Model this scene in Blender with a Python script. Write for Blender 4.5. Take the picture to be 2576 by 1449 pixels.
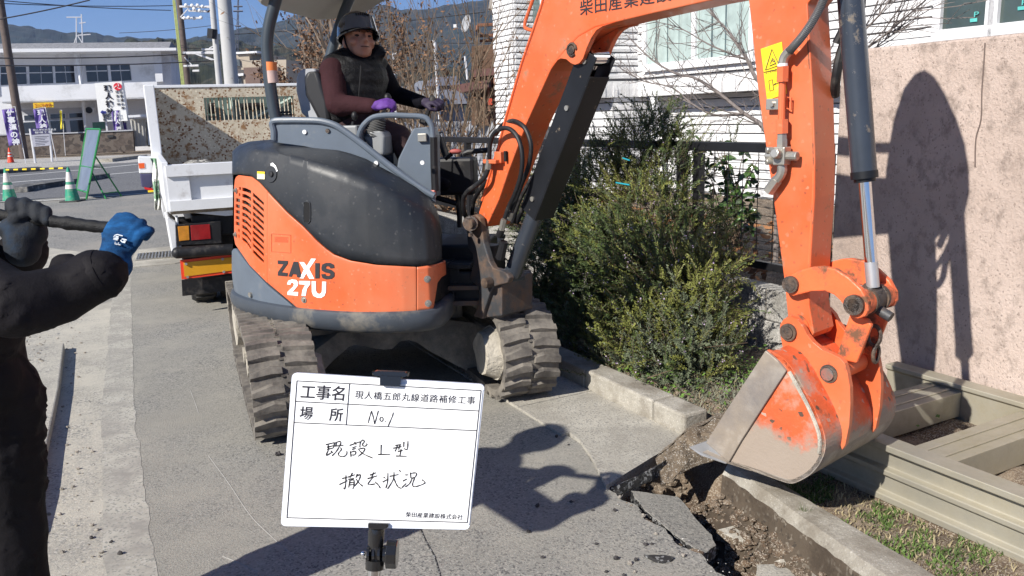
import bpy, bmesh, math, random
from mathutils import Vector, Matrix, noise as mnoise
random.seed(7)
sc = bpy.context.scene
for o in list(bpy.data.objects): bpy.data.objects.remove(o)
C = sc.collection
# ---------------------------------------------------------------- camera, sky, sun, exposure
PW, PH, EYE = 2576.0, 1449.0, 1.5          # picture size used for the sight lines, eye height in metres
FL = 0.80*PW
ROLL = math.atan(.0335); PITCH = math.atan((724.5-286.9)*math.cos(ROLL)/FL)
cF = Vector((0, math.cos(PITCH), -math.sin(PITCH)))
r0 = Vector((1, 0, 0)); u0 = r0.cross(cF)
cR = math.cos(ROLL)*r0 - math.sin(ROLL)*u0
cU = math.sin(ROLL)*r0 + math.cos(ROLL)*u0
EYEP = Vector((0, 0, EYE))
cam_d = bpy.data.cameras.new('camera'); cam = bpy.data.objects.new('camera', cam_d); C.objects.link(cam)
cam.matrix_world = Matrix(((cR.x, cU.x, -cF.x, 0), (cR.y, cU.y, -cF.y, 0), (cR.z, cU.z, -cF.z, EYE), (0, 0, 0, 1)))
cam_d.sensor_width = 36; cam_d.lens = 36*.80; cam_d.clip_start = .05; cam_d.clip_end = 9000
sc.camera = cam
SUN_AZ, SUN_EL = math.radians(44.5), math.radians(35)     # azimuth the light travels towards, clockwise from +Y
sunv = Vector((math.sin(SUN_AZ)*math.cos(SUN_EL), math.cos(SUN_AZ)*math.cos(SUN_EL), -math.sin(SUN_EL)))
w = bpy.data.worlds.new('World'); sc.world = w; w.use_nodes = True
nt = w.node_tree; sky = nt.nodes.new('ShaderNodeTexSky'); sky.sky_type = 'NISHITA'; sky.sun_disc = False
sky.sun_elevation = SUN_EL; sky.sun_rotation = math.radians(225); sky.air_density = 1.25; sky.dust_density = .1; sky.ozone_density = 2.0
bg = nt.nodes['Background']; nt.links.new(sky.outputs[0], bg.inputs[0]); bg.inputs[1].default_value = .07
g_tc = nt.nodes.new('ShaderNodeTexCoord'); g_sp = nt.nodes.new('ShaderNodeSeparateXYZ'); g_rp = nt.nodes.new('ShaderNodeValToRGB'); bg2 = nt.nodes.new('ShaderNodeBackground'); g_mx = nt.nodes.new('ShaderNodeMixShader')
nt.links.new(g_tc.outputs['Generated'], g_sp.inputs[0]); nt.links.new(g_sp.outputs[2], g_rp.inputs[0]); nt.links.new(g_rp.outputs[0], bg2.inputs[0]); bg2.inputs[1].default_value = .60; g_mx.inputs[0].default_value = .85
g_rp.color_ramp.elements[0].color = (.27, .46, .78, 1); g_rp.color_ramp.elements[0].position = .0
e_ = g_rp.color_ramp.elements[1]; e_.color = (.06, .13, .34, 1); e_.position = .8
e_ = g_rp.color_ramp.elements.new(.16); e_.color = (.13, .29, .68, 1)
nt.links.new(bg.outputs[0], g_mx.inputs[1]); nt.links.new(bg2.outputs[0], g_mx.inputs[2]); nt.links.new(g_mx.outputs[0], nt.nodes['World Output'].inputs[0])
sl = bpy.data.lights.new('sun', 'SUN'); sl.energy = 4.9; sl.angle = math.radians(.55); sl.color = (1, .95, .865)
so = bpy.data.objects.new('sun', sl); C.objects.link(so); so.rotation_euler = sunv.to_track_quat('-Z', 'Y').to_euler()
sc.view_settings.view_transform = 'Standard'; sc.view_settings.look = 'None'; sc.view_settings.exposure = .6; sc.view_settings.gamma = 1
sc.cycles.max_bounces = 6
# ---------------------------------------------------------------- sight lines -> points on real surfaces
def ray(x, y): return cF + cR*((x-1288)/FL) + cU*(-(y-724.5)/FL)
def gz(x, y, z=0):                                     # on a level plane
    d = ray(x, y); return EYEP + d*((z-EYE)/d.z)
def at(x, y, Y):                                       # at a distance ahead
    d = ray(x, y); return EYEP + d*(Y/d.y)
def pl(x, y, P, n):                                    # on any plane
    d = ray(x, y); return EYEP + d*((Vector(P)-EYEP).dot(n)/d.dot(n))
RA = math.radians(28); ru = Vector((math.cos(RA), math.sin(RA), 0)); rv = Vector((-math.sin(RA), math.cos(RA), 0))
def RW(a, b, z=0): return ru*a + rv*b + Vector((0, 0, z))      # street frame: a across, b along
def wp(x, y, a): return pl(x, y, ru*a, ru)             # on the plane parallel to the street, a metres across
def ab(p): p = Vector(p); return p.dot(ru), p.dot(rv), p.z
# ---------------------------------------------------------------- materials
def L(c):                                              # sRGB 0-255 -> linear
    return tuple((v/255/12.92 if v/255 <= .04045 else ((v/255+.055)/1.055)**2.4) for v in c)
MC = {}
def mat(name, col, rough=.6, metal=0., var=.12, scale=6., dirt=None, damt=.5, dscale=3., dsoft=.12, bump=0., bscale=60., spec=.5, coat=0., speck=None, sscale=120., samt=.5, emis=None, stretch=None, alpha=None, trans=0., dirt2=None, zwear=None):
    m = bpy.data.materials.new(name); m.use_nodes = True; nt = m.node_tree; N = nt.nodes; K = nt.links
    b = N['Principled BSDF']; b.inputs['Roughness'].default_value = rough; b.inputs['Metallic'].default_value = metal
    b.inputs['Specular IOR Level'].default_value = spec; b.inputs['Coat Weight'].default_value = coat
    tc = N.new('ShaderNodeTexCoord'); vec = tc.outputs['Object']
    if stretch:
        mp = N.new('ShaderNodeMapping'); mp.inputs['Scale'].default_value = stretch; K.new(vec, mp.inputs[0]); vec = mp.outputs[0]
    def nz(s, det=5, r=.6):
        n = N.new('ShaderNodeTexNoise'); n.inputs['Scale'].default_value = s; n.inputs['Detail'].default_value = det; n.inputs['Roughness'].default_value = r
        K.new(vec, n.inputs['Vector']); return n.outputs['Fac']
    def ramp(f, a, b_):
        r = N.new('ShaderNodeMapRange'); r.inputs[1].default_value = a; r.inputs[2].default_value = b_; K.new(f, r.inputs[0]); return r.outputs[0]
    def mix(f, a, c):
        x = N.new('ShaderNodeMix'); x.data_type = 'RGBA'; K.new(f, x.inputs[0])
        for s, v in ((6, a), (7, c)):
            if isinstance(v, tuple): x.inputs[s].default_value = (*v[:3], 1)
            else: K.new(v, x.inputs[s])
        return x.outputs[2]
    lo = tuple(max(0, v*(1-var)) for v in col); hi = tuple(min(1, v*(1+var)) for v in col)
    c = mix(ramp(nz(scale), .35, .65), lo, hi)
    if speck:
        v = N.new('ShaderNodeTexVoronoi'); v.inputs['Scale'].default_value = sscale; K.new(vec, v.inputs['Vector'])
        sp = N.new('ShaderNodeSeparateColor'); K.new(v.outputs['Color'], sp.inputs[0])
        for i, cc in enumerate(speck):
            t = samt*(.6 if i else 1)
            c = mix(ramp(sp.outputs[i % 3], 1-t-.02, 1-t+.02), c, cc)
    if dirt2:
        dc, da, dsc, dso = dirt2; c = mix(ramp(nz(dsc, 6, .6), 1-da-dso, 1-da+dso), c, dc)
    if dirt is not None:
        f = ramp(nz(dscale, 8, .68), 1-damt-dsoft, 1-damt+dsoft); c = mix(f, c, dirt)
        rr = ramp(f, 0, 1); mr = N.new('ShaderNodeMapRange'); mr.inputs[3].default_value = rough; mr.inputs[4].default_value = .9; K.new(rr, mr.inputs[0]); K.new(mr.outputs[0], b.inputs['Roughness'])
    if zwear:
        wc, z0_, z1_ = zwear; sx = N.new('ShaderNodeSeparateXYZ'); K.new(tc.outputs['Object'], sx.inputs[0]); ma = N.new('ShaderNodeMath'); ma.operation = 'MULTIPLY_ADD'; K.new(nz(5, 8, .7), ma.inputs[0]); ma.inputs[1].default_value = .42; K.new(sx.outputs[2], ma.inputs[2])
        c = mix(ramp(ma.outputs[0], z1_+.21, z0_+.21), c, wc)
    K.new(c, b.inputs['Base Color'])
    if bump:
        bp = N.new('ShaderNodeBump'); bp.inputs['Strength'].default_value = min(1, bump); bp.inputs['Distance'].default_value = .01 if bscale > 30 else .03
        K.new(nz(bscale, 6, .7), bp.inputs['Height']); K.new(bp.outputs[0], b.inputs['Normal'])
    if trans: b.inputs['Transmission Weight'].default_value = trans
    MC[name] = m; return m
def glass(name, col=(.02, .03, .035), rough=.04):
    m = mat(name, col, rough, var=.3, scale=.8, spec=.8); return m
ORA = (.68, .118, .034)
M = {}
M['orange'] = mat('orange_paint', ORA, .38, var=.08, scale=3, dirt2=((.60, .20, .10), .42, 1.6, .16), speck=((.12, .05, .03), (.66, .28, .18)), sscale=110, samt=.005, dirt=(.30, .16, .09), damt=.35, dscale=7, dsoft=.05, coat=.15, bump=.04, bscale=40)
M['orange_worn'] = mat('orange_paint_worn', (.80, .15, .05), .42, var=.1, scale=6, dirt=(.16, .075, .04), damt=.43, dscale=9, dsoft=.05, bump=.15, bscale=60)
M['orange_mud'] = mat('orange_paint_muddy', (.60, .13, .05), .5, var=.15, scale=6, dirt2=((.16, .09, .055), .36, 11, .04), dirt=(.36, .28, .22), damt=.47, dscale=5, dsoft=.1, bump=.25, bscale=50)
M['hood'] = mat('charcoal_hood', (.016, .020, .027), .42, var=.12, scale=4, spec=.35, speck=((.12, .12, .12), (.05, .05, .055)), sscale=110, samt=.004, dirt2=((.045, .047, .05), .42, 1.5, .15), dirt=(.04, .041, .046), damt=.33, dscale=4, dsoft=.16, bump=.06, bscale=220)
M['grey'] = mat('blue_grey_plastic', (.105, .13, .165), .42, var=.08, scale=5, dirt=(.2, .19, .17), damt=.3, dscale=5, bump=.08, bscale=200)
M['lgrey'] = mat('light_grey_plastic', (.24, .25, .26), .5, var=.06, dirt=(.18, .15, .12), damt=.3)
M['black'] = mat('black_rubber', (.013, .013, .015), .5, spec=.35, var=.2, dirt=(.10, .09, .08), damt=.34, dscale=8)
M['tube'] = mat('dark_blue_tube', (.035, .042, .055), .27, var=.12, dirt=(.17, .14, .11), damt=.34, dscale=10, dsoft=.03, coat=.2)
M['guard'] = mat('black_guard_paint', (.011, .012, .015), .42, spec=.35, var=.2, dirt=(.20, .16, .12), damt=.32, dscale=16, dsoft=.03)
M['cast'] = mat('dark_cast_steel', (.055, .057, .062), .5, metal=.2, var=.2, dirt=(.17, .10, .06), damt=.45, dscale=7, bump=.2, bscale=90)
M['chrome'] = mat('chrome', (.75, .76, .78), .06, metal=1, var=.02)
M['steel'] = mat('zinc_steel', (.42, .40, .36), .38, metal=.7, var=.15, dirt=(.2, .17, .12), damt=.35, dscale=20)
M['grease'] = mat('greasy_pin', (.045, .035, .03), .3, var=.3, dirt=(.14, .09, .06), damt=.45, dscale=25, bump=.5, bscale=90)
M['trackr'] = mat('track_rubber', (.085, .076, .068), .8, var=.2, dirt=(.25, .225, .19), damt=.46, dscale=9, dsoft=.15, bump=.3, bscale=80)
M['mud'] = mat('dried_mud', (.47, .43, .36), .95, var=.12, scale=7, dirt=(.22, .2, .17), damt=.40, dscale=5, bump=.6, bscale=30)
M['muddark'] = mat('muddy_frame', (.16, .15, .135), .9, var=.2, dirt=(.38, .34, .28), damt=.45, dscale=4, bump=.5, bscale=30)
M['bucketg'] = mat('scoured_steel', (.31, .26, .21), .5, metal=.1, var=.16, dirt2=((.42, .38, .33), .42, 6, .1), dirt=(.17, .155, .15), damt=.42, dscale=4, dsoft=.15, bump=.2, bscale=60)
M['tooth'] = mat('tooth_steel', (.42, .42, .43), .4, metal=.5, var=.15)
M['white'] = mat('white_paint', (.78, .79, .80), .4, var=.04, dirt=(.45, .42, .38), damt=.33, dscale=5)
M['yellow'] = mat('yellow_sticker', (.85, .60, .02), .4, var=.05, dirt=(.5, .42, .2), damt=.3, dscale=30)
M['decalb'] = mat('black_lettering', (.03, .03, .035), .45, var=.1)
M['decalw'] = mat('white_lettering', (.85, .85, .85), .4, var=.03)
M['void'] = mat('dark_inside', (.006, .006, .007), .9, var=.1)
# ---------------------------------------------------------------- mesh helpers
def X3(p): return Vector(p)
class MB:
    def __init__(s): s.v = []; s.f = []; s.m = []; s.cur = 0
    def add(s, vs, fs):
        n = len(s.v); s.v += [tuple(p) for p in vs]; s.f += [tuple(i+n for i in f) for f in fs]; s.m += [s.cur]*len(fs); return s
    def box(s, c, size, rot=None, taper=1.0):
        x, y, z = (q/2 for q in size); c = Vector(c); vs = []
        for dz in (-1, 1):
            t = taper if dz > 0 else 1
            for dx, dy in ((-1, -1), (1, -1), (1, 1), (-1, 1)):
                p = Vector((dx*x*t, dy*y*t, dz*z)); vs.append(c+(rot @ p if rot else p))
        return s.add(vs, [(3, 2, 1, 0), (4, 5, 6, 7), (0, 1, 5, 4), (1, 2, 6, 5), (2, 3, 7, 6), (3, 0, 4, 7)])
    def hexa(s, a, b):                                   # two quads -> solid
        return s.add(list(a)+list(b), [(3, 2, 1, 0), (4, 5, 6, 7), (0, 1, 5, 4), (1, 2, 6, 5), (2, 3, 7, 6), (3, 0, 4, 7)])
    def prism(s, pts, ext):                              # planar outline pushed along ext (concave ok)
        pts = [Vector(p) for p in pts]; n = len(pts); e = Vector(ext)
        from mathutils.geometry import tessellate_polygon
        tr = tessellate_polygon([pts])
        nrm = Vector((0, 0, 0))
        for i in range(n): nrm += (pts[i]-pts[0]).cross(pts[(i+1) % n]-pts[0])
        fs = []
        for t in tr:
            t = tuple(t); tn = (pts[t[1]]-pts[t[0]]).cross(pts[t[2]]-pts[t[0]])
            if tn.dot(e) > 0: t = t[::-1]
            fs.append(t); fs.append(tuple(i+n for i in t[::-1]))
        fl = nrm.dot(e) < 0
        for i in range(n):
            j = (i+1) % n; q = (i, j, j+n, i+n); fs.append(q[::-1] if fl else q)
        return s.add(pts+[p+e for p in pts], fs)
    def cyl(s, a, b, r1, r2=None, n=16, cap=True):
        a, b = Vector(a), Vector(b); r2 = r1 if r2 is None else r2; d = (b-a)
        if d.length < 1e-7: return s
        d.normalize(); u = d.orthogonal().normalized(); w_ = d.cross(u); vs = []
        for c, r in ((a, r1), (b, r2)):
            for i in range(n):
                t = 2*math.pi*i/n; vs.append(c+(u*math.cos(t)+w_*math.sin(t))*r)
        fs = [(i, (i+1) % n, (i+1) % n+n, i+n) for i in range(n)]
        if cap: fs += [tuple(range(n))[::-1], tuple(range(n, 2*n))]
        return s.add(vs, fs)
    def tube(s, pts, r, n=10, closed=False, smooth=0, flat=None):
        pts = [Vector(p) for p in pts]
        rs = r if isinstance(r, (list, tuple)) else [r]*len(pts)
        if smooth:
            q = []; qr = []; m = len(pts)
            for i in range(m-1 if not closed else m):
                p0, p1, p2, p3 = (pts[(i+k) % m] if closed else pts[min(max(i+k, 0), m-1)] for k in (-1, 0, 1, 2))
                ra, rb = rs[i], rs[(i+1) % m]
                for k in range(smooth):
                    t = k/smooth; q.append(.5*((2*p1)+(p2-p0)*t+(2*p0-5*p1+4*p2-p3)*t*t+(3*p1-p0-3*p2+p3)*t**3)); qr.append(ra+(rb-ra)*t)
            if not closed: q.append(pts[-1]); qr.append(rs[-1])
            pts, rs = q, qr
        m = len(pts); vs = []; u = None
        for i in range(m):
            d = (pts[(i+1) % m]-pts[i-1]) if closed else (pts[min(i+1, m-1)]-pts[max(i-1, 0)])
            d.normalize()
            u = d.orthogonal().normalized() if u is None else (u-d*u.dot(d)).normalized()
            w_ = d.cross(u)
            for k in range(n):
                t = 2*math.pi*(k+.5)/n; vs.append(pts[i]+(u*math.cos(t)+w_*math.sin(t))*rs[i])
        fs = []
        for i in range(m if closed else m-1):
            j = (i+1) % m
            for k in range(n): l = (k+1) % n; fs.append((i*n+k, i*n+l, j*n+l, j*n+k))
        if not closed: fs += [tuple(range(n))[::-1], tuple((m-1)*n+k for k in range(n))]
        return s.add(vs, fs)
    def ball(s, c, r, n=12, m=8, rot=None):
        c = Vector(c); r = Vector(r) if not isinstance(r, (int, float)) else Vector((r, r, r)); vs = []
        for i in range(1, m):
            t = math.pi*i/m
            for k in range(n):
                a = 2*math.pi*k/n; p = Vector((math.sin(t)*math.cos(a)*r.x, math.sin(t)*math.sin(a)*r.y, math.cos(t)*r.z)); vs.append(c+(rot @ p if rot else p))
        for q in (1, -1):
            p = Vector((0, 0, r.z*q)); vs.append(c+(rot @ p if rot else p))
        T, B = (m-1)*n, (m-1)*n+1; fs = []
        for i in range(m-2):
            for k in range(n): l = (k+1) % n; fs.append((i*n+k, (i+1)*n+k, (i+1)*n+l, i*n+l))
        for k in range(n):
            l = (k+1) % n; fs.append((T, k, l)); fs.append((B, (m-2)*n+l, (m-2)*n+k))
        return s.add(vs, fs)
    def quad(s, *p): return s.add(p, [tuple(range(len(p)))])
    def grid(s, rows, wrap=False, flip=False):
        m = len(rows[0]); vs = [p for r in rows for p in r]; fs = []
        for i in range(len(rows)-1):
            for k in range(m if wrap else m-1):
                l = (k+1) % m; q = (i*m+k, i*m+l, (i+1)*m+l, (i+1)*m+k); fs.append(q[::-1] if flip else q)
        return s.add(vs, fs)
    def build(s, name, mats, parent=None, smooth=False, bevel=0, seg=2, solid=0, recalc=True, loc=None, rot=None, edge=None, subd=0, ang=35):
        me = bpy.data.meshes.new(name)
        base = parent_loc(parent) if (parent and loc is None) else (Vector(loc) if loc is not None else Vector((0, 0, 0)))
        if loc is not None and parent is None: base = Vector((0, 0, 0))
        vs = [tuple(Vector(p)-base) for p in s.v] if loc is None else s.v
        me.from_pydata(vs, [], s.f)
        if not isinstance(mats, (list, tuple)): mats = [mats]
        for m_ in mats: me.materials.append(M[m_] if isinstance(m_, str) else m_)
        if len(mats) > 1: me.polygons.foreach_set('material_index', s.m)
        me.update(); me.validate()
        if recalc:
            bm = bmesh.new(); bm.from_mesh(me)
            bmesh.ops.remove_doubles(bm, verts=bm.verts, dist=1e-5)
            bmesh.ops.recalc_face_normals(bm, faces=bm.faces); bm.to_mesh(me); bm.free()
        if smooth:
            me.polygons.foreach_set('use_smooth', [True]*len(me.polygons))
            try: me.set_sharp_from_angle(angle=math.radians(ang))
            except Exception: pass
        o = bpy.data.objects.new(name, me); C.objects.link(o)
        if parent: o.parent = parent
        if loc is not None: o.location = loc
        if rot is not None: o.rotation_euler = rot
        if solid:
            md = o.modifiers.new('solid', 'SOLIDIFY'); md.thickness = solid; md.offset = -1
        if bevel:
            md = o.modifiers.new('bevel', 'BEVEL'); md.width = bevel; md.segments = seg; md.limit_method = 'ANGLE'; md.angle_limit = math.radians(40)
            md.harden_normals = False
        if subd:
            md = o.modifiers.new('sub', 'SUBSURF'); md.levels = subd; md.render_levels = subd
        return o
def parent_loc(o):
    p = Vector((0, 0, 0))
    while o: p = p+Vector(o.location); o = o.parent
    return p
def thing(name, label, cat, loc=(0, 0, 0), group=None, rotz=0):
    o = bpy.data.objects.new(name, None); C.objects.link(o); o.location = loc; o.rotation_euler = (0, 0, rotz); o.empty_display_size = .1
    return tag(o, label, cat, group)
def tag(o, label=None, cat=None, group=None, kind=None):
    if label: o['label'] = label
    if cat: o['category'] = cat
    if group: o['group'] = group
    if kind: o['kind'] = kind
    return o
def struct(o): o['kind'] = 'structure'; return o
def dup(root, loc=None, rotz=None, label=None, scale=None):
    r = root.copy(); C.objects.link(r)
    if loc is not None: r.location = loc
    if rotz is not None: r.rotation_euler = (0, 0, rotz)
    if scale: r.scale = (scale,)*3
    if label: r['label'] = label
    def kids(a, b):
        for ch in list(a.children):
            c_ = ch.copy(); C.objects.link(c_); c_.parent = b; kids(ch, c_)
    kids(root, r)
    return r
def text_mesh(txt, size, ext=.001, bold=0.0, spacing=1.0, align='LEFT'):
    cu = bpy.data.curves.new('t', 'FONT'); cu.body = txt; cu.size = size; cu.extrude = ext; cu.offset = bold; cu.space_character = spacing; cu.align_x = align; cu.resolution_u = 3
    o = bpy.data.objects.new('t', cu); C.objects.link(o); bpy.context.view_layer.update()
    me = bpy.data.meshes.new_from_object(o.evaluated_get(bpy.context.evaluated_depsgraph_get()))
    vs = [v.co.copy() for v in me.vertices]; fs = [tuple(p.vertices) for p in me.polygons]
    bpy.data.objects.remove(o); bpy.data.curves.remove(cu); bpy.data.meshes.remove(me)
    return vs, fs
def put_text(mb, txt, size, org, ex, ey, ez=None, bold=0, spacing=1.0, ext=.001, fit=None, shear=0):
    vs, fs = text_mesh(txt, size, ext, bold, spacing)
    if not vs: return
    x0 = min(v.x for v in vs); x1 = max(v.x for v in vs); k = (fit/(x1-x0)) if fit else 1
    ex, ey = Vector(ex).normalized(), Vector(ey).normalized(); ez = ex.cross(ey)
    mb.add([Vector(org)+ex*((v.x-x0)*k+shear*v.y)+ey*v.y+ez*v.z for v in vs], fs)
def remesh(mb, voxel, smooth=2, name='m'):
    me = bpy.data.meshes.new(name); me.from_pydata(mb.v, [], mb.f); me.update()
    bm = bmesh.new(); bm.from_mesh(me); bmesh.ops.recalc_face_normals(bm, faces=bm.faces); bm.to_mesh(me); bm.free()
    o = bpy.data.objects.new(name, me); C.objects.link(o)
    md = o.modifiers.new('r', 'REMESH'); md.mode = 'VOXEL'; md.voxel_size = voxel
    if smooth: ms = o.modifiers.new('s', 'SMOOTH'); ms.factor = .5; ms.iterations = smooth
    bpy.context.view_layer.update()
    m2 = bpy.data.meshes.new_from_object(o.evaluated_get(bpy.context.evaluated_depsgraph_get()))
    bpy.data.objects.remove(o); bpy.data.meshes.remove(me)
    r = MB(); r.v = [tuple(v.co) for v in m2.vertices]; r.f = [tuple(p.vertices) for p in m2.polygons]; r.m = [0]*len(r.f)
    bpy.data.meshes.remove(m2); return r
def fbm(p, s=1.0, o=4): return mnoise.fractal(Vector(p)*s, 1.0, 2.0, o)
def wobble(mb, amt, s, amt2=0, s2=1):
    out = []
    for p in mb.v:
        p = Vector(p); n = mnoise.noise_vector(p*s)*amt
        if amt2: n += mnoise.noise_vector(p*s2)*amt2
        out.append(tuple(p+n))
    mb.v = out; return mb
# ================================================================ SETTING: ground, street, kerb, pit
asph = mat('old_asphalt', (.232, .226, .205), .92, var=.12, scale=1.1, speck=((.33, .315, .28), (.105, .103, .10), (.25, .24, .22)), sscale=140, samt=.34, dirt2=((.27, .255, .22), .44, .9, .14), dirt=(.33, .31, .265), damt=.38, dscale=2.3, dsoft=.14, bump=.55, bscale=130)
lotm = mat('dusty_concrete_lot', (.37, .348, .295), .95, var=.12, scale=1.6, dirt2=((.22, .21, .19), .40, 1.2, .12), speck=((.20, .20, .195), (.50, .47, .42), (.15, .15, .15)), sscale=120, samt=.22, dirt=(.45, .42, .355), damt=.50, dscale=2.6, dsoft=.14, bump=.5, bscale=90)
streetm = mat('dark_street_asphalt', (.125, .125, .13), .9, var=.08, scale=.7, speck=((.2, .2, .2), (.07, .07, .07)), sscale=60, samt=.3, bump=.3, bscale=80)
soil = mat('brown_earth', (.11, .075, .048), .95, var=.3, scale=9, speck=((.30, .26, .21), (.08, .055, .04)), sscale=260, samt=.3, dirt=(.24, .19, .14), damt=.42, dscale=6, bump=.8, bscale=40)
conc = mat('weathered_concrete', (.37, .345, .295), .9, var=.12, scale=4, speck=((.30, .28, .25), (.54, .51, .46)), sscale=260, samt=.10, dirt=(.20, .175, .14), damt=.46, dscale=5.5, bump=.6, bscale=60)
gutm = mat('gutter_concrete', (.42, .395, .34), .92, var=.12, scale=3, speck=((.24, .23, .21), (.45, .43, .38)), sscale=150, samt=.18, dirt=(.27, .25, .215), damt=.45, dscale=2.5, bump=.6, bscale=90)
white_line = mat('road_paint', (.62, .62, .6), .8, var=.1, dirt=(.25, .25, .25), damt=.35, dscale=12)
dark_edge = mat('fresh_asphalt_break', (.022, .021, .021), .8, var=.3, speck=((.2, .2, .2), (.06, .06, .06)), sscale=110, samt=.22, bump=.8, bscale=60)
# earth sheet: reaches the horizon, dips into the pit
pit = [gz(*p) for p in ((1515, 1224), (1600, 1170), (1660, 1140), (1750, 1120), (1860, 1150), (1960, 1230), (2065, 1318), (2240, 1449), (2420, 1600), (2440, 1800), (2010, 1760), (1835, 1449), (1760, 1392), (1640, 1312), (1560, 1256))]
pitab = [ab(p)[:2] for p in pit]
def inside(p, poly):
    x, y = p; c = False; j = len(poly)-1
    for i in range(len(poly)):
        xi, yi = poly[i]; xj, yj = poly[j]
        if (yi > y) != (yj > y) and x < (xj-xi)*(y-yi)/(yj-yi)+xi: c = not c
        j = i
    return c
def pdist(p, poly):
    m = 9
    for i in range(len(poly)):
        a = Vector(poly[i]); b = Vector(poly[(i+1) % len(poly)]); q = Vector(p); t = max(0, min(1, (q-a).dot(b-a)/(b-a).length_squared)); m = min(m, (q-a-(b-a)*t).length)
    return m
g = MB(); A0, A1, B0, B1, st = -4., 8., -2., 12., .04
na, nb = int((A1-A0)/st), int((B1-B0)/st)
def earth_z(a, b):
    z = -.03
    if 1.5 < a < 2.6 and 0 < b < 3.2 and inside((a, b), pitab):
        d = pdist((a, b), pitab); z -= min(.22, d*2.2)*(1+.25*fbm((a*6, b*6, 3))) + .03*fbm((a*22, b*22, 0))
    elif a > (2.2 if b < 2.4 else 2.45):
        z = (.012+.015*fbm((a*6, b*6, 1)) if b < 2.4 and a < 2.6 else -.03+min(.12, (a-2.45)*.6)+.02*fbm((a*5, b*5, 1)))
        if a > 3.66: z += .34
    return z
rows = [[RW(A0+i*st, B0+k*st, earth_z(A0+i*st, B0+k*st)) for i in range(na+1)] for k in range(nb+1)]
g.grid(rows)
def zq(a, b): return earth_z(a, b)
xs = [-2300, A0, A1, 2300]; ys = [-60, B0, B1, 2500]
for i in range(3):
    for k in range(3):
        if i == 1 and k == 1: continue
        zz = -.03
        g.quad(RW(xs[i], ys[k], zz), RW(xs[i+1], ys[k], zz), RW(xs[i+1], ys[k+1], zz), RW(xs[i], ys[k+1], zz))
eo = g.build('ground', soil, recalc=False); struct(eo)
for p_ in eo.data.polygons:
    pass
# asphalt of the lane: sheet with a broken edge along the pit
crack = [(1.77, 2.58), (1.755, 2.44), (1.775, 2.36), (1.735, 2.27), (1.755, 2.17), (1.72, 2.06), (1.75, 1.97), (1.715, 1.86), (1.74, 1.74), (1.70, 1.62), (1.72, 1.4), (1.69, 1.2), (1.70, .9), (1.7, -1.5)]
road_poly = [(.07, -1.5), (.07, 3), (.12, 4.6), (.40, 8.9), (.62, 11.0), (2.2, 30), (3.2, 30), (1.93, 10.0), (1.93, 3.7), (1.965, 3.45), (1.93, 3.2), (1.925, 3.0), (1.86, 2.8), (1.80, 2.66)]+crack
fine = []
for i, (a, b) in enumerate(road_poly):
    fine.append((a, b)); a2, b2 = road_poly[(i+1) % len(road_poly)]
    if i >= 9 and i < 22:
        n = max(1, int(math.hypot(a2-a, b2-b)/.025))
        for k in range(1, n):
            t = k/n; j = .012*fbm((a+(a2-a)*t, b+(b2-b)*t, 5), 40); fine.append((a+(a2-a)*t+j, b+(b2-b)*t+j*.5))
r = MB(); r.prism([RW(a, b, 0) for a, b in fine], (0, 0, -.045)); ro = r.build('lane_asphalt', [asph, dark_edge], recalc=False)
for p_ in ro.data.polygons: p_.material_index = 0 if abs(p_.normal.z) > .5 else 1
struct(ro)
def lerpf_(pts, x):
    for (x0, y0), (x1, y1) in zip(pts, pts[1:]):
        if x <= x1: return y0+(y1-y0)*(x-x0)/(x1-x0)
    return pts[-1][1]
# dusty lot to the left, the dust strip between them
r = MB(); r.prism([RW(a, b, 0) for a, b in ((-30, -2), (-.02, -2), (-.02, 3), (.02, 4.6), (.29, 8.9), (.5, 11.0), (-1.2, 19.3), (-30, 11.5))], (0, 0, -.04)); struct(r.build('lot', lotm))
ctl = [(-2, -.03), (3, -.03), (4.6, .02), (8.9, .29), (11, .5)]
bs_ = [-2+.06*i for i in range(217)]
r = MB(); r.grid([[RW(lerpf_(ctl, q)-.03+.012*fbm((q*3, 1, 0)), q, .0012) for q in bs_], [RW(lerpf_(ctl, q)+.13+.012*fbm((q*4, 5, 0))+.008*fbm((q*14, 5, 3)), q, .0012) for q in bs_]])
struct(r.build('dusty_seam', mat('dust', (.38, .36, .31), .95, var=.1, scale=5, dirt=(.25, .235, .21), damt=.46, dscale=6, speck=((.22, .22, .2), (.42, .4, .36)), sscale=130, samt=.2)))
# raised step in the lot
r = MB(); pts = [(-.17, 6.3), (-.2, 5.2), (-.25, 4.2), (-.27, 3.7), (-.30, 3.35), (-1.2, 3.2), (-4, 3), (-4, 7.5)]
r.prism([RW(a, b, .055) for a, b in pts], (0, 0, -.055)); struct(r.build('lot_slab', lotm, bevel=.008))
# lane beyond the drain
r = MB(); r.prism([gz(x, y, .0015) for x, y in ((-900, 560), (0, 506), (384, 484), (1180, 440), (1100, 520), (640, 640), (560, 655), (345, 672), (322, 662), (250, 640), (0, 606), (-900, 640))], (0, 0, -.03)); struct(r.build('side_lane', mat('side_asphalt', (.19, .185, .175), .92, var=.08, scale=1, speck=((.32, .31, .28), (.1, .1, .1)), sscale=100, samt=.34, dirt=(.28, .26, .23), damt=.42, dscale=.8, bump=.4, bscale=110)))
cutk = mat('muddy_kerb_face', (.105, .080, .056), .95, var=.25, scale=5, speck=((.22, .19, .15), (.05, .04, .03)), sscale=90, samt=.1, dirt=(.05, .036, .024), damt=.5, dscale=5, bump=.6, bscale=50)
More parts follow.
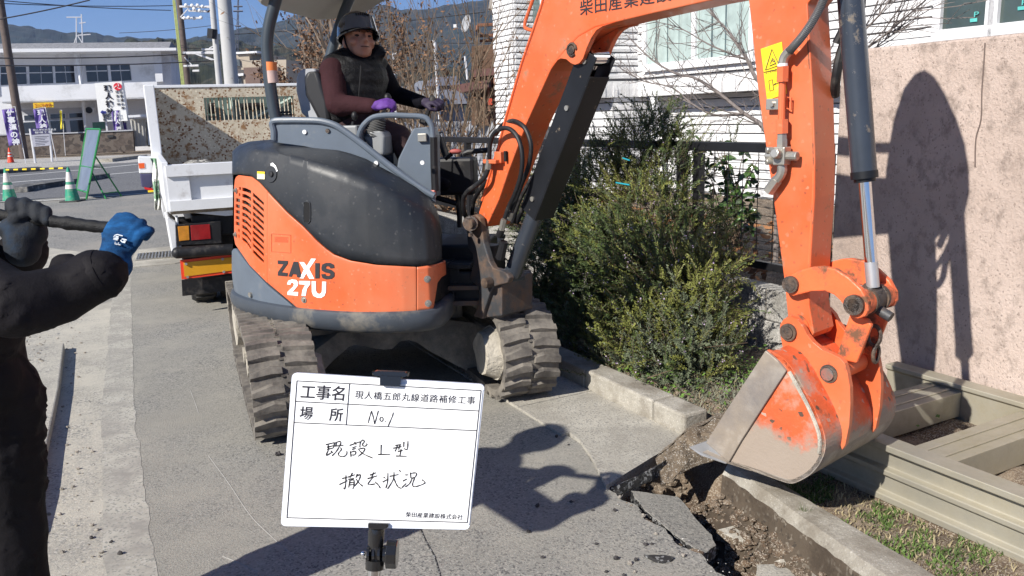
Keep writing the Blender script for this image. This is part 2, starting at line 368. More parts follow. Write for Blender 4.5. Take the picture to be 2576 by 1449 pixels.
# gutter (flat part of the L kerb) with its joints
gt = MB()
def seg(mb, a0, a1, b0, b1, z0, z1, j=0.004): mb.box(RW((a0+a1)/2, (b0+b1)/2, (z0+z1)/2), (a1-a0, b1-b0-j, z1-z0), Matrix.Rotation(RA, 3, 'Z'))
for b0, b1 in ((3.12, 3.55), (3.55, 4.15), (4.15, 4.75), (4.75, 5.35), (5.35, 5.95), (5.95, 6.55), (6.55, 7.15), (7.15, 7.75), (7.75, 8.35), (8.35, 8.95), (8.95, 9.55), (9.55, 10.15)): seg(gt, 1.90, 2.355, b0, b1, -.12, .012+.006*math.sin(b0*9))
pts = [(1.94, 3.116), (2.345, 3.116)]+[ab(gz(x, y, .016))[:2] for x, y in ((1790, 1056), (1760, 1074), (1738, 1084), (1700, 1112), (1672, 1130), (1640, 1150), (1600, 1176), (1560, 1200), (1524, 1222))]+[(1.86, 2.8), (1.925, 3.0)]
gt.prism([RW(a, b, .016) for a, b in pts], (0, 0, -.12))
wobble(gt, .004, 6); o = gt.build('gutter', gutm, bevel=.006); struct(o)
# kerb: one raised run beyond, one long run beside the pit
kb = MB()
for b0, b1 in ((2.78, 3.02), (3.02, 3.62), (3.62, 4.22), (4.22, 4.82), (4.82, 5.42), (5.42, 6.02), (6.02, 6.62), (6.62, 7.22), (7.22, 7.82), (7.82, 8.42), (8.42, 9.02), (9.02, 9.62)): seg(kb, 2.357, 2.50, b0, b1, -.2, .115+.004*math.sin(b0*7), .008)
ko = MB()
bs = [2.72, 2.5, 2.3, 2.1, 1.9, 1.7, 1.5, 1.3, 1.1, .9, .5, -.5]
def krow(b):
    f = .012*fbm((b*9, 1, 1)); t = .006*fbm((b*7, 4, 1))
    off = .0 if b > 1.5 else 0
    fa = 2.085+.19*(b-1.78); ba_ = 2.25+.12*(b-1.85); sl = max(0, min(1, (b-1.68)/.25))*.20+.02
    lo = [RW(fa+f-sl*((-zz_-.05)/.29)**.8+.022*fbm((b*6, zz_*8, 3))+.012*fbm((b*19, zz_*21, 3)), b, zz_) for zz_ in (-.34, -.31, -.28, -.25, -.22, -.19, -.16, -.13, -.10, -.075, -.055)]
    return lo+[RW(fa+f+.004, b, -.02), RW(fa+.01+f*2, b, .03+t), RW(fa+.035+f*.7, b, .068+t), RW((fa+ba_)/2+.02, b, .075+t), RW(ba_+f*.6-.01, b, .070+t), RW(ba_+f*.3, b, .04), RW(ba_, b, -.34)]
bb = [2.36-.025*i for i in range(116)]
ko.grid([krow(b) for b in bb]); ko.quad(*krow(bb[0])[::-1]); ko.quad(*krow(bb[-1]))
o = kb.build('kerb', conc, bevel=.012); struct(o)
o = ko.build('kerb_beside_pit', [conc, cutk], smooth=True, ang=40); struct(o)
for p_ in o.data.polygons: p_.material_index = 1 if p_.center.z < .035 else 0
# drain covers across the lane
for k, ((x0, y0), (x1, y1)) in enumerate((((343, 655), (427, 633)), ((432, 648), (520, 628)))):
    p0 = gz(x0, y0, .012); d = (gz(x1, y0-3, .012)-p0); t = thing('drain_grate', ('steel drain grate in the lane, left one of the two' if k == 0 else 'steel drain grate in the lane, nearer the truck'), 'drain cover', p0, 'drain grates across the lane')
    q = MB(); ex = Vector((.93, .36, 0)).normalized(); ey = Vector((-.36, .93, 0)); n = 10; wid = .36; dep = .5
    fr = MB(); fr.tube([p0, p0+ex*wid, p0+ex*wid+ey*dep, p0+ey*dep], .012, 4, closed=True)
    fr.build('frame', 'steel', t)
    for i in range(n): q.box(p0+ex*(wid*(i+.5)/n)+ey*dep/2, (.012, dep, .02), Matrix.Rotation(math.atan2(ex.y, ex.x), 3, 'Z'))
    q.build('bars', 'steel', t)
    q = MB(); q.box(p0+ex*wid/2+ey*dep/2-Vector((0, 0, .009)), (wid, dep, .004), Matrix.Rotation(math.atan2(ex.y, ex.x), 3, 'Z')); q.build('dark_gap', 'void', t)
r = MB()
p0, p1 = gz(335, 668), gz(445, 655)
# concrete apron by the drain
r = MB(); r.prism([gz(x, y, .008) for x, y in ((322, 662), (330, 655), (344, 628), (560, 606), (575, 640), (440, 662), (335, 672))], (0, 0, -.03)); struct(r.build('drain_apron', gutm))
# far street
r = MB(); st_pts = [gz(x, y, .006) for x, y in ((-1600, 575), (0, 506), (384, 485), (1100, 446), (3200, 330), (3200, 325), (1200, 375), (480, 399), (150, 418), (0, 426), (-900, 480))]
r.prism(st_pts, (0, 0, -.02)); struct(r.build('cross_street', streetm))
r = MB(); r.prism([gz(x, y, .012) for x, y in ((-900, 481), (0, 427), (150, 419), (480, 400), (1200, 376), (1200, 352), (480, 383), (150, 396), (-900, 440))], (0, 0, -.03)); struct(r.build('far_pavement', mat('light_gravel', (.36, .34, .31), .95, var=.12, scale=1, speck=((.5, .48, .45), (.2, .2, .2)), sscale=30, samt=.3)))
r = MB()
def line(px, wdt, z=.012):
    pts = [gz(x, y, z) for x, y in px]; 
    for i in range(len(pts)-1):
        d = (pts[i+1]-pts[i]).normalized(); s = Vector((-d.y, d.x, 0))*wdt/2; r.quad(pts[i]-s, pts[i+1]-s, pts[i+1]+s, pts[i]+s)
line([(-200, 472), (0, 461), (200, 445), (347, 432), (600, 415)], .22); line([(-200, 458), (0, 445), (107, 436), (240, 424), (347, 413), (500, 402)], .2)
line([(-100, 492), (0, 488), (60, 480), (71, 478)], .16); line([(384, 484.5), (107, 504.5), (0, 508), (-300, 520)], .1, .02)
struct(r.build('road_markings', white_line))
def kerbrun(px, wdt, h, m, nm, nearh=0):
    r = MB(); pts = [gz(x, y, 0) for x, y in px]
    for i in range(len(pts)-1):
        d = (pts[i+1]-pts[i]).normalized(); s = Vector((-d.y, d.x, 0))*wdt; q = [pts[i], pts[i+1], pts[i+1]+s, pts[i]+s]
        r.hexa(q, [p+Vector((0, 0, h)) for p in q])
    return r.build(nm, m, bevel=.02)
isl = mat('dark_kerb_stone', (.07, .07, .07), .9, var=.3, scale=2, dirt=(.35, .33, .3), damt=.4, dscale=4)
struct(kerbrun([(71, 484), (100, 477), (160, 468), (278, 447)], .5, .14, isl, 'traffic_island')); struct(kerbrun([(-60, 442), (0, 438), (60, 434), (107, 431)], .6, .16, isl, 'traffic_island')); struct(kerbrun([(284, 408), (330, 402), (372, 397)], .7, .16, conc, 'traffic_island'))
# ================================================================ broken slabs, rubble, stones
def chunk(name, pts_px_z, thick, m, label, cat, group=None, side=None, jag=.01, ext=None):
    ps = [gz(x, y, z) for x, y, z in pts_px_z]; out = []
    cx_ = sum(ps, Vector())/len(ps); A_ = Matrix(((0,)*3,)*3); r_v = Vector((0, 0, 0))
    for p in ps:
        v = Vector((p.x-cx_.x, p.y-cx_.y, 1)); r_v += v*(p.z-cx_.z)
        A_ = Matrix([[A_[i][j]+v[i]*v[j] for j in range(3)] for i in range(3)])
    try: co_ = A_.inverted() @ r_v
    except Exception: co_ = Vector((0, 0, 0))
    ps = [Vector((p.x, p.y, cx_.z+co_.x*(p.x-cx_.x)+co_.y*(p.y-cx_.y)+co_.z)) for p in ps]
    for i, p in enumerate(ps):
        q = ps[(i+1) % len(ps)]; n = max(1, int((q-p).length/.03))
        for k in range(n):
            t = k/n; v = p.lerp(q, t); out.append(v+Vector(mnoise.noise_vector(v*23))*(jag if 0 < k else jag*.4)*Vector((1, 1, .3)) if False else v+Vector([c*s for c, s in zip(mnoise.noise_vector(v*23), (jag, jag, 0))]))
    b = MB(); b.prism(out, ext or (0, 0, -thick))
    o = b.build(name, [m, side or m], bevel=.004, seg=1)
    for p_ in o.data.polygons: p_.material_index = 0 if p_.normal.z > .45 else 1
    return tag(o, label, cat, group)
cut = mat('earthy_broken_concrete', (.16, .125, .088), .95, var=.25, scale=7, speck=((.42, .39, .34), (.1, .08, .06)), sscale=240, samt=.12, dirt=(.12, .085, .055), damt=.4, dscale=6, bump=.9, bscale=45)
# lifted piece of the gutter, leaning up on the bucket tooth
b = MB()
tl = gz(1650, 1150, .05); tm = gz(1718, 1092, .10); tr = gz(1797, 1050, .13); tr2 = gz(1836, 1062, .12)
bl = gz(1704, 1196, -.0); bm_ = gz(1764, 1168, .01); br = gz(1835, 1150, .02); br2 = gz(1890, 1130, .03); lo = gz(1666, 1220, -.02)
back = Vector((.03, .06, .0))
face = [tl, tm, tr, tr2, br2, br, bm_, bl, lo]
fr = []
for i, p in enumerate(face):
    q = face[(i+1) % len(face)]; n = max(1, int((q-p).length/.035))
    for k in range(n): v = p.lerp(q, k/n); fr.append(v+Vector(mnoise.noise_vector(v*19))*.012)
ctr = sum((Vector(f) for f in fr), Vector())/len(fr)
# rough face: rings towards the centre
rings = []
for t in (1, .97, .88, .79, .7, .61, .52, .43, .34, .25, .16, .05): rings.append([ctr+(p-ctr)*t+Vector(mnoise.noise_vector((ctr+(p-ctr)*t)*24))*.009+Vector(mnoise.noise_vector((ctr+(p-ctr)*t)*60))*.004 for p in fr])
b.grid(rings, wrap=True); b.add(rings[-1], [tuple(range(len(fr)))])
bk = [p+back for p in fr]; b.grid([fr, bk], wrap=True, flip=True); b.add(bk, [tuple(range(len(bk)))[::-1]])
tag(b.build('gutter_slab', cut, smooth=False), 'brown earth coated gutter slab levered up in front of the bucket tooth', 'concrete slab')
chunk('asphalt_slab', [(1521, 1226, .0), (1560, 1202, .035), (1640, 1166, .07), (1668, 1148, .075), (1676, 1158, .045), (1668, 1176, .02), (1610, 1212, .0), (1560, 1232, -.01)], .05, dark_edge, 'black lifted asphalt edge beside the levered gutter slab', 'asphalt', side=dark_edge, jag=.006)
chunk('asphalt_slab', [(1585, 1240, -.02), (1705, 1238, -.015), (1722, 1262, -.03), (1740, 1300, -.05), (1790, 1350, -.05), (1800, 1378, -.05), (1770, 1388, -.02), (1700, 1340, -.01), (1620, 1282, -.012)], .05, asph, 'long grey asphalt slab sunk beside the white chipped crack', 'asphalt', side=dark_edge, jag=.006)
chunk('concrete_chunk', [(1804, 1328, -.10), (1888, 1312, -.08), (1911, 1339, -.09), (1934, 1374, -.11), (1919, 1381, -.12), (1857, 1362, -.12)], .045, gutm, 'triangular pale concrete chunk tilted in the pit', 'rubble', 'rubble in the pit', side=cut)
chunk('concrete_chunk', [(1905, 1420, -.1), (1988, 1415, -.1), (2000, 1452, -.1), (1900, 1462, -.1)], .05, gutm, 'flat grey chunk at the bottom of the pit', 'rubble', 'rubble in the pit', side=cut)
chunk('concrete_chunk', [(2042, 1428, -.06), (2074, 1430, -.06), (2078, 1460, -.07), (2044, 1462, -.07)], .08, conc, 'small whitish concrete block at the bottom edge of the pit', 'rubble', 'rubble in the pit', side=conc)
chunk('concrete_chunk', [(1945, 1412, -.09), (1965, 1402, -.07), (1990, 1408, -.07), (1996, 1418, -.08)], .04, conc, 'small white concrete lump behind the flat grey chunk', 'rubble', 'rubble in the pit', side=conc)
chunk('concrete_chunk', [(2046, 1330, -.02), (2062, 1326, .0), (2080, 1390, -.03), (2066, 1398, -.05)], .05, conc, 'narrow concrete splinter leaning on the kerb face', 'rubble', 'rubble in the pit', side=cut)
chunk('asphalt_flake', [(1618, 1394, .012), (1660, 1394, .012), (1698, 1400, .012), (1690, 1408, .01), (1668, 1412, .01), (1645, 1408, .01)], .012, dark_edge, 'thin black asphalt flake lying on the grey road by the crack', 'asphalt', jag=.004)
def pebble(seed, r):
    b = MB(); b.ball((0, 0, r*.5), (r, r*.75, r*.6), 7, 5); rs = random.Random(seed); b.v = [tuple(Vector(p)*(1+rs.uniform(-.25, .25))) for p in b.v]; return b
stm = mat('grey_pebble', (.30, .27, .23), .9, var=.4, scale=30); stb = mat('dark_crumb', (.05, .045, .045), .9, var=.4, scale=30)
spots = [(1567, 1151, 0), (1560, 1253, 0), (1547, 1286, 1), (1491, 1285, 1), (1612, 1287, 1), (1530, 1156, 1), (1514, 1161, 0), (1430, 1120, 1), (1624, 1372, 1), (1600, 1411, 1), (1550, 1407, 1), (1585, 1419, 0), (1597, 1441, 0), (1569, 1449, 1), (1525, 1440, 1), (700, 1146, 1), (1437, 1264, 1), (1640, 1370, 1), (1440, 1075, 0), (1566, 1006, 0), (1640, 1064, 0), (1660, 1088, 0), (1400, 1100, 1), (1330, 1340, 1), (1352, 1275, 1), (1365, 1404, 1), (1500, 1370, 1), (1618, 1300, 0), (1650, 1345, 0), (1720, 1400, 0), (230, 1355, 1), (280, 1365, 1), (255, 1392, 0), (225, 1480, 1), (303, 1395, 1)]
for k in range(3):
    pass
stones = []
for i, (x, y, d) in enumerate(spots):
    o = pebble(i, (.016 if i in (15,) else random.uniform(.006, .012))).build('stone', stb if d else stm, loc=gz(x, y, .0), rot=(0, 0, random.uniform(0, 6)))
    tag(o, 'dark crumb of asphalt lying loose on the road' if d else 'pale pebble lying loose on the road', 'stone', 'dark asphalt crumbs strewn on the road' if d else 'pale pebbles strewn on the road')
# loose earth and crumbs in the pit: nobody could count it
b = MB(); rs = random.Random(5)
for k in range(2600):
    a, bb_ = rs.uniform(1.62, 2.3), rs.uniform(.9, 2.75)
    if not inside((a, bb_), pitab): continue
    r_ = rs.choice((.005, .007, .009, .012, .016, .03)); q = pebble(k, r_); p = RW(a, bb_, earth_z(a, bb_)); b.add([Vector(v)+p for v in q.v], q.f)
for k in range(900):
    bb_ = rs.uniform(1.35, 2.36); t = rs.random(); sl_ = max(0, min(1, (bb_-1.68)/.25))*.20+.02; a = 2.085+.19*(bb_-1.78)-sl_*t; z_ = -.05-.29*t**1.25; r_ = rs.choice((.004, .006, .009, .014, .02))
    q = pebble(k+5000, r_); p = RW(a-.01, bb_, z_-r_*.2); b.add([Vector(v)+p for v in q.v], q.f)
tag(b.build('loose_earth', soil), 'loose brown crumbs of earth heaped in the pit', 'soil', kind='stuff')
b = MB()
for k in range(90):
    t = rs.random(); bb_ = 2.58-1.6*t; a = 1.75-.02*t+rs.gauss(.0, .035); r_ = rs.choice((.0012, .0018, .0025, .004))
    q = pebble(k, r_); p = RW(a, bb_, .001); b.add([Vector(v)+p for v in q.v], q.f)
tag(b.build('chippings', mat('white_chippings', (.42, .40, .37), .9, var=.3, scale=40)), 'white chippings scattered along the crack in the road', 'chippings', kind='stuff')
b = MB()
for k in range(1500):
    a = -.45+rs.gauss(0, .5); bb_ = rs.uniform(1.2, 7.5); r_ = rs.choice((.003, .004, .006, .009))
    if a > -.05: continue
    z = .055 if (a < -.28 and bb_ > 3.3) else 0
    q = pebble(k, r_); p = RW(a, bb_, z); b.add([Vector(v)+p for v in q.v], q.f)
tag(b.build('gravel', stm), 'fine grey gravel scattered over the dusty lot on the left', 'gravel', kind='stuff')
# marks on the lane: crack and scratches
b = MB(); b.tube([gz(x, y, .0005) for x, y in ((1058, 1330), (1072, 1362), (1082, 1380), (1094, 1402), (1108, 1449), (1125, 1500))], .0028, 4, smooth=3); tag(b.build('road_crack', dark_edge), kind='structure')
b = MB()
for pts in (((525, 1147), (575, 1215), (625, 1290), (667, 1335), (740, 1400)), ((478, 980), (490, 1010), (500, 1040)), ((560, 1400), (600, 1416), (650, 1440))): b.tube([gz(x, y, -.0005) for x, y in pts], .0022, 4, smooth=4)
tag(b.build('road_scratch', mat('chalky_scratch', (.29, .28, .26), .9)), kind='structure')
# ================================================================ walls and fence
WA = 3.55
wallm = mat('pink_render', (.56, .455, .40), .95, var=.06, scale=2.2, speck=((.30, .24, .21), (.56, .47, .42)), sscale=170, samt=.04, dirt2=((.37, .29, .245), .49, 1.1, .10), dirt=(.27, .215, .185), damt=.40, dscale=16, dsoft=.10, bump=1.0, bscale=75, stretch=(1, 1, .8))
p_top = wp(2300, 114, WA).z
bL = ab(wp(2103, 400, WA))[1]
b = MB(); hh = 1.76
yy = [bL, bL-.01, 1.6, 1.2, -1.0]
b.box(RW(WA+.07, (bL-1.2)/2, hh/2), (.14, bL+1.2, hh), Matrix.Rotation(RA, 3, 'Z'))
wall = b.build('pink_wall', wallm, bevel=.012)
tag(wall, 'rough pinkish rendered garden wall on the right with the excavator shadow on it', 'wall')
b = MB()
# hairline crack down the render
cp = [wp(x, y, WA-.002) for x, y in ((2478, 108), (2475, 160), (2470, 230), (2468, 300), (2455, 350), (2453, 420))]
b.tube(cp, .0035, 4, smooth=4); b.build('crack', mat('crack', (.12, .09, .08), .9), wall)
blockm = mat('grey_block', (.33, .32, .30), .92, var=.12, scale=6, speck=((.2, .19, .18), (.45, .43, .4)), sscale=120, samt=.25, dirt=(.16, .15, .13), damt=.4, dscale=5, bump=.6, bscale=70)
bw = thing('block_wall', 'low grey concrete block wall under the black mesh fence', 'wall', RW(3.55, 5, 0))
for r_ in range(3):
    k = 0; y0 = bL+.02-(.2 if r_ % 2 else 0)
    b = MB()
    while y0 < 11:
        y1 = y0+.395; yy0 = max(y0, bL+.02)
        seg(b, 3.50, 3.62, yy0, y1-.006, r_*.195-.12+.0, r_*.195+.07, .0); y0 += .4
    b.build('block_course', blockm, bw, bevel=.006)
b = MB(); seg(b, 3.512, 3.61, bL+.02, 11, -.1, .45, 0); b.build('mortar', conc, bw)
# black mesh fence
fm = mat('black_fence_paint', (.012, .012, .014), .4, var=.2)
FA = 3.55
fz0, fz1 = .50, 1.285
fence = thing('mesh_fence', 'black metal mesh fence standing on the grey block wall', 'fence', RW(FA, 5.5, .46))
b = MB(); seg(b, FA-.03, FA+.03, bL+.03, 11.2, fz1-.05, fz1+.005, 0); b.build('top_rail', fm, fence, bevel=.004)
b = MB(); seg(b, FA-.02, FA+.02, bL+.03, 11.2, .555, .60, 0); b.build('bottom_rail', fm, fence, bevel=.004)
ys_ = [ab(wp(x, 366, FA))[1] for x in (1714, 1757, 1215, 1175)]
for y_ in [ab(wp(1715, 500, FA))[1], ab(wp(1757, 500, FA))[1], bL+.05, ab(wp(1450, 500, FA))[1], ab(wp(1180, 450, FA))[1], 9.6, 11.1]:
    b = MB(); seg(b, FA-.028, FA+.028, y_-.028, y_+.028, .42, fz1-.05, 0); b.build('post', fm, fence, bevel=.003)
b = MB(); ya = bL+.05
while ya < 11.1: b.cyl(RW(FA, ya, .59), RW(FA, ya, fz1-.03), .0028, n=4, cap=False); ya += .125
for k in range(14): z_ = .62+k*.05; b.cyl(RW(FA-.004, bL+.05, z_), RW(FA-.004, 11.1, z_), .0026, n=4, cap=False)
b.build('mesh', fm, fence)
# ================================================================ loading ramp lying by the wall
alu = mat('weathered_aluminium', (.50, .475, .40), .42, metal=.6, var=.10, scale=4, dirt=(.33, .29, .20), damt=.45, dscale=3, dsoft=.2, stretch=(1, 1, 1), bump=.1, bscale=40)
ramp = thing('loading_ramp', 'beige aluminium loading ramp lying along the pink wall', 'ramp', RW(3.0, 2.2, .08))
rb0, rb1 = -1.5, 2.52
def rail(a, s, nm, flip=1):
    prof = [(0, .02), (.0, .045), (.022, .055), (.022, .115), (.0, .125), (.0, .145), (.024, .152), (.024, .215), (-.012, .225), (-.012, .25), (.075, .25), (.075, .23), (.06, .22), (.06, .04), (.08, .035), (.08, .02)]
    p0 = [RW(a+flip*x, rb0, z+s) for x, z in prof]; p = MB(); p.prism(p0, rv*(rb1-rb0)); return p.build(nm, alu, ramp, bevel=.003)
rail(2.56, 0, 'side_rail'); rail(3.46, .0, 'side_rail', -1)
yb = -1.3
while yb < 2.4:
    b = MB(); 
    pr = [(-.085, .215), (.085, .215), (.085, .10), (.06, .10), (.06, .112), (.072, .115), (.072, .20), (-.072, .20), (-.072, .115), (-.06, .112), (-.06, .10), (-.085, .10)]
    p0 = [RW(2.622, yb+x, z) for x, z in pr]; b.prism(p0, ru*.776)
    for dx in (-.035, .035): seg(b, 2.64, 3.38, yb+dx-.008, yb+dx+.008, .215, .222, 0)
    b.build('rung', alu, ramp, bevel=.003); yb += .44
# ================================================================ EXCAVATOR
UC = Vector((-.75, 4.65, 0)); Cu = Vector((-.82, 4.68, 0))
ex = thing('excavator', 'orange and charcoal mini excavator on rubber tracks digging beside the wall', 'excavator', (UC.x, UC.y, 0))
ta = math.radians(21.5); ft = Vector((math.sin(ta), -math.cos(ta), 0)); fl = Vector((math.cos(ta), math.sin(ta), 0))
Z = Vector((0, 0, 1))
def UCP(s, l, z): return Cu+ft*s+fl*l+Z*z
AX, RI, HL = .262, .20, .70
def belt(t, r):                                        # t metres along the loop at radius RI+r
    Rr = RI; Lt = 4*HL+2*math.pi*Rr; t %= Lt
    if t < 2*HL: return (-HL+t, AX+Rr+r, 0, 1)
    t -= 2*HL
    if t < math.pi*Rr: a = t/Rr; return (HL+math.sin(a)*(Rr+r), AX+math.cos(a)*(Rr+r), math.sin(a), math.cos(a))
    t -= math.pi*Rr
    if t < 2*HL: return (HL-t, AX-Rr-r, 0, -1)
    t -= 2*HL; a = t/Rr; return (-HL-math.sin(a)*(Rr+r), AX-math.cos(a)*(Rr+r), -math.sin(a), -math.cos(a))
LOOP = 4*HL+2*math.pi*RI
NL = 58
for side in (-1, 1):
    tl = side*.615; w0, w1 = tl-.15, tl+.15
    b = MB(); n = 150; rows = []
    for i in range(n):
        t = LOOP*i/n; a = belt(t, 0); c = belt(t, .034); rows.append([UCP(a[0], w0, a[1]), UCP(c[0], w0, c[1]-0), UCP(c[0], w1, c[1]), UCP(a[0], w1, a[1])])
    rows.append(rows[0]); b.grid(rows, wrap=True)
    for i in range(NL):
        for h in (0, 1):
            t0 = LOOP*(i+.5*h)/NL; lw = .066 if h else .066
            y0, y1 = (w0-.002, tl-.008) if h == 0 else (tl+.008, w1+.002)
            m = (y0*.35+y1*.65) if h == 0 else (y1*.35+y0*.65)
            prof = []
            for y, dt, wd in ((y0, .010 if h == 0 else 0, .014), (m, -.004, .021), (y1, .012 if h else 0, .016)):
                prof.append((y, dt, wd))
            sec = []
            for y, dt, wd in prof:
                q = []
                for tt, rr in ((-wd-.005, .03), (-wd*.70, .054), (wd*.70, .054), (wd+.005, .03)):
                    p = belt(t0+dt+tt, rr); q.append(UCP(p[0], y, p[1]))
                sec.append(q)
            b.grid(sec, wrap=True); b.add(sec[0], [(3, 2, 1, 0)]); b.add(sec[-1], [(0, 1, 2, 3)])
        # iron core end between lugs on the centre line
        p = belt(LOOP*(i+.25)/NL, .036); 
        b.box(UCP(p[0], tl, p[1]), (.02, .03, .01), Matrix((ft, fl, Z)).transposed())
    for i in range(NL*1):
        p = belt(LOOP*i/NL, -.012)
        for dl in (-.05, .05): b.box(UCP(p[0], tl+dl, p[1]), (.026, .02, .03), Matrix((ft, fl, Z)).transposed() @ Matrix.Rotation(-math.atan2(p[2], p[3]) if False else 0, 3, 'Y'))
    wobble(b, .004, 25)
    tr = b.build('track', 'trackr', ex)
    b = MB(); b.box(UCP(0, tl, AX-.02), (1.12, .17, .19), Matrix((ft, fl, Z)).transposed())
    b.build('track_frame', 'muddark', tr, bevel=.02)
    for s, nm in ((HL, 'idler'), (-HL, 'sprocket')):
        b = MB(); 
        b.cyl(UCP(s, tl-.06, AX), UCP(s, tl+.06, AX), RI-.006, n=32)
        inn = tl-side*.15
        b.cyl(UCP(s, tl-.13, AX), UCP(s, tl+.13, AX), RI*.74, n=28)
        b.cyl(UCP(s, tl-side*.13, AX), UCP(s, inn-side*.05, AX), RI*.70, RI*.55, n=24)
        wobble(b, .012, 14); b.build(nm, 'mud', tr, smooth=True, ang=50)
    for k in range(4):
        b = MB(); s = -.42+k*.28; b.cyl(UCP(s, tl-.11, AX-RI+.055), UCP(s, tl+.11, AX-RI+.055), .052, n=16); b.build('roller', 'mud', tr, smooth=True, ang=40)
# centre frame: mud coated arch with a slew ring
fpn = ft; FP = Cu+ft*.30
def fq(x, y, s=0): return pl(x, y, FP+ft*s, ft)
out = [(778, 900), (791, 883), (850, 838), (900, 815), (960, 806), (1060, 806), (1130, 806), (1190, 812), (1225, 835), (1232, 960), (1190, 940), (1150, 920), (1081, 883), (1050, 862), (1028, 855), (1008, 858), (989, 876), (965, 880), (940, 876), (915, 868), (893, 866), (876, 873), (842, 903), (808, 940), (790, 965), (765, 960)]
b = MB(); b.prism([fq(*p) for p in out], -ft*.60); wobble(b, .01, 9)
uf = b.build('undercarriage_frame', 'muddark', ex, bevel=.012)
b = MB(); b.box(UCP(-.1, 0, .40), (.7, .95, .10), Matrix((ft, fl, Z)).transposed()); b.box(UCP(-.55, 0, .3), (.5, .8, .08), Matrix((ft, fl, Z)).transposed())
b.build('deck_plate', 'muddark', ex, bevel=.02)
b = MB(); b.cyl(UC+Z*.42, UC+Z*.53, .36, n=40); b.build('slew_ring', 'black', ex, smooth=True)
b = MB(); prof = [(-1.16, .10), (-1.19, .16), (-1.215, .25), (-1.205, .36), (-1.17, .45), (-1.15, .45), (-1.18, .36), (-1.19, .25), (-1.165, .16), (-1.14, .10)]
b.prism([UCP(s, -.76, z) for s, z in prof], fl*1.52)
for l in (-.3, .3): b.hexa([UCP(-1.18, l-.04, .16), UCP(-1.18, l+.04, .16), UCP(-1.18, l+.04, .32), UCP(-1.18, l-.04, .32)], [UCP(-.4, l-.04, .26), UCP(-.4, l+.04, .26), UCP(-.4, l+.04, .38), UCP(-.4, l-.04, .38)])
b.build('dozer_blade', 'muddark', ex, bevel=.006)
# ---- upper body: footprint curve
FPN = [(-1.30, 5.30), (-1.46, 5.10), (-1.55, 4.88), (-1.585, 4.70), (-1.575, 4.56), (-1.55, 4.46), (-1.50, 4.37), (-1.44, 4.29), (-1.32, 4.165), (-1.19, 4.065), (-1.07, 3.99), (-.96, 3.93), (-.85, 3.885), (-.76, 3.855), (-.67, 3.838), (-.59, 3.832), (-.52, 3.832), (-.46, 3.842), (-.40, 3.862), (-.36, 3.90), (-.335, 3.96), (-.32, 4.04)]
def offs(d):
    q = []
    for x, y in FPN:
        v = Vector((x+.62, y-4.68)); l = v.length; q.append((x-v.x/l*d, y-v.y/l*d))
    return q
OC = {}
def fpp(x, y, d=0.0):
    k = round(d, 4)
    if k not in OC: OC[k] = offs(k)
    P = OC[k]; r_ = ray(x, y); bx = None
    for i in range(len(P)-1):
        ax, ay = P[i]; cx, cy = P[i+1]
        den = r_.x*(cy-ay)-r_.y*(cx-ax)
        if abs(den) < 1e-9: continue
        t = (ax*(cy-ay)-ay*(cx-ax))/den; u_ = (ax*r_.y-ay*r_.x)/den
        if -1e-6 <= u_ <= 1+1e-6 and t > 0 and (bx is None or t < bx): bx = t
    if bx is None:
        j = min(range(len(P)), key=lambda i: abs(P[i][0]/P[i][1]-r_.x/r_.y)); bx = P[j][1]/r_.y
        return Vector((P[j][0], P[j][1], EYE+bx*r_.z))
    return EYEP+r_*bx
def lerpf(pts, x):
    if x <= pts[0][0]: return pts[0][1]
    for (x0, y0), (x1, y1) in zip(pts, pts[1:]):
        if x <= x1: return y0+(y1-y0)*(x-x0)/max(1e-9, x1-x0)
    return pts[-1][1]
def panel(top, bot, x0, x1, nx, ny, dfun, hole=None, thick=.02):
    """grid between two picture curves on the body surface; thick > 0 closes the rim inwards"""
    b = MB(); nodes = []
    for j in range(ny+1):
        row = []
        for i in range(nx+1):
            x = x0+(x1-x0)*i/nx; yt, yb = lerpf(top, x), lerpf(bot, x); y = yt+(yb-yt)*j/ny
            row.append((x, y, fpp(x, y, dfun(x, y, j/ny))))
        nodes.append(row)
    vs = [q[2] for r_ in nodes for q in r_]; fs = []; m = nx+1
    for j in range(ny):
        for i in range(nx):
            if hole:
                cx = sum(nodes[j+a][i+c][0] for a in (0, 1) for c in (0, 1))/4; cy = sum(nodes[j+a][i+c][1] for a in (0, 1) for c in (0, 1))/4
                if hole(cx, cy): continue
            fs.append((j*m+i, j*m+i+1, (j+1)*m+i+1, (j+1)*m+i))
    b.add(vs, fs); return b
# orange side panel
o_top = [(589, 470), (591, 452), (594, 445), (600, 441), (631, 445), (652, 461), (688, 500), (722, 536), (761, 570), (795, 605), (816, 624), (839, 641), (880, 656), (948, 667), (1049, 672), (1087, 667), (1100, 664), (1135, 654)]
o_bot = [(589, 600), (592, 615), (597, 622), (628, 667), (675, 714), (722, 753), (751, 778), (757, 785), (774, 789), (861, 791), (948, 789), (1049, 783), (1090, 779), (1094, 756), (1101, 711), (1111, 697), (1125, 690), (1135, 657)]
slots = []
def zz(p): return (566+p[0]*.2603, 440+p[1]*.2603)
for x0, x1, y0, y1, h in ((133, 152, 118, 118, 30), (131, 149, 176, 178, 30), (103, 146, 224, 232, 36), (102, 144, 281, 291, 36), (101, 143, 336, 347, 36), (101, 141, 392, 404, 36), (100, 141, 448, 460, 36), (126, 141, 520, 524, 34), (127, 141, 574, 580, 34)):
    slots.append([zz(p) for p in ((x0, y0), (x1, y1), (x1, y1+h), (x0, y0+h))])
for k in range(9):
    y0 = 122+k*59.5; s = 16+k*9; slots.append([zz(p) for p in ((163, y0), (200, y0+s*.28), (252, y0+s+14), (253, y0+s+50), (200, y0+s*.28+40), (162, y0+36))])
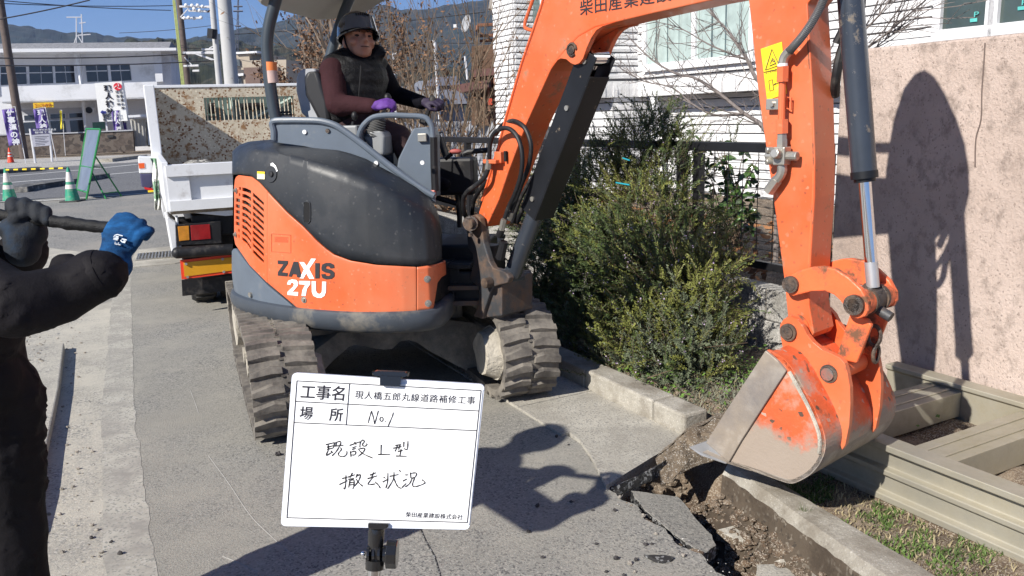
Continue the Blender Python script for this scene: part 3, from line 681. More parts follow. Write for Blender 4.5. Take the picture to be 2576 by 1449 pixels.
for k in range(10):
    y0 = 168+k*61; s = 74+k*1.0; slots.append([zz(p) for p in ((268, y0), (376, y0+s+26), (376, y0+s+62), (268, y0+42))])
def inslot(x, y): return any(inside((x, y), s_) for s_ in slots)
b = panel(o_top, o_bot, 589, 672, 128, 250, lambda x, y, t: 0, hole=inslot)
op_ = b.build('side_panel', 'orange', ex, smooth=True, solid=-.014, recalc=False)
b = panel(o_top, o_bot, 672, 1048.3, 70, 14, lambda x, y, t: .0)
o2 = b.build('side_panel', 'orange', ex, smooth=True, solid=-.014, recalc=False, bevel=.003)
b = panel(o_top, o_bot, 1049.6, 1135, 30, 14, lambda x, y, t: .0 if x < 1092 else (x-1092)/43*.03)
b.build('side_panel', 'orange', ex, smooth=True, solid=-.014, recalc=False)
b = panel(o_top, o_bot, 591, 1090, 60, 8, lambda x, y, t: .035)
b.build('radiator_core', mat('radiator', (.03, .028, .026), .8, var=.5, scale=30, dirt=(.12, .1, .08), damt=.45, dscale=25), ex)
# bolts
for x, y in ((765, 754), (1075, 702), (1077, 763), (594, 479), (593, 590)):
    p = fpp(x, y, 0); n_ = (p-Vector((-.62, 4.68, p.z))).normalized(); b = MB(); b.cyl(p-n_*.002, p+n_*.003, .017, n=18); b.cyl(p+n_*.002, p+n_*.012, .009, n=6); b.build('bolt', 'steel', op_ if x < 600 else o2, smooth=True)
# lettering on the panel: ZAXIS 27U
def wrap_text(txt, size, px, ex_px, ey_px, fitpx, hpx, m, nm, parent, bold=.0):
    vs, fs = text_mesh(txt, 1.0, .0, bold); x0 = min(v.x for v in vs); x1 = max(v.x for v in vs); y0 = min(v.y for v in vs); y1 = max(v.y for v in vs)
    b = MB(); 
    def P(v):
        u_ = (v.x-x0)/(x1-x0); t = (v.y-y0)/(y1-y0); return fpp(px[0]+ex_px[0]*fitpx*u_-ey_px[0]*hpx*t*-1, px[1]+ex_px[1]*fitpx*u_-hpx*t, -.0025)
    # subdivide long faces by triangulating the 2D outline finely is unnecessary at this size
    b.add([P(v) for v in vs], fs); return b.build(nm, m, parent, recalc=False)
def letters(polys, m, nm):
    b = MB()
    for p in polys: b.prism([fpp(x, y, -.001) for x, y in p], (0, -.0022, 0))
    return b.build(nm, m, o2)
def z3(*ps): return [zz(p) for p in ps]
letters([z3((510, 826), (608, 830), (606, 858), (548, 940), (607, 948), (602, 980), (510, 972), (512, 938), (566, 862), (511, 860))], 'decalb', 'letter_z')
letters([z3((663, 838), (706, 840), (738, 980), (732, 992), (698, 988), (692, 962), (655, 958), (644, 984), (614, 980)), ], 'decalb', 'letter_a')
letters([z3((872, 852), (914, 852), (912, 998), (872, 1000))], 'decalb', 'letter_i')
letters([z3((932, 900), (940, 866), (975, 850), (1020, 850), (1052, 868), (1056, 898), (1018, 902), (1008, 884), (985, 880), (972, 890), (976, 904), (1030, 918), (1058, 942), (1056, 982), (1028, 1004), (975, 1008), (942, 996), (930, 960), (968, 956), (978, 974), (1005, 976), (1020, 966), (1015, 952), (965, 940), (936, 924))], 'decalb', 'letter_s')
letters([z3((720, 842), (764, 843), (790, 880), (834, 808), (880, 810), (814, 908), (864, 1004), (816, 1003), (786, 950), (760, 1000), (722, 998), (764, 912))], 'decalw', 'letter_x')
letters([z3((602, 1048), (612, 1022), (645, 1010), (688, 1014), (706, 1036), (704, 1070), (680, 1100), (652, 1130), (708, 1132), (706, 1168), (604, 1158), (606, 1128), (660, 1078), (668, 1054), (655, 1040), (640, 1044), (634, 1060), (602, 1058))], 'decalw', 'number_2')
letters([z3((716, 1024), (824, 1026), (824, 1056), (792, 1100), (780, 1168), (740, 1168), (750, 1110), (776, 1060), (716, 1056))], 'decalw', 'number_7')
letters([z3((838, 1026), (878, 1028), (880, 1120), (896, 1146), (916, 1150), (934, 1136), (938, 1110), (940, 1030), (978, 1032), (976, 1130), (962, 1168), (930, 1188), (892, 1186), (854, 1166), (840, 1130))], 'decalw', 'number_u')
b = MB(); b.tube([fpp(*zz(p), -.0012) for p in ((450, 568), (636, 582), (636, 755), (450, 742))], .0012, 4, closed=True)
for k in range(6): b.tube([fpp(*zz((480, 600+k*9)), -.0012), fpp(*zz((610, 606+k*9)), -.0012)], .0008, 4)
b.build('faded_plate', mat('faded_print', (.45, .08, .03), .5), o2)
# grey corner cover
g_top = [(583, 632), (588, 625), (592, 625), (628, 672), (675, 720), (722, 759), (750, 783)]; g_bot = [(583, 700), (590, 738), (595, 743), (631, 764), (683, 779), (750, 786)]
b = panel(g_top, g_bot, 583, 750, 40, 10, lambda x, y, t: .004)
gc = b.build('corner_cover', 'grey', ex, smooth=True, solid=-.014, recalc=False, bevel=.004)
p = fpp(632, 741, .004); b = MB(); b.cyl(p-Vector((-.006, -.006, 0)), p+Vector((-.008, -.008, 0)), .014, n=12); b.build('bolt', 'steel', gc)
# skirt
def ring(z, d): 
    return [Vector((x, y, z)) for x, y in (offs(d)+[(-.30, 4.3), (-.35, 5.0), (-.6, 5.38), (-1.0, 5.42)])]
b = MB(); b.grid([ring(z, d) for z, d in ((.47, .10), (.475, .03), (.495, .0), (.53, -.014), (.56, -.018), (.585, -.012), (.595, .01), (.595, .10))], wrap=True)
R_ = ring(.47, .10); b.add(R_, [tuple(range(len(R_)))[::-1]]); R_ = ring(.595, .10); b.add(R_, [tuple(range(len(R_)))])
b.build('bottom_skirt', mat('skirt', (.05, .06, .075), .5, var=.1, dirt=(.26, .23, .18), damt=.38, dscale=4, bump=.1), ex, smooth=True, ang=50)
# inner body core (dark)
b = MB(); co = [Vector((x, y, .6)) for x, y in offs(.06)]+[Vector((-.30, 4.3, .6)), Vector((-.35, 5.0, .6)), Vector((-.6, 5.33, .6)), Vector((-1.0, 5.36, .6))]
b.prism(co, (0, 0, .16)); co2 = [Vector((x, y, .6)) for x, y in offs(.10) if x < -.62]+[Vector((-.62, 4.3, .6)), Vector((-.7, 5.2, .6)), Vector((-1.0, 5.3, .6))]
b.prism(co2, (0, 0, .62)); b.build('engine_bay', 'black', ex, bevel=.01)
# rear edge of the engine hood, runs round the tail
b = MB(); tl_ = [(x, y) for x, y in offs(-.004)][:6]; tl_ = [(-.6, 5.40), (-1.0, 5.40)]+tl_
b.grid([[Vector((x+.075*(z-.56)/.72, y, z)) for x, y in q] for z, q in ((.60, tl_), (1.28, tl_), (1.36, [(x+.02, y+.02) for x, y in tl_]), (1.40, [(x+.10, y+.06) for x, y in tl_]))])
b.build('tail_hood', 'hood', ex, smooth=True)
# charcoal hood
h_bot = [(584, 440), (600, 438), (632, 442), (653, 458), (689, 497), (723, 533), (762, 567), (796, 602), (817, 621), (840, 638), (881, 653), (949, 664), (1050, 669), (1088, 664), (1106, 657), (1114, 650)]
h_ridge = [(584, 400), (600, 388), (640, 378), (698, 386), (760, 402), (844, 428), (948, 466), (1017, 500), (1060, 524), (1085, 540), (1104, 560), (1114, 590)]
h_top = [(584, 382), (596, 370), (604, 364), (625, 356), (687, 350), (765, 358), (851, 375), (922, 400), (993, 439), (1047, 471), (1082, 499), (1100, 530), (1114, 585)]
b = MB(); rows = []; NX = 110
for j in range(15):
    row = []
    for i in range(NX+1):
        x = 584+(1112-584)*i/NX; yb, yr, yt = lerpf(h_bot, x), lerpf(h_ridge, x), lerpf(h_top, x); 
        if j <= 8:
            t = j/8; y = yb+(yr-yb)*t; d = -.003+.034*t**2.2
        else:
            t = (j-8)/6; y = yr+(yt-yr)*t; d = .031+.24*t**1.25*min(1, (1116-x)/160+.12)*min(1, max(.12, (x-575)/90))
        row.append(fpp(x, y, d))
    rows.append(row)
b.grid(rows)
hood = b.build('hood', 'hood', ex, smooth=True, solid=.016, recalc=False, ang=60)
# slotted handle, lock, stickers on the hood
def sticker(px, m, nm, par, d=-.004, dd=0.02):
    b = MB(); b.prism([fpp(x, y, d) for x, y in px], (0, -.002, 0)); return b.build(nm, m, par)
def lerp_d(x, y):
    yb, yr = lerpf(h_bot, x), lerpf(h_ridge, x); t = max(0, min(1, (y-yb)/(yr-yb))); return -.003+.034*t**2.2
sl_ = [(765, 512), (769, 508), (775, 508), (780, 513), (781, 540), (780, 555), (776, 561), (769, 561), (764, 556)]
b = MB(); b.prism([fpp(x, y, lerp_d(x, y)-.002) for x, y in sl_], (0, -.0015, 0)); b.build('handle_slot', 'void', hood)
b = MB(); b.tube([fpp(x, y, lerp_d(x, y)-.002) for x, y in sl_], .003, 6, closed=True, smooth=3); b.build('slot_rim', 'hood', hood, smooth=True)
p = fpp(682, 438, lerp_d(682, 438)); n_ = Vector((-.5, -.85, .15)).normalized()
b = MB(); b.cyl(p-n_*.005, p+n_*.004, .040, n=28); b.build('lock_recess', mat('hood_dark', (.02, .022, .026), .5), hood, smooth=True)
b = MB(); b.cyl(p+n_*.003+Vector((.008, 0, 0)), p+n_*.016+Vector((.008, 0, 0)), .014, n=16); b.build('lock', 'black', hood, smooth=True)
def hst(px, m, nm, off=.003): b = MB(); b.prism([fpp(x, y, lerp_d(x, y)-off) for x, y in px], (0, -.0015, 0)); return b.build(nm, m, hood)
hst([(681, 411), (686, 409), (694, 417), (699, 430), (694, 433), (689, 423), (681, 418)], 'decalw', 'lock_decal')
hst([(647, 431), (666, 432), (666, 451), (647, 450)], mat('cream', (.75, .68, .45), .5), 'sticker'); hst([(647, 431), (666, 432), (666, 437), (647, 436)], 'yellow', 'sticker', .005)
# upper frame directions
uf_ = Vector((.985, -.17, 0)).normalized(); ur_ = Vector((-.17, -.985, 0)).normalized()
def pu(x, y, k): return pl(x, y, UC+ur_*k, ur_)
def Uf(s, k, z): return UC+uf_*s+ur_*k+Z*z
UM = Matrix((uf_, -ur_, Z)).transposed()
# cab side guard: panel + rail
KG = .50
gt_ = [(687, 306), (725, 303), (765, 303), (800, 304), (822, 308), (840, 314), (858, 324), (908, 360), (993, 427), (1064, 477), (1093, 493)]
gb_ = [(1095, 510), (1047, 485), (993, 452), (922, 414), (851, 388), (765, 368), (690, 358), (687, 330)]
b = MB(); b.prism([pu(x, y, KG) for x, y in gt_+gb_], -ur_*.02); gd = b.build('guard_panel', 'grey', ex, bevel=.004)
b = MB(); b.tube([pu(x, y, KG) for x, y in [(689, 352), (689, 330)]+gt_], .017, 10, smooth=4); b.build('guard_rail', 'grey', ex, smooth=True)
b = MB(); b.tube([pu(x, y, KG-.005) for x, y in ((700, 340), (712, 324), (740, 318), (800, 320), (835, 332), (900, 374), (990, 440), (1060, 492))], .005, 6, smooth=3); b.build('guard_bead', 'black', gd, smooth=True)
for x, y, m in ((767, 332, 'white'), (825, 329, 'grease'), (947, 410, 'white'), (1063, 409, 'white')):
    p = pu(x, y, KG); b = MB(); b.cyl(p, p+ur_*.008, .011, n=10); b.build('bolt', m, gd)
# control tower
KT = .40
tw = [(1040, 322), (1079, 320), (1088, 340), (1090, 500), (997, 425), (1001, 400), (1029, 342)]
b = MB(); b.prism([pu(x, y, KT) for x, y in tw], -ur_*.16); ct = b.build('control_tower', 'grey', ex, bevel=.012, seg=3)
b = MB(); p = pu(1064, 346, KT); b.box(p+ur_*.01, (.045, .02, .04), UM); b.build('catch', 'steel', ct, bevel=.003)
b = MB(); b.tube([pu(x, y, KT+.03) for x, y in ((901, 352), (906, 330), (918, 311), (940, 295), (975, 290), (1020, 291), (1064, 294), (1080, 306), (1088, 330), (1091, 400), (1093, 491))], .014, 10, smooth=4); b.build('grab_hoop', 'grey', ex, smooth=True)
b = MB(); b.tube([pu(x, y, KT+.03) for x, y in ((1091, 345), (1092, 420), (1095, 480))], .019, 10); b.build('hoop_sleeve', 'black', ex, smooth=True)
# right console: boot, lever, bellows
b = MB(); b.prism([pu(x, y, .30) for x, y in ((912, 346), (930, 330), (962, 330), (968, 344), (966, 392), (945, 392))], -ur_*.2); b.build('console', 'lgrey', ex, bevel=.015, seg=3)
b = MB()
bl_ = [(946, 342), (948, 330), (950, 318), (956, 306), (964, 300)]
cpt = [pu(942+i*1.6, 342-i*5.4, .25) for i in range(9)]; b.tube(sum([[c, c+Vector((0, 0, .004))] for c in cpt], []), sum([[.060-.003*i, .050-.003*i] for i in range(9)], []), 14)
b.build('lever_boot', mat('rubber_boot', (.10, .10, .10), .6), ex, smooth=True, ang=80)
b = MB(); b.tube([pu(958, 300, .22), pu(968, 276, .16), pu(972, 262, .12)], [.012, .010, .012], 8); b.ball(pu(975, 248, .1), (.022, .022, .03)); b.build('joystick', 'black', ex, smooth=True)
b = MB(); b.tube([pu(884, 330, .33), pu(888, 306, .33)], [.014, .006], 8); b.ball(pu(892, 292, .33), (.017, .017, .024)); b.build('lever', 'black', ex, smooth=True)
b = MB(); b.box(pu(880, 345, .32), (.13, .12, .12), UM); b.build('lever_box', 'lgrey', ex, bevel=.01)
# left console with lever
b = MB(); b.box(Uf(.34, -.34, 1.15), (.34, .14, .22), UM); b.build('left_console', 'black', ex, bevel=.02)
b = MB(); b.tube([pu(1064, 312, -.12), pu(1076, 285, -.12), pu(1085, 262, -.12)], [.03, .012, .012], 8); b.ball(pu(1088, 255, -.12), (.022, .022, .034)); b.build('joystick', 'black', ex, smooth=True)
# seat
b = MB(); b.prism([pu(x, y, .22) for x, y in ((744, 228), (745, 196), (750, 182), (762, 173), (792, 172), (798, 186), (800, 240), (814, 290), (818, 306), (780, 306), (757, 284))], -ur_*.44); st_ = b.build('seat_shell', mat('seat_shell', (.34, .35, .37), .5), ex, bevel=.03, seg=4, smooth=True)
b = MB(); b.prism([pu(x, y, .235) for x, y in ((763, 196), (770, 180), (800, 178), (812, 215), (826, 262), (832, 304), (802, 308), (788, 280), (766, 238))], -ur_*.40); b.build('backrest', mat('black_vinyl', (.016, .016, .018), .45), ex, bevel=.035, seg=4, smooth=True)
b = MB(); b.box(Uf(-.05, 0, 1.12), (.46, .42, .14), UM); b.build('seat_cushion', mat('black_vinyl2', (.02, .02, .022), .5), ex, bevel=.04, seg=3, smooth=True)
b = MB(); b.box(Uf(-.08, 0, .93), (.5, .48, .26), UM); b.build('seat_base', 'black', ex, bevel=.02)
b = MB(); b.box(Uf(.12, -.12, .74), (1.0, 1.05, .03), UM); b.box(Uf(.30, .12, .66), (.5, .5, .14), UM); b.build('floor_plate', 'black', ex, bevel=.008)
# beacon-like round canister behind the guard
b = MB(); p = pu(714, 302, .3); b.cyl(p-Z*.03, p+Z*.012, .048, n=20); b.cyl(p+Z*.012, p+Z*.03, .042, n=20); b.cyl(p+Z*.035, p+Z*.045, .044, .038, n=20); b.build('air_cleaner_cap', 'black', ex, smooth=True, ang=30)
b = MB(); b.cyl(p+Z*.013, p+Z*.022, .045, n=20); b.build('cap_ring', mat('cream2', (.6, .55, .42), .5), ex)
# canopy: two rear posts and roof
b = MB(); b.tube([pu(x, y, .36) for x, y in ((697, 352), (696, 310), (690, 280), (680, 215), (675, 160), (672, 110), (678, 60), (694, 0), (712, -60))], [.031]*9, 14, smooth=4)
pa = b.build('canopy_post', mat('post_paint', (.04, .052, .065), .38, var=.05), ex, smooth=True)
b = MB(); b.tube([pu(x, y, -.36) for x, y in ((816, 300), (812, 240), (817, 190), (834, 130), (852, 70), (872, 15), (900, -50))], .030, 14, smooth=4); b.build('canopy_post', MC['post_paint'], ex, smooth=True)
p0 = pu(681, 167, .39); p1 = pu(686, 212, .39); b = MB(); s_ = uf_*.014
b.quad(p0-s_+ur_*.008, p1-s_+ur_*.008, p1+s_+ur_*.008, p0+s_+ur_*.008); 
b = MB()
b.tube([pu(680.5, 156, .36), pu(681.5, 178, .36)], .0325, 12); b.build('orange_tape', mat('tape', (.7, .2, .05), .5), pa, smooth=True)
b = MB(); b.tube([pu(681.5, 178, .36), pu(686, 209, .36)], .0325, 12); b.build('white_tape', mat('tape_w', (.5, .36, .32), .5), pa, smooth=True)
roofm = mat('canopy_plastic', (.40, .38, .34), .5, var=.05)
def rf(s, k): return Uf(s, k, 2.135+.42*(s+.36)*(1 if s>-.1 else .5)+.0*k)
out = []
for s0, k0, a0 in ((-.36, .40, 180), (-.36, -.62, 180), (.75, -.62, 0), (.75, .40, 0)):
    pass
def rr(s0, s1, k0, k1, r_, dz, n=6):
    q = []
    for cs, ck, a0 in ((s1-r_, k1-r_, 0), (s0+r_, k1-r_, 90), (s0+r_, k0+r_, 180), (s1-r_, k0+r_, 270)):
        for i in range(n+1): a = math.radians(a0+90*i/n); q.append(rf(cs+r_*math.cos(a), ck+r_*math.sin(a))+Z*dz)
    return q
b = MB(); rg = [rr(-.40, .66, -.55, .46, .20, 0.0), rr(-.44, .70, -.59, .50, .24, -.03), rr(-.46, .72, -.61, .52, .25, .0), rr(-.45, .71, -.60, .51, .24, .05), rr(-.36, .62, -.50, .42, .2, .085)]
b.grid(rg, wrap=True); b.add(rg[0], [tuple(range(len(rg[0])))[::-1]]); b.add(rg[-1], [tuple(range(len(rg[0])))]); b.build('canopy_roof', roofm, ex, smooth=True, ang=50)
# front-left rails and pedals
b = MB(); b.tube([pu(x, y, -.35) for x, y in ((1102, 338), (1125, 410), (1149, 482), (1156, 572))], .014, 8, smooth=2); b.tube([pu(x, y, -.30) for x, y in ((1112, 345), (1135, 415), (1156, 490))], .010, 8); b.build('travel_lever', 'black', ex, smooth=True)
b = MB(); b.tube([pu(x, y, -.42) for x, y in ((1156, 570), (1158, 480), (1162, 400), (1167, 387), (1178, 382), (1232, 377))], .016, 8); b.tube([pu(1160, 471, -.42), pu(1232, 456, -.42)], .012, 8); b.build('front_rail', 'black', ex, smooth=True)
b = MB(); b.tube([pu(1098, 497, -.3), pu(1150, 512, -.3)], .016, 6); b.build('step_bar', 'black', ex)
b = MB(); b.tube([pu(1120, 400, -.1), pu(1138, 386, -.1)], .012, 8); b.build('pedal_arm', 'black', ex)
b = MB(); b.ball(pu(1146, 381, -.1), (.035, .015, .015)); b.build('red_pedal', mat('dull_red', (.35, .08, .07), .6), ex, smooth=True)
b = MB(); p = pu(1088, 486, .45); b.box(p, (.03, .03, .03), UM); b.build('red_switch', mat('pale_red', (.6, .2, .16), .4), ex, bevel=.004)
# dark clutter in front of the floor: valve block, hoses
b = MB(); b.box(Uf(.52, .05, .72), (.28, .42, .22), UM); b.box(Uf(.50, -.3, .66), (.3, .3, .2), UM); b.box(Uf(.60, .22, .62), (.18, .3, .18), UM); b.build('front_housing', 'black', ex, bevel=.015)
b = MB(); b.box(pu(1160, 682, .25), (.16, .1, .09), UM); b.build('frame_block', mat('worn_grey', (.25, .25, .25), .7, dirt=(.1, .09, .08), damt=.5), ex, bevel=.006)
# ---- swing bracket, boom, arm
HB = Vector((.643, -.766, 0)).normalized(); NB = Vector((-.766, -.643, 0)).normalized(); PB = Vector((-.2, 4.35, 0))
def bp(x, y, off=0): return pl(x, y, PB+NB*off, NB)
br_out = [(1197, 539), (1207, 549), (1217, 611), (1231, 658), (1240, 674), (1260, 680), (1275, 689), (1281, 700), (1276, 712), (1258, 716), (1240, 722), (1231, 740), (1217, 783), (1213, 803), (1190, 795), (1201, 769), (1205, 745), (1203, 722), (1190, 712), (1180, 700), (1190, 666), (1188, 638), (1176, 623), (1174, 588), (1172, 560), (1180, 545)]
b = MB(); b.prism([bp(x, y, .125) for x, y in br_out], -NB*.035); sb = b.build('swing_bracket', 'cast', ex, bevel=.006)
b = MB(); b.prism([bp(x+6, y, -.10) for x, y in br_out], -NB*.035); b.prism([bp(x, y, .10) for x, y in ((1205, 690), (1262, 700), (1262, 795), (1213, 800))], -NB*.21); b.build('bracket_web', 'cast', sb, bevel=.006)
for (yy0, yy1) in ((719, 729), (757, 768)):
    p = bp(1205, (yy0+yy1)/2, .11); zt = bp(1205, yy0, .11).z; zb = bp(1205, yy1, .11).z
    q = pu(1121, (yy0+yy1)/2, .42); dq = (Vector((q.x, q.y, 0))-Vector((p.x, p.y, 0)))
    base = Vector((p.x, p.y, 0)); nn = Vector((dq.y, -dq.x, 0)).normalized()
    if nn.y < 0: nn = -nn
    b = MB(); pl_ = [base, base+dq*.93-nn*.0, base+dq, base+dq+nn*.05, base+dq*.8+nn*.13, base+nn*.2, base-dq*.25+nn*.15]
    b.prism([v+Z*zb for v in pl_], Z*(zt-zb)); b.build('bracket_lug', 'cast', sb, bevel=.005)
b = MB(); c0 = bp(1183, 562, .18); b.cyl(c0, bp(1183, 562, .125)-NB*.02, .038, n=20); b.cyl(c0+NB*.004, c0-NB*.01, .026, n=16); b.tube([c0+Z*-.05, c0-Z*.065], .012, 6); b.build('boom_foot_pin', 'grease', sb, smooth=True, ang=40)
pc = bp(1283, 700, .0); b = MB(); b.cyl(pc+NB*.17, pc-NB*.13, .026, n=16); b.build('cylinder_foot_pin', 'grease', sb, smooth=True)
# frame nose with vertical pivot
pv = Uf(.80, .20, 0); b = MB(); b.cyl(Vector((pv.x-.12, pv.y+.02, .55)), Vector((pv.x-.12, pv.y+.02, .82)), .055, n=20); b.build('swing_post', 'black', ex, smooth=True)
boom_px = [(1204, 535), (1216, 498), (1257, 365), (1272, 306), (1316, 157), (1362, 21), (1385, -50), (1420, -115), (1480, -155), (1560, -165), (1750, -145), (1900, -150), (1975, -175), (2000, -150), (1990, -100), (1940, -55), (1905, -22), (1850, -10), (1779, 3), (1743, 11), (1640, 34), (1544, 57), (1498, 68), (1455, 92), (1420, 128), (1396, 158), (1384, 178), (1323, 313), (1279, 431), (1254, 505), (1223, 572), (1210, 560)]
BO = .078
b = MB(); b.prism([bp(x, y, BO) for x, y in boom_px], -NB*.156)
boom = b.build('boom', 'orange', ex, bevel=.006)
# weld plates proud of the box section
lug = [(1396, 160), (1420, 128), (1455, 92), (1498, 68), (1544, 57), (1572, 60), (1540, 74), (1515, 92), (1500, 112), (1490, 140), (1478, 158), (1464, 165), (1445, 163), (1432, 152), (1420, 148), (1405, 153), (1392, 166)]
lug = [(1396, 160), (1420, 128), (1455, 92), (1498, 68), (1544, 57), (1516, 66), (1500, 76), (1487, 95), (1475, 122), (1466, 148), (1457, 159), (1446, 163), (1436, 159), (1424, 149), (1410, 147), (1398, 154), (1388, 172)]
b = MB(); b.prism([bp(x, y, BO+.004) for x, y in lug], -NB*.026); b.prism([bp(x, y, BO+.004)-NB*.137 for x, y in lug], -NB*.026); lg = b.build('cylinder_lug', 'orange', boom, bevel=.004)
b = MB(); c0 = bp(1440, 125, BO+.004); b.tube([c0+NB*.004+(HB*math.cos(a)+Z*math.sin(a))*.026 for a in [i*.6 for i in range(10)]], .006, 6); b.cyl(c0, c0+NB*.008, .018, n=14); b.build('greasy_pin', 'grease', lg)
b = MB(); b.tube([bp(x, y, BO) for x, y in ((1213, 505), (1254, 368), (1270, 306), (1313, 158), (1360, 21), (1382, -60))], .007, 6); b.tube([bp(x, y, -BO) for x, y in ((1222, 505), (1262, 368), (1279, 306), (1320, 158), (1366, 21), (1388, -60))], .007, 6); b.build('boom_edge', 'orange', boom, smooth=True)
b = MB(); t0 = bp(1459, 36, BO+.002); t1 = bp(1650, 4, BO+.002)
ex1 = (t1-t0).normalized(); ey1 = (Z-ex1*Z.dot(ex1)).normalized()
put_text(b, '柴田産業建設', .066, t0, ex1, ey1, spacing=1.06, ext=.0008, bold=.0, fit=(bp(1690, 0, BO)-t0).length*1.0)
b.build('boom_lettering', 'decalb', boom, recalc=False)
b = MB(); b.tube([bp(x, y, BO-.01) for x, y in ((1352, -40), (1340, 0), (1326, 40), (1320, 62), (1324, 72), (1345, 78))], .008, 8, smooth=3); b.build('boom_handle', 'orange', boom, smooth=True)
# hose clamp on the boom
b = MB(); p = bp(1262, 395, BO); b.box(p+NB*.012, (.05, .03, .055), Matrix((HB, -NB, Z)).transposed()); b.box(p+NB*.03-HB*.035-Z*.02, (.10, .045, .02), Matrix((HB, -NB, Z)).transposed()); b.build('hose_clamp', 'orange', boom, bevel=.004)
b = MB(); b.box(p+NB*.012+HB*.045+Z*.005, (.015, .012, .05), Matrix((HB, -NB, Z)).transposed()); b.build('clamp_slot', 'void', boom)
# boom cylinder with guard
ct0, cb0 = bp(1500, 145, 0), bp(1287, 695, 0); dcy = (ct0-cb0).normalized(); Lc = (ct0-cb0).length
b = MB(); b.cyl(cb0+dcy*.02, cb0+dcy*(Lc*.62), .045, n=24); b.cyl(cb0-NB*.05, cb0+NB*.05, .045, n=20); b.cyl(cb0+dcy*Lc*.60, cb0+dcy*Lc*.63, .05, n=24); bc = b.build('boom_cylinder', 'tube', ex, smooth=True, ang=40)
b = MB(); b.cyl(cb0+dcy*Lc*.6, ct0-dcy*.02, .022, n=20); b.cyl(ct0-NB*.05, ct0+NB*.05, .036, n=20); b.build('rod', 'chrome', bc, smooth=True)
gx = [(1444, 171), (1387, 356), (1337, 514), (1374, 524), (1398, 470), (1446, 349), (1505, 160), (1500, 140), (1488, 134), (1476, 148)]
sidev = dcy.cross(NB).normalized()
b = MB(); q0 = ct0-dcy*.0; 
def gch(t, a, n_): return cb0+dcy*(Lc*t)+sidev*a+NB*n_
for n_ in (.055, -.060):
    b.hexa([gch(.33, -.055, n_), gch(.33, .055, n_), gch(1.02, .055, n_), gch(1.02, -.055, n_)], [gch(.33, -.055, n_+.005), gch(.33, .055, n_+.005), gch(1.02, .055, n_+.005), gch(1.02, -.055, n_+.005)])
sg = 1 if sidev.dot(Vector((0, -1, 0))) > 0 else -1
b.hexa([gch(.33, sg*.055, -.060), gch(.33, sg*.055, .060), gch(.95, sg*.055, .060), gch(.95, sg*.055, -.060)], [gch(.33, sg*.061, -.060), gch(.33, sg*.061, .060), gch(.95, sg*.061, .060), gch(.95, sg*.061, -.060)])
cg = b.build('cylinder_guard', 'guard', bc, bevel=.002)
b = MB()
for t, n_ in ((.985, .062), (.80, .062), (.40, .062)): b.cyl(gch(t, 0, n_-.003), gch(t, 0, n_+.005), .012, n=10)
b.build('guard_bolt', 'steel', cg)
# hoses round the boom foot
def hose(pts, r_, par=None, nm='hose', m='black', sm=6): b = MB(); b.tube([bp(x, y, o) for x, y, o in pts], r_, 10, smooth=sm); return b.build(nm, m, par or boom, smooth=True)
hose([(1231, 400, .12), (1234, 356, .13), (1248, 331, .13), (1273, 322, .13), (1295, 335, .13), (1309, 363, .13), (1314, 402, .13), (1309, 445, .13), (1295, 488, .13), (1280, 520, .12), (1270, 548, .12)], .011)
hose([(1247, 338, .02), (1266, 313, .05), (1291, 304, .08), (1316, 317, .09), (1330, 342, .09), (1336, 374, .09), (1329, 420, .09), (1312, 463, .09), (1299, 500, .09), (1288, 530, .09)], .011)
hose([(1228, 425, .12), (1218, 448, .13), (1195, 468, .14), (1176, 482, .14), (1166, 500, .14), (1166, 524, .13), (1172, 545, .10), (1180, 560, .05)], .012)
hose([(1225, 455, .06), (1206, 480, .06), (1192, 506, .04), (1188, 540, .0)], .011)
hose([(1345, 440, .03), (1325, 470, .04), (1305, 510, .03), (1290, 560, .02)], .010)
hose([(1392, 330, -.09), (1374, 380, -.02), (1352, 440, .02), (1326, 500, .03), (1300, 560, .0)], .012)
for pts in (((1231, 402, .12), (1228, 425, .12)), ((1268, 552, .12), (1262, 578, .12)), ((1287, 532, .09), (1280, 552, .09))):
    b = MB(); b.tube([bp(x, y, o) for x, y, o in pts], .0155, 6); b.build('hose_fitting', 'steel', boom)
b = MB(); b.tube([bp(1262, 578, .12), bp(1255, 594, .12)], .018, 10); b.tube([bp(1268, 608, .1), bp(1258, 650, .1)], [.02, .024], 10); b.build('hose_end', 'black', boom, smooth=True)
# arm
arm_px = [(1883, 0), (1868, -120), (1868, -250), (1880, -380), (1910, -500), (1945, -560), (1980, -580), (2015, -555), (2050, -498), (2095, -400), (2125, -310), (2142, -210), (2146, -120), (2125, -70), (2060, -25), (2031, 10), (2045, 249), (2050, 400), (2049, 498), (2040, 640), (2035, 740), (2036, 770), (2048, 838), (2040, 852), (2012, 850), (1990, 843), (1982, 800), (1972, 702), (1954, 565), (1945, 498), (1909, 249)]
AO = .068
b = MB(); b.prism([bp(x, y, AO) for x, y in arm_px], -NB*.136); arm = b.build('arm', 'orange_worn', ex, bevel=.007)
arm.data.materials[0] = M['orange']
b = MB(); b.tube([bp(x, y, AO-.003) for x, y in ((2030, 60), (2042, 249), (2047, 400), (2045, 498), (2036, 640), (2032, 735))], .004, 6); b.build('weld_seam', 'orange_worn', arm, smooth=True)
b = MB(); c0 = bp(2030, 815, 0); b.cyl(c0+NB*.074, c0-NB*.074, .05, n=24); b.build('arm_boss', 'orange_worn', arm, smooth=True, ang=40)
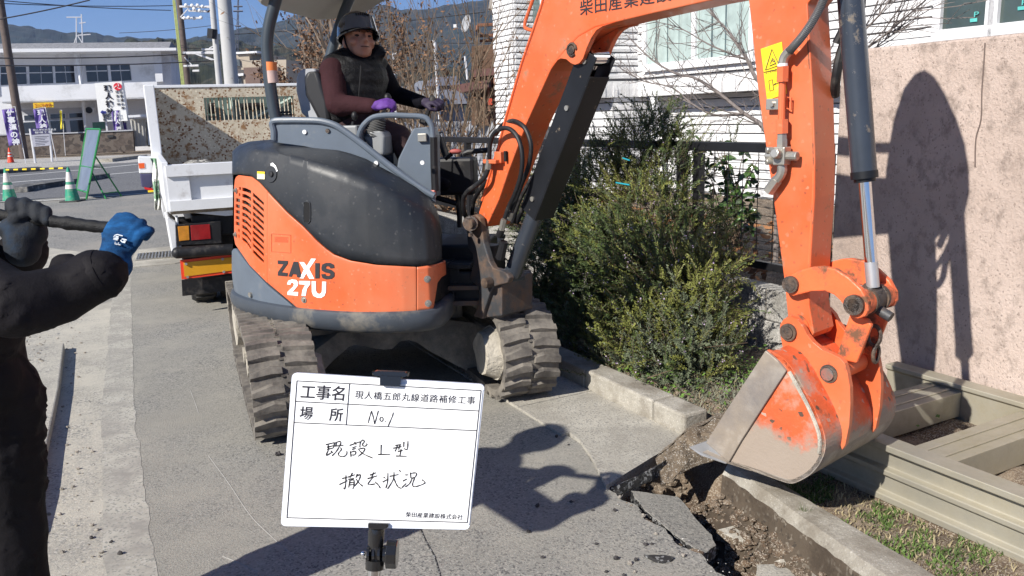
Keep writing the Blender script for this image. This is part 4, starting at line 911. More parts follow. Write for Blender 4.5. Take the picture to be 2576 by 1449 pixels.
# warning sticker on the arm
def arm_st(px, m, nm, o=.0015): b = MB(); b.prism([bp(x, y, AO+o) for x, y in px], NB*.001); return b.build(nm, m, arm)
ws = arm_st([(1914, 123), (1967, 105), (1980, 235), (1930, 252)], 'yellow', 'warning_sticker')
def stl(px, r_=.0022): 
    b = MB(); b.tube([bp(x, y, AO+.0035) for x, y in px], r_, 4, closed=True); return b
b = stl([(1926, 176), (1960, 164), (1942, 124)]); b.tube([bp(x, y, AO+.0035) for x, y in ((1921, 182), (1972, 172))], .0012, 4); b.tube([bp(x, y, AO+.0035) for x, y in ((1934, 203), (1943, 200), (1946, 226), (1937, 229))], .0014, 4, closed=True)
b.tube([bp(x, y, AO+.0035) for x, y in ((1946, 214), (1958, 208))], .0014, 4); b.tube([bp(x, y, AO+.0035) for x, y in ((1946, 214), (1951, 209))], .0014, 4)
for pp in (((1938, 160), (1944, 146)), ((1941, 152), (1950, 156)), ((1946, 148), (1952, 162)), ((1936, 166), (1950, 160))): b.tube([bp(x, y, AO+.0035) for x, y in pp], .0016, 4)
b.build('warning_print', 'decalb', arm)
b = MB(); put_text(b, 'はさまれ注意', .012, bp(1926, 186, AO+.003), (bp(1970, 175, AO)-bp(1926, 186, AO)), Z, ext=.0003, fit=.05); b.build('warning_words', 'decalb', arm, recalc=False)
# hydraulic pipe and fittings on the arm
def onarm(pts, r_, m, nm, n=10, sm=0, off=.10): b = MB(); b.tube([bp(x, y, off) for x, y in pts], r_, n, smooth=sm); return b.build(nm, m, arm, smooth=n > 6)
b = MB(); q = []; 
hp = [(2092, -70), (2078, -20), (2062, 20), (2040, 60), (2015, 95), (1995, 118), (1985, 130)]
tmp = MB(); 
pts = [bp(x, y, .115) for x, y in hp]
cum = [];
def cat(pts, n):
    out = []
    for i in range(len(pts)-1):
        p0, p1, p2, p3 = pts[max(i-1, 0)], pts[i], pts[i+1], pts[min(i+2, len(pts)-1)]
        for k in range(n): t = k/n; out.append(.5*((2*p1)+(p2-p0)*t+(2*p0-5*p1+4*p2-p3)*t*t+(3*p1-p0-3*p2+p3)*t**3))
    return out+[pts[-1]]
cp_ = cat(pts, 20); b.tube(cp_, [.0150 if i % 2 else .0125 for i in range(len(cp_))], 10); b.build('armoured_hose', mat('spring_guard', (.22, .22, .22), .35, metal=.6), arm, smooth=True, ang=80)
onarm([(1988, 126), (1974, 142), (1969, 160)], .016, 'steel', 'elbow', sm=3)
onarm([(1969, 160), (1969, 167)], .017, mat('white_band', (.75, .75, .75), .4), 'band')
onarm([(1969, 167), (1968, 206)], .021, 'orange', 'pipe_nut', n=6)
onarm([(1968, 206), (1966, 300)], .012, 'orange', 'pipe')
onarm([(1967, 300), (1967, 336)], .022, 'orange', 'pipe_nut', n=6)
onarm([(1967, 336), (1967, 356)], .017, 'steel', 'union', n=6); onarm([(1967, 350), (1967, 372)], .019, 'steel', 'union', n=6)
b = MB(); c0 = bp(1967, 392, .10); MBt = Matrix((HB, -NB, Z)).transposed(); b.box(c0, (.045, .045, .062), MBt); b.cyl(c0-HB*.06, c0+HB*.06, .016, n=12); b.cyl(c0+NB*.05+Z*.012, c0, .018, n=8)
for dz in (-.02, .02): b.cyl(c0-HB*.035+Z*dz, c0-HB*.05+Z*dz+NB*.02, .012, n=8)
b.build('stop_valve', 'steel', arm, bevel=.004)
onarm([(1967, 415), (1968, 428), (1964, 440), (1955, 452)], .017, 'steel', 'elbow', sm=2); onarm([(1955, 452), (1933, 482)], .020, 'steel', 'coupler', n=6)
b = MB(); c0 = bp(1952, 262, .075); b.box(c0+NB*.01, (.055, .02, .038), MBt); b.build('pipe_clamp', 'steel', arm, bevel=.003)
b = MB(); b.cyl(c0+NB*.02, c0+NB*.03, .009, n=6); b.build('clamp_bolt', 'steel', arm)
b = MB(); b.tube([bp(x, y, .085) for x, y in ((1978, 244), (1990, 246), (1989, 276), (1978, 272))], .004, 4, closed=True); b.build('clip', 'orange', arm)
# arm cylinder on top of the boom
b = MB(); b.cyl(bp(1560, -290, 0), bp(1800, -285, 0), .04, n=20); ac_ = b.build('arm_cylinder', 'tube', ex, smooth=True, ang=40)
b = MB(); b.cyl(bp(1800, -285, 0), bp(1930, -300, 0), .022, n=16); b.build('rod', 'chrome', ac_, smooth=True)
b = MB(); b.prism([bp(x, y, .05) for x, y in ((1470, -140), (1560, -150), (1600, -300), (1550, -330))], -NB*.1); b.build('cylinder_bracket', 'orange', boom, bevel=.005)
hose([(2150, -120, -.05), (2165, -40, -.06), (2160, 40, -.06), (2120, 120, -.04), (2104, 190, -.03), (2100, 240, -.07)], .016, arm)
hose([(2110, -80, -.09), (2130, 0, -.1), (2128, 60, -.1), (2106, 110, -.09)], .018, arm)
# bucket cylinder
q0, q1 = bp(2124, -200, 0), bp(2175, 449, 0); dq = (q1-q0).normalized()
b = MB(); b.cyl(q0, q1-dq*.02, .0405, n=32); bkc = b.build('bucket_cylinder', 'tube', ex, smooth=True, ang=40)
b = MB(); b.cyl(q1-dq*.024, q1, .043, n=32); b.cyl(q1, q1+dq*.012, .034, n=24); b.build('gland', 'guard', bkc, smooth=True, ang=40)
b = MB(); e1 = bp(2196, 722, 0); b.cyl(q1, e1, .020, n=28); b.build('rod', 'chrome', bkc, smooth=True, ang=40)
b = MB(); b.cyl(e1-dq*.085, e1, .0215, n=24); b.build('rod_sleeve', mat('sleeve', (.55, .55, .56), .4, metal=.6), bkc, smooth=True)
pin2 = bp(2151, 766, .10); c2 = bp(2151, 766, .10)-NB*.10
b = MB(); b.cyl(c2+NB*.035, c2-NB*.035, .045, n=24); b.tube([e1, (e1+c2)/2+Z*.01, c2], [.03, .036, .04], 14); b.cyl(c2+HB*.03-Z*.03, c2+HB*.075-Z*.05, .018, n=10); b.build('rod_eye', 'cast', bkc, smooth=True, ang=50)
# idle links
lk = [(1968, 721), (1980, 697), (2011, 680), (2040, 672), (2066, 670), (2101, 676), (2136, 699), (2167, 729), (2183, 760), (2184, 782), (2175, 797), (2158, 802), (2138, 796), (2124, 772), (2112, 755), (2098, 742), (2073, 732), (2042, 733), (2011, 741), (1995, 745), (1980, 738)]
b = MB(); b.prism([bp(x, y, .108) for x, y in lk], -NB*.024); l1 = b.build('idle_link', 'orange_worn', ex, bevel=.006)
b = MB(); b.prism([bp(x, y, .108)-NB*.192 for x, y in lk], -NB*.024); l2 = b.build('idle_link', 'orange_worn', ex, bevel=.006)
p1_ = bp(1991, 715, .108); b = MB(); b.cyl(p1_+NB*.014, p1_-NB*.23, .022, n=18); b.cyl(p1_+NB*.012, p1_, .030, n=18); b.build('pin', 'grease', l1, smooth=True, ang=40)
p2_ = bp(2151, 766, .108); b = MB(); b.cyl(p2_+NB*.014, p2_-NB*.26, .022, n=18); b.cyl(p2_+NB*.014, p2_, .034, n=20); b.build('pin', 'grease', l1, smooth=True, ang=40)
b = MB(); b.cyl(p2_-NB*.024, p2_-NB*.065, .044, n=24); b.cyl(p2_-NB*.145, p2_-NB*.20, .044, n=24); hl = b.build('link_boss', 'orange_worn', ex, smooth=True, ang=40)
b = MB(); b.cyl(p2_-NB*.06, p2_-NB*.075, .047, n=20); b.cyl(p2_-NB*.14, p2_-NB*.155, .047, n=20); b.ball(p2_-NB*.262, .018); b.build('grease_ring', 'grease', hl, smooth=True)
# bucket link
bk_l = [(2138, 790), (2182, 803), (2192, 820), (2176, 860), (2154, 914), (2128, 908), (2104, 896), (2118, 850)]
b = MB(); b.prism([bp(x, y, .062) for x, y in bk_l], -NB*.018); b.prism([bp(x, y, .062)-NB*.112 for x, y in bk_l], -NB*.018)
b.prism([bp(x, y, .05) for x, y in ((2120, 852), (2150, 862), (2140, 905), (2110, 896))], -NB*.1); b.build('bucket_link', 'orange_worn', ex, bevel=.005)
# bucket
zb_ = bp(1950, 1075, .2).z; M['orange_mud'] = mat('orange_paint_worn_low', (.62, .115, .038), .5, var=.15, scale=6, dirt2=((.16, .09, .055), .34, 11, .04), zwear=((.32, .26, .21), zb_-.02, zb_+.05), speck=((.10, .06, .04), (.42, .36, .30)), sscale=70, samt=.03, dirt=(.36, .28, .22), damt=.42, dscale=6, dsoft=.08, bump=.25, bscale=50)
BKO = .225; BW_ = .50
shell = [(1940, 884), (1972, 902), (2000, 938), (2026, 985), (2050, 1030), (2070, 1078), (2077, 1110), (2074, 1140), (2060, 1170), (2036, 1196), (2005, 1213), (1985, 1216), (1950, 1205), (1890, 1184), (1828, 1164)]
sp = [bp(x, y, BKO) for x, y in shell]; sp = cat(sp, 3)
ctr = bp(1930, 1060, BKO)
inn = [p+(ctr-p).normalized()*.014 for p in sp]
b = MB(); b.prism(sp+inn[::-1], -NB*BW_); bk = b.build('bucket', 'orange_mud', ex, bevel=.003)
# lower wear half is scoured steel
bk.data.materials.append(M['bucketg'])
for p_ in bk.data.polygons:
    c_ = p_.center+Vector(ex.location); 
    if c_.z < bp(2075, 1150, BKO).z: p_.material_index = 1
side = shell+[(1780, 1112), (1827, 1037), (1930, 880)]
for k in (0, 1):
    off = (lambda P: [bp(x, y, BKO) - NB*((BW_-.014) if k else 0) for x, y in P])
    b = MB(); b.prism(off(side), -NB*.014); sp_o = b.build('side_plate', 'orange_mud', bk, bevel=.003)
    b = MB(); cut_ = [(1780, 1112), (1827, 1037), (1930, 880), (1960, 905), (1982, 932), (1925, 1020), (1868, 1108), (1838, 1160)]
    pts = off(cut_); b.prism([p+NB*(.012 if not k else -.012) for p in pts], -NB*(.012 if not k else -.012)); b.build('side_cutter', 'bucketg', bk, bevel=.003)
b = MB(); b.tube([bp(x, y, BKO+.004) for x, y in ((1985, 935), (2010, 980), (2034, 1025), (2056, 1078), (2062, 1110), (2060, 1140))], .007, 6, smooth=3); b.build('dry_mud', 'mud', bk, smooth=True)
# two curved ribs on the back
for o_ in (.10, -.13):
    b = MB(); rb_ = [p+( (p-ctr).normalized()*.03) for p in sp[9:40]]; rb2 = sp[9:40]
    b.prism([p+NB*(o_-BKO) for p in rb_+rb2[::-1]], -NB*.014); 
    # kept low
lipa, lipb = bp(1828, 1164, BKO), bp(1770, 1143, BKO)
lip = [(1828, 1166), (1890, 1186), (1888, 1178), (1780, 1132), (1765, 1138)]
b = MB(); b.prism([bp(x, y, BKO) for x, y in lip], -NB*BW_); b.build('cutting_edge', 'bucketg', bk, bevel=.003)
tth = [(1724, 1129), (1778, 1110), (1800, 1120), (1832, 1160), (1826, 1168), (1790, 1156), (1762, 1146)]
for k in range(4):
    o_ = k*(BW_-.05)/3; b = MB(); base = [bp(x, y, BKO)-NB*o_ for x, y in tth]
    cen = sum(base, Vector())/len(base)
    a = [p+NB*(.0 if i else -.02) for i, p in enumerate(base)]; c_ = [p-NB*(.05 if i else .03) for i, p in enumerate(base)]
    n = len(a); b.add(a+c_, [tuple(range(n))[::-1], tuple(range(n, 2*n))]+[(i, (i+1) % n, (i+1) % n+n, i+n) for i in range(n)]); b.build('tooth', 'tooth', bk, bevel=.003)
ear = [(1961, 832), (1963, 815), (1972, 802), (1987, 797), (2004, 802), (2018, 818), (2030, 842), (2046, 862), (2068, 880), (2092, 890), (2112, 900), (2125, 914), (2132, 940), (2138, 975), (2139, 1020), (2136, 1070), (2126, 1120), (2118, 1132), (2108, 1100), (2092, 1052), (2066, 1000), (2034, 952), (2000, 925), (1975, 895), (1968, 870)]
b = MB(); b.prism([bp(x, y, .118) for x, y in ear], -NB*.022); b.build('bucket_ear', 'orange', bk, bevel=.005)
b = MB(); b.prism([bp(x, y, .118)-NB*.214 for x, y in ear], -NB*.022); b.build('bucket_ear', 'orange', bk, bevel=.005)
b = MB(); c0 = bp(1985, 835, .118); b.cyl(c0+NB*.016, c0-NB*.24, .022, n=18); b.cyl(c0+NB*.010, c0, .031, n=20); b.build('pin', 'grease', bk, smooth=True, ang=40)
b = MB(); c0 = bp(2085, 940, .118); b.cyl(c0+NB*.012, c0-NB*.24, .022, n=18); b.build('pin', 'chrome', bk, smooth=True, ang=40)
b = MB(); b.cyl(c0+NB*.004, c0, .032, n=20); b.build('grease_ring', 'grease', bk, smooth=True)
b = MB(); b.cyl(c0-NB*.03, c0-NB*.20, .036, n=24); b.build('link_end', 'orange_worn', bk, smooth=True, ang=40)
# shackle hanging on the link
b = MB(); s0 = bp(2200, 830, -.02)
b.tube([s0+HB*(.022*math.cos(a))+Z*(.035*math.sin(a))+Vector((0, 0, -.02)) for a in [i*math.pi/8 for i in range(16)]], .007, 8, closed=True)
b.tube([s0+NB*(.02*math.cos(a))+Z*(.03*math.sin(a))+Vector((.01, 0, -.085)) for a in [i*math.pi/8 for i in range(16)]], .007, 8, closed=True); b.build('shackle', 'grease', ex, smooth=True)
# ================================================================ PEOPLE
class Fig:
    """body made of tapered limbs and rounded masses, fused into one continuous skin"""
    def __init__(s): s.p = []; s.mb = MB()
    def limb(s, a, b, r1, r2, m): 
        a, b = Vector(a), Vector(b); s.p.append((a, b, r1, r2, m)); s.mb.cyl(a, b, r1, r2, 14); s.mb.ball(a, r1, 14, 8); s.mb.ball(b, r2, 14, 8)
    def mass(s, c, r, m, rot=None): 
        c = Vector(c); R_ = Vector(r); s.mb.ball(c, R_, 20, 14, rot); s.p.append((c, c, (R_.x+R_.y+R_.z)/3, (R_.x+R_.y+R_.z)/3, m, R_, rot))
    def build(s, name, mats, voxel, parent=None, smooth=2, post=None):
        g = remesh(s.mb, voxel, smooth)
        if post: g.v = [tuple(post(Vector(p))) for p in g.v]
        o = g.build(name, [M[m] if isinstance(m, str) else m for m in mats], parent, smooth=True, ang=180, recalc=False)
        base = Vector(parent_loc(o.parent)) if o.parent else Vector()
        for f in o.data.polygons:
            c = f.center+base; best = None
            for q in s.p:
                if len(q) == 7:
                    d = c-q[0]; d = (q[6].inverted() @ d) if q[6] else d; k = math.sqrt(sum((d[i]/q[5][i])**2 for i in range(3))); dist = abs(k-1)*min(q[5])
                else:
                    a, b = q[0], q[1]; ab_ = b-a; t = max(0, min(1, (c-a).dot(ab_)/max(1e-9, ab_.length_squared))); dist = abs((c-a-ab_*t).length-(q[2]+(q[3]-q[2])*t))
                if best is None or dist < best[0]: best = (dist, q[4])
            f.material_index = best[1]
        return o
skin = mat('skin', (.36, .165, .105), .5, var=.08, scale=25, bump=.1, bscale=150)
shirt = mat('plum_workshirt', (.038, .015, .018), .85, spec=.12, var=.12, scale=7, bump=.25, bscale=30)
trous = mat('plum_trousers', (.045, .022, .023), .85, var=.15, scale=6, bump=.25, bscale=25)
purple = mat('purple_glove', (.105, .032, .24), .7, var=.12, scale=30, bump=.3, bscale=200)
blackcl = mat('black_cloth', (.005, .005, .008), .85, spec=.1, var=.3, scale=8, bump=.3, bscale=25)
vestm = mat('black_camo_vest', (.006, .006, .007), .5, spec=.25, var=.3, scale=14, dirt=(.028, .028, .030), damt=.40, dscale=16, dsoft=.05, bump=.5, bscale=22)
# ---- the operator
KO = .0
op = thing('person', 'person in a black helmet and plum work clothes driving the excavator with purple gloves', 'person', (UC.x, UC.y, 1.15))
def O(x, y, k=0): return pu(x, y, k)
hc = O(903, 108, .03); view = (Vector((0, 0, EYE))-hc); view.z = 0; view.normalize(); side_ = Vector((-view.y, view.x, 0)) # towards picture right
if side_.x < 0: side_ = -side_
fdir = (view+side_*.34).normalized(); fr_ = Vector((-fdir.y, fdir.x, 0)); fr_ = fr_ if fr_.x > 0 else -fr_
HM = Matrix((fr_, -fdir, Z)).transposed() @ Matrix.Rotation(math.radians(-15), 3, 'X') @ Matrix.Rotation(math.radians(3), 3, 'Y')
def H(x, y, z): return hc+HM @ Vector((x, -y, z))          # x to the picture right, y forward out of the face, z up
f = Fig()
f.mass(H(0, -.01, .02), (.078, .098, .105), 0, HM); f.mass(H(0, .018, -.045), (.060, .066, .060), 0, HM); f.mass(H(0, .052, -.078), (.030, .026, .022), 0, HM)
f.mass(H(.0, .100, -.020), (.017, .022, .016), 0, HM); f.limb(H(0, .084, .022), H(0, .106, -.012), .010, .012, 0)
for s in (-1, 1):
    f.mass(H(s*.016, .088, -.024), (.010, .011, .008), 0, HM); f.mass(H(s*.046, .058, -.018), (.024, .024, .022), 0, HM); f.mass(H(s*.079, -.01, -.005), (.010, .020, .030), 0, HM)
    f.limb(H(s*.050, .074, .028), H(s*.018, .088, .026), .009, .009, 0)
f.mass(H(0, .083, -.049), (.026, .012, .006), 0, HM); f.mass(H(0, .082, -.059), (.022, .012, .007), 0, HM)
nk = O(905, 158, .0); f.limb(H(0, -.02, -.06), nk, .058, .062, 0)
tdir = Vector((.64, -.77, 0)); tside = Vector((.77, .64, 0))
sh_r, sh_l = O(836, 178, .16), O(956, 180, -.12)
f.mass(O(893, 196, .02), (.20, .125, .13), 1, Matrix.Rotation(math.atan2(tside.y, tside.x), 3, 'Z')); f.mass(O(882, 245, .03), (.185, .13, .15), 1, Matrix.Rotation(math.radians(25), 3, 'Z')); f.mass(O(866, 300, .02), (.19, .17, .12), 2)
el_r, wr_r = O(846, 262, .26), O(936, 268, .30)
f.limb(sh_r, el_r, .070, .058, 1); f.limb(el_r, wr_r, .055, .042, 1); f.mass(O(858, 272, .26), (.06, .055, .045), 1)
el_l, wr_l = O(990, 236, -.22), O(1062, 258, -.16)
f.limb(sh_l, el_l, .068, .052, 3); f.limb(el_l, wr_l, .052, .040, 3)
for s, k in ((1, .12), (-1, -.12)):
    hip = O(872, 306, k); kn = O(1004, 344, k); ft_ = O(1046, 452, k)
    f.limb(hip, kn, .085, .066, 2); f.limb(kn, ft_, .062, .046, 2); f.limb(ft_, ft_+uf_*.16-Z*.03, .045, .035, 3)
opb = f.build('body', [skin, shirt, trous, blackcl], .0085, op, smooth=3)
# eyes, brows
eb = MB()
for s in (-1, 1): eb.ball(H(s*.034, .079, .010), (.013, .008, .006), 12, 8, HM)
eb_o = eb.build('eyes', mat('eye', (.02, .012, .01), .3), opb, smooth=True)
b = MB()
for s in (-1, 1): b.tube([H(s*.052, .078, .030), H(s*.034, .090, .034), H(s*.018, .092, .028)], .0045, 6, smooth=3)
b.tube([H(-.024, .094, -.054), H(0, .0965, -.0535), H(.024, .094, -.055)], .0022, 6, smooth=3)
b.build('brows', mat('dark_hair', (.012, .009, .008), .7), opb, smooth=True)
b = MB()
for s in (-1, 1): b.tube([H(s*.083, .012, .03), H(s*.078, .03, -.04), H(s*.05, .045, -.085), H(0, .05, -.103)], .005, 6, smooth=4)
b.build('chin_strap', blackcl, opb, smooth=True)
# helmet with smoked visor
b = MB(); rows = []
for i in range(12):
    t = i/11*math.pi/2; rows.append([H(.108*math.cos(t)**.8*math.cos(a)*(1), -.012+.128*math.cos(t)**.8*math.sin(a)*1.0, .045+.125*math.sin(t)) for a in [j*math.pi/16 for j in range(32)]])
b.grid(rows, wrap=True); b.grid([[H(.108*math.cos(a), -.012+.128*math.sin(a), .045) for a in [j*math.pi/16 for j in range(32)]], [H(.112*math.cos(a), -.012+.132*math.sin(a), .028) for a in [j*math.pi/16 for j in range(32)]], [H(.103*math.cos(a), -.012+.122*math.sin(a), .028) for a in [j*math.pi/16 for j in range(32)]]], wrap=True)
he = b.build('helmet', mat('glossy_black', (.008, .008, .010), .12, var=.1, coat=.6), op, smooth=True, ang=50)
b = MB(); br_ = []
for j in range(17):
    a = math.pi*(j/16); br_.append([H(.110*math.cos(a), -.012+.130*math.sin(a), .036), H(.118*math.cos(a), -.012+(.130+.045*math.sin(a)**2)*math.sin(a), .026), H(.116*math.cos(a), -.012+(.130+.040*math.sin(a)**2)*math.sin(a), .018)])
b.grid(br_); b.build('peak', mat('smoked_peak', (.015, .017, .022), .08, coat=.8), he, smooth=True, solid=.003)
b = MB(); b.grid([[H(.1115*math.cos(a)*(1-.16*t), -.012+.1345*math.sin(a)*(1-.13*t), .040+.085*t) for a in [math.pi*(.06+.88*j/20) for j in range(21)]] for t in (0, .25, .5, .75, 1)]); b.build('visor', mat('smoked_visor', (.045, .06, .085), .05, coat=1, spec=.9), he, smooth=True)
b = MB()
for j in range(7):
    a = math.pi*(.40+.035*j); b.box(H(.103*math.cos(a), -.012+.124*math.sin(a), .117), (.006, .006, .012), HM)
b.build('vents', 'void', he)
# vest
f = Fig(); Rz = Matrix.Rotation(math.atan2(tside.y, tside.x), 3, 'Z')
f.mass(O(889, 200, .03), (.205, .140, .15), 0, Rz); f.mass(O(886, 238, .04), (.190, .148, .145), 0, Rz); f.mass(O(868, 286, .06), (.17, .155, .10), 0, Rz)
f.limb(O(838, 162, .12), O(872, 150, .05), .058, .066, 0); f.limb(O(950, 166, -.10), O(925, 152, -.04), .060, .064, 0)
f.limb(O(884, 150, .02), O(882, 134, .0), .060, .050, 0); f.limb(O(932, 150, -.03), O(948, 132, -.05), .060, .045, 0); f.limb(O(950, 140, -.03), O(966, 134, -.02), .03, .014, 0)
vest = f.build('vest', [vestm], .010, op, smooth=2, post=lambda p: p+(Vector((p.x, p.y, 0))-Vector((hc.x, hc.y+.04, 0))).normalized()*.005*abs(math.sin(p.z*58)))
b = MB(); b.tube([O(908, 166, .20), O(906, 200, .235), O(902, 250, .245)], .004, 6, smooth=3); b.build('zip', 'void', vest, smooth=True)
# gloves
def fist(name, wrist, knuck, up, m, r_=.030, parent=None, curl=1, thumb=1):
    """hand closed on a grip: wrist -> knuckles, fingers curling towards -up"""
    wrist, knuck, up = Vector(wrist), Vector(knuck), Vector(up).normalized(); d = (knuck-wrist).normalized(); sd = d.cross(up).normalized(); up = sd.cross(d).normalized()
    f = Fig(); f.limb(wrist-d*.008, wrist+d*.03, r_*.95, r_*.85, 0); f.limb(wrist, (wrist+knuck)/2+d*.01, r_*.85, r_*.8, 0)
    c = (wrist+knuck)/2; rot = Matrix((sd, d, up)).transposed(); f.mass(c+d*.008, (.042, (knuck-wrist).length*.56, .020), 0, rot)
    for i, l in enumerate((.9, 1.0, .95, .78)):
        o_ = (i-1.5)*.0215; k0 = knuck+sd*o_*.95+d*(-.004 if i in (0, 3) else .002); rr_ = .0102 if i < 3 else .009
        k1 = k0+d*.026*l-up*.016; k2 = k1-up*.026*l-d*.004; k3 = k2-d*.022*l-up*.004
        f.limb(k0-d*.02, k0, rr_*1.05, rr_*1.1, 0); f.limb(k0, k1, rr_*1.08, rr_, 0); f.limb(k1, k2, rr_, rr_*.95, 0); f.limb(k2, k3, rr_*.95, rr_*.82, 0)
    t0 = c+sd*thumb*.036-up*.008; t1 = t0+sd*thumb*.010+d*.028-up*.018; t2 = t1+d*.020-up*.012-sd*thumb*.014
    f.limb(c-d*.02+sd*thumb*.02, t0, .016, .014, 0); f.limb(t0, t1, .0135, .0115, 0); f.limb(t1, t2, .0115, .009, 0)
    return f.build(name, [m], .0042, parent, smooth=2)
fist('glove', O(940, 268, .31), O(976, 259, .30), Z+Vector((-.1, -.7, 0)), purple, parent=op, thumb=-1)
fist('glove', O(1064, 258, -.15), O(1098, 256, -.12), Z+Vector((0, -.4, 0)), mat('dark_glove', (.02, .012, .035), .7), parent=op)
# ---- the worker at the left edge
wk = thing('person', 'person in dark jacket and trousers at the left edge gripping a pole in blue gloves', 'person', (-1.45, 1.85, 0))
def V_(x, y, zc): return EYEP+ray(x, y)*zc
jack = mat('dark_workwear', (.007, .0058, .0075), .75, spec=.2, var=.35, scale=7, bump=.2, bscale=12)
jack2 = mat('dark_trousers', (.006, .005, .0065), .75, spec=.2, var=.3, scale=6, bump=.2, bscale=12)
f = Fig()
wx, wy = -1.44, 1.98
hipc = Vector((wx+.02, wy, .88)); chest = Vector((wx-.03, wy, 1.20))
Rt = Matrix.Rotation(math.radians(-15), 3, 'Z')
f.mass(chest, (.20, .19, .20), 0, Rt); f.mass(Vector((wx+.045, wy, 1.06)), (.20, .145, .18), 0, Rt); f.limb(Vector((wx+.03, wy, 1.1)), Vector((wx+.02, wy, .9)), .175, .17, 0); f.mass(hipc, (.20, .15, .15), 2, Rt)
f.mass(Vector((wx-.09, wy+.0, 1.34)), (.19, .17, .11), 0, Rt)
elb = V_(35, 770, 1.72); wrs = V_(262, 690, 1.80)
f.limb(Vector((wx+.04, wy-.09, 1.27)), elb, .080, .068, 0); f.limb(elb, V_(150, 742, 1.78), .070, .064, 0); f.limb(V_(150, 742, 1.78), wrs, .062, .054, 0)
f.mass(V_(235, 690, 1.80), (.06, .05, .055), 0); f.mass(V_(168, 668, 1.82), (.035, .03, .028), 0)
el2 = V_(-30, 735, 2.05); wr2 = V_(55, 640, 2.02)
f.limb(Vector((wx-.22, wy+.05, 1.31)), el2, .085, .07, 0); f.limb(el2, wr2, .068, .060, 0)
f.limb(Vector((wx-.10, wy, 1.40)), Vector((wx-.10, wy-.01, 1.50)), .06, .058, 1); f.mass(Vector((wx-.10, wy-.02, 1.60)), (.08, .098, .115), 1)
for s in (-1, 1):
    h0 = Vector((wx+.02+.09*s, wy+.02*s, .84)); k0 = Vector((wx-.01+.11*s, wy-.01+.03*s, .48)); a0 = Vector((wx-.03+.12*s, wy+.02*s, .09))
    f.limb(h0, k0, .115, .085, 2); f.limb(k0, a0, .083, .07, 2); f.limb(a0, a0+Vector((.04, -.14, -.04)), .05, .04, 2)
def wr(p): 
    k = .010*fbm((p.x*5, p.y*5, p.z*6), 1)+.008*(1-min(1, abs(fbm((p.x*6+3, p.y*6, p.z*9), 1))*6))**1.5-.004; n_ = Vector((p.x-wx, p.y-wy, 0)); 
    return p+n_.normalized()*k if n_.length > .01 else p
wb = f.build('body', [jack, skin, jack2], .0105, wk, smooth=2, post=wr)
b = MB(); 
for i in range(9):
    pass
rows = []
for i in range(10):
    t = i/9*math.pi/2; rows.append([Vector((wx-.10, wy-.02, 1.62))+Vector((.115*math.cos(t)**.8*math.cos(a), .135*math.cos(t)**.8*math.sin(a), .12*math.sin(t))) for a in [j*math.pi/12 for j in range(24)]])
b.grid(rows, wrap=True); b.build('helmet', MC['glossy_black'], wk, smooth=True, solid=.004)
blue = mat('blue_knit_glove', (.010, .075, .21), .85, spec=.2, var=.3, scale=22, dirt=(.008, .03, .08), damt=.45, dscale=18, stretch=(1, 1, 3), bump=.4, bscale=260)
b = MB(); cf0, cf1 = V_(268, 684, 1.80), V_(246, 694, 1.80); b.tube([cf0, cf0.lerp(cf1, .5), cf1], [.054, .058, .056], 20); b.build('sleeve_cuff', jack, wk, smooth=True)
black_glove = mat('dirty_dark_glove', (.008, .011, .017), .8, var=.3, scale=12, dirt=(.006, .03, .07), damt=.36, dscale=10, bump=.3, bscale=200)
def zg(x, y, zc): return V_(x*.1736, 490.5+y*.1736, zc)
ZC = 1.86
# right glove, back of the hand to the camera
f = Fig()
f.limb(zg(1700, 1030, ZC-.01), zg(1660, 850, ZC-.005), .033, .033, 0)
vx = (zg(1900, 600, ZC)-zg(1500, 600, ZC)).normalized(); vy = (zg(1750, 300, ZC)-zg(1750, 700, ZC)).normalized(); vz = vx.cross(vy)
ang = math.radians(-22); dx = vx*math.cos(ang)+vy*math.sin(ang); dy = -vx*math.sin(ang)+vy*math.cos(ang)
RM = Matrix((dx, dy, vz)).transposed()
f.mass(zg(1770, 600, ZC-.004), (.044, .058, .022), 0, RM); f.mass(zg(1700, 760, ZC-.002), (.036, .04, .026), 0, RM)
# back of the hand between the knuckles and the wrist
for (kx, ky), (tx, ty), r_ in (((1690, 455), (1725, 325), .0112), ((1810, 460), (1885, 365), .0112), ((1925, 505), (2035, 415), .0112), ((2030, 575), (2150, 525), .0106)):
    a = zg(kx, ky, ZC-.012); b_ = zg(tx, ty, ZC-.004); c_ = zg(tx+30, ty-10, ZC+.028); d_ = zg(tx-40, ty+90, ZC+.040)
    f.limb(zg(kx-60, ky+120, ZC-.010), a, r_*1.05, r_*1.12, 0); f.limb(a, b_, r_*1.12, r_, 0); f.limb(b_, c_, r_, r_*.95, 0); f.limb(c_, d_, r_*.95, r_*.85, 0)
f.limb(zg(1600, 720, ZC+.01), zg(1560, 560, ZC+.028), .016, .014, 0); f.limb(zg(1560, 560, ZC+.028), zg(1640, 440, ZC+.045), .013, .010, 0)
gl = f.build('glove', [blue], .0036, wk, smooth=1)
b = MB(); b.tube([zg(x, y, ZC-.012) for x, y in ((1415, 885), (1520, 960), (1620, 1060), (1700, 1140))], .006, 6, smooth=3); b.build('cuff', blue, gl, smooth=True)
lt = (zg(1840, 700, ZC)-zg(1640, 630, ZC)).normalized(); lu = (Z-lt*Z.dot(lt)).normalized()
b = MB(); zo = ZC-.030
def stroke(pts, r_): b.tube([zg(x, y, zo+(x-1700)*0.00000) for x, y in pts], r_, 4)
stroke([(1650, 615), (1665, 588), (1700, 575), (1778, 595)], .0016); stroke([(1720, 612), (1680, 602), (1668, 618), (1715, 636), (1705, 652), (1645, 636)], .0019)
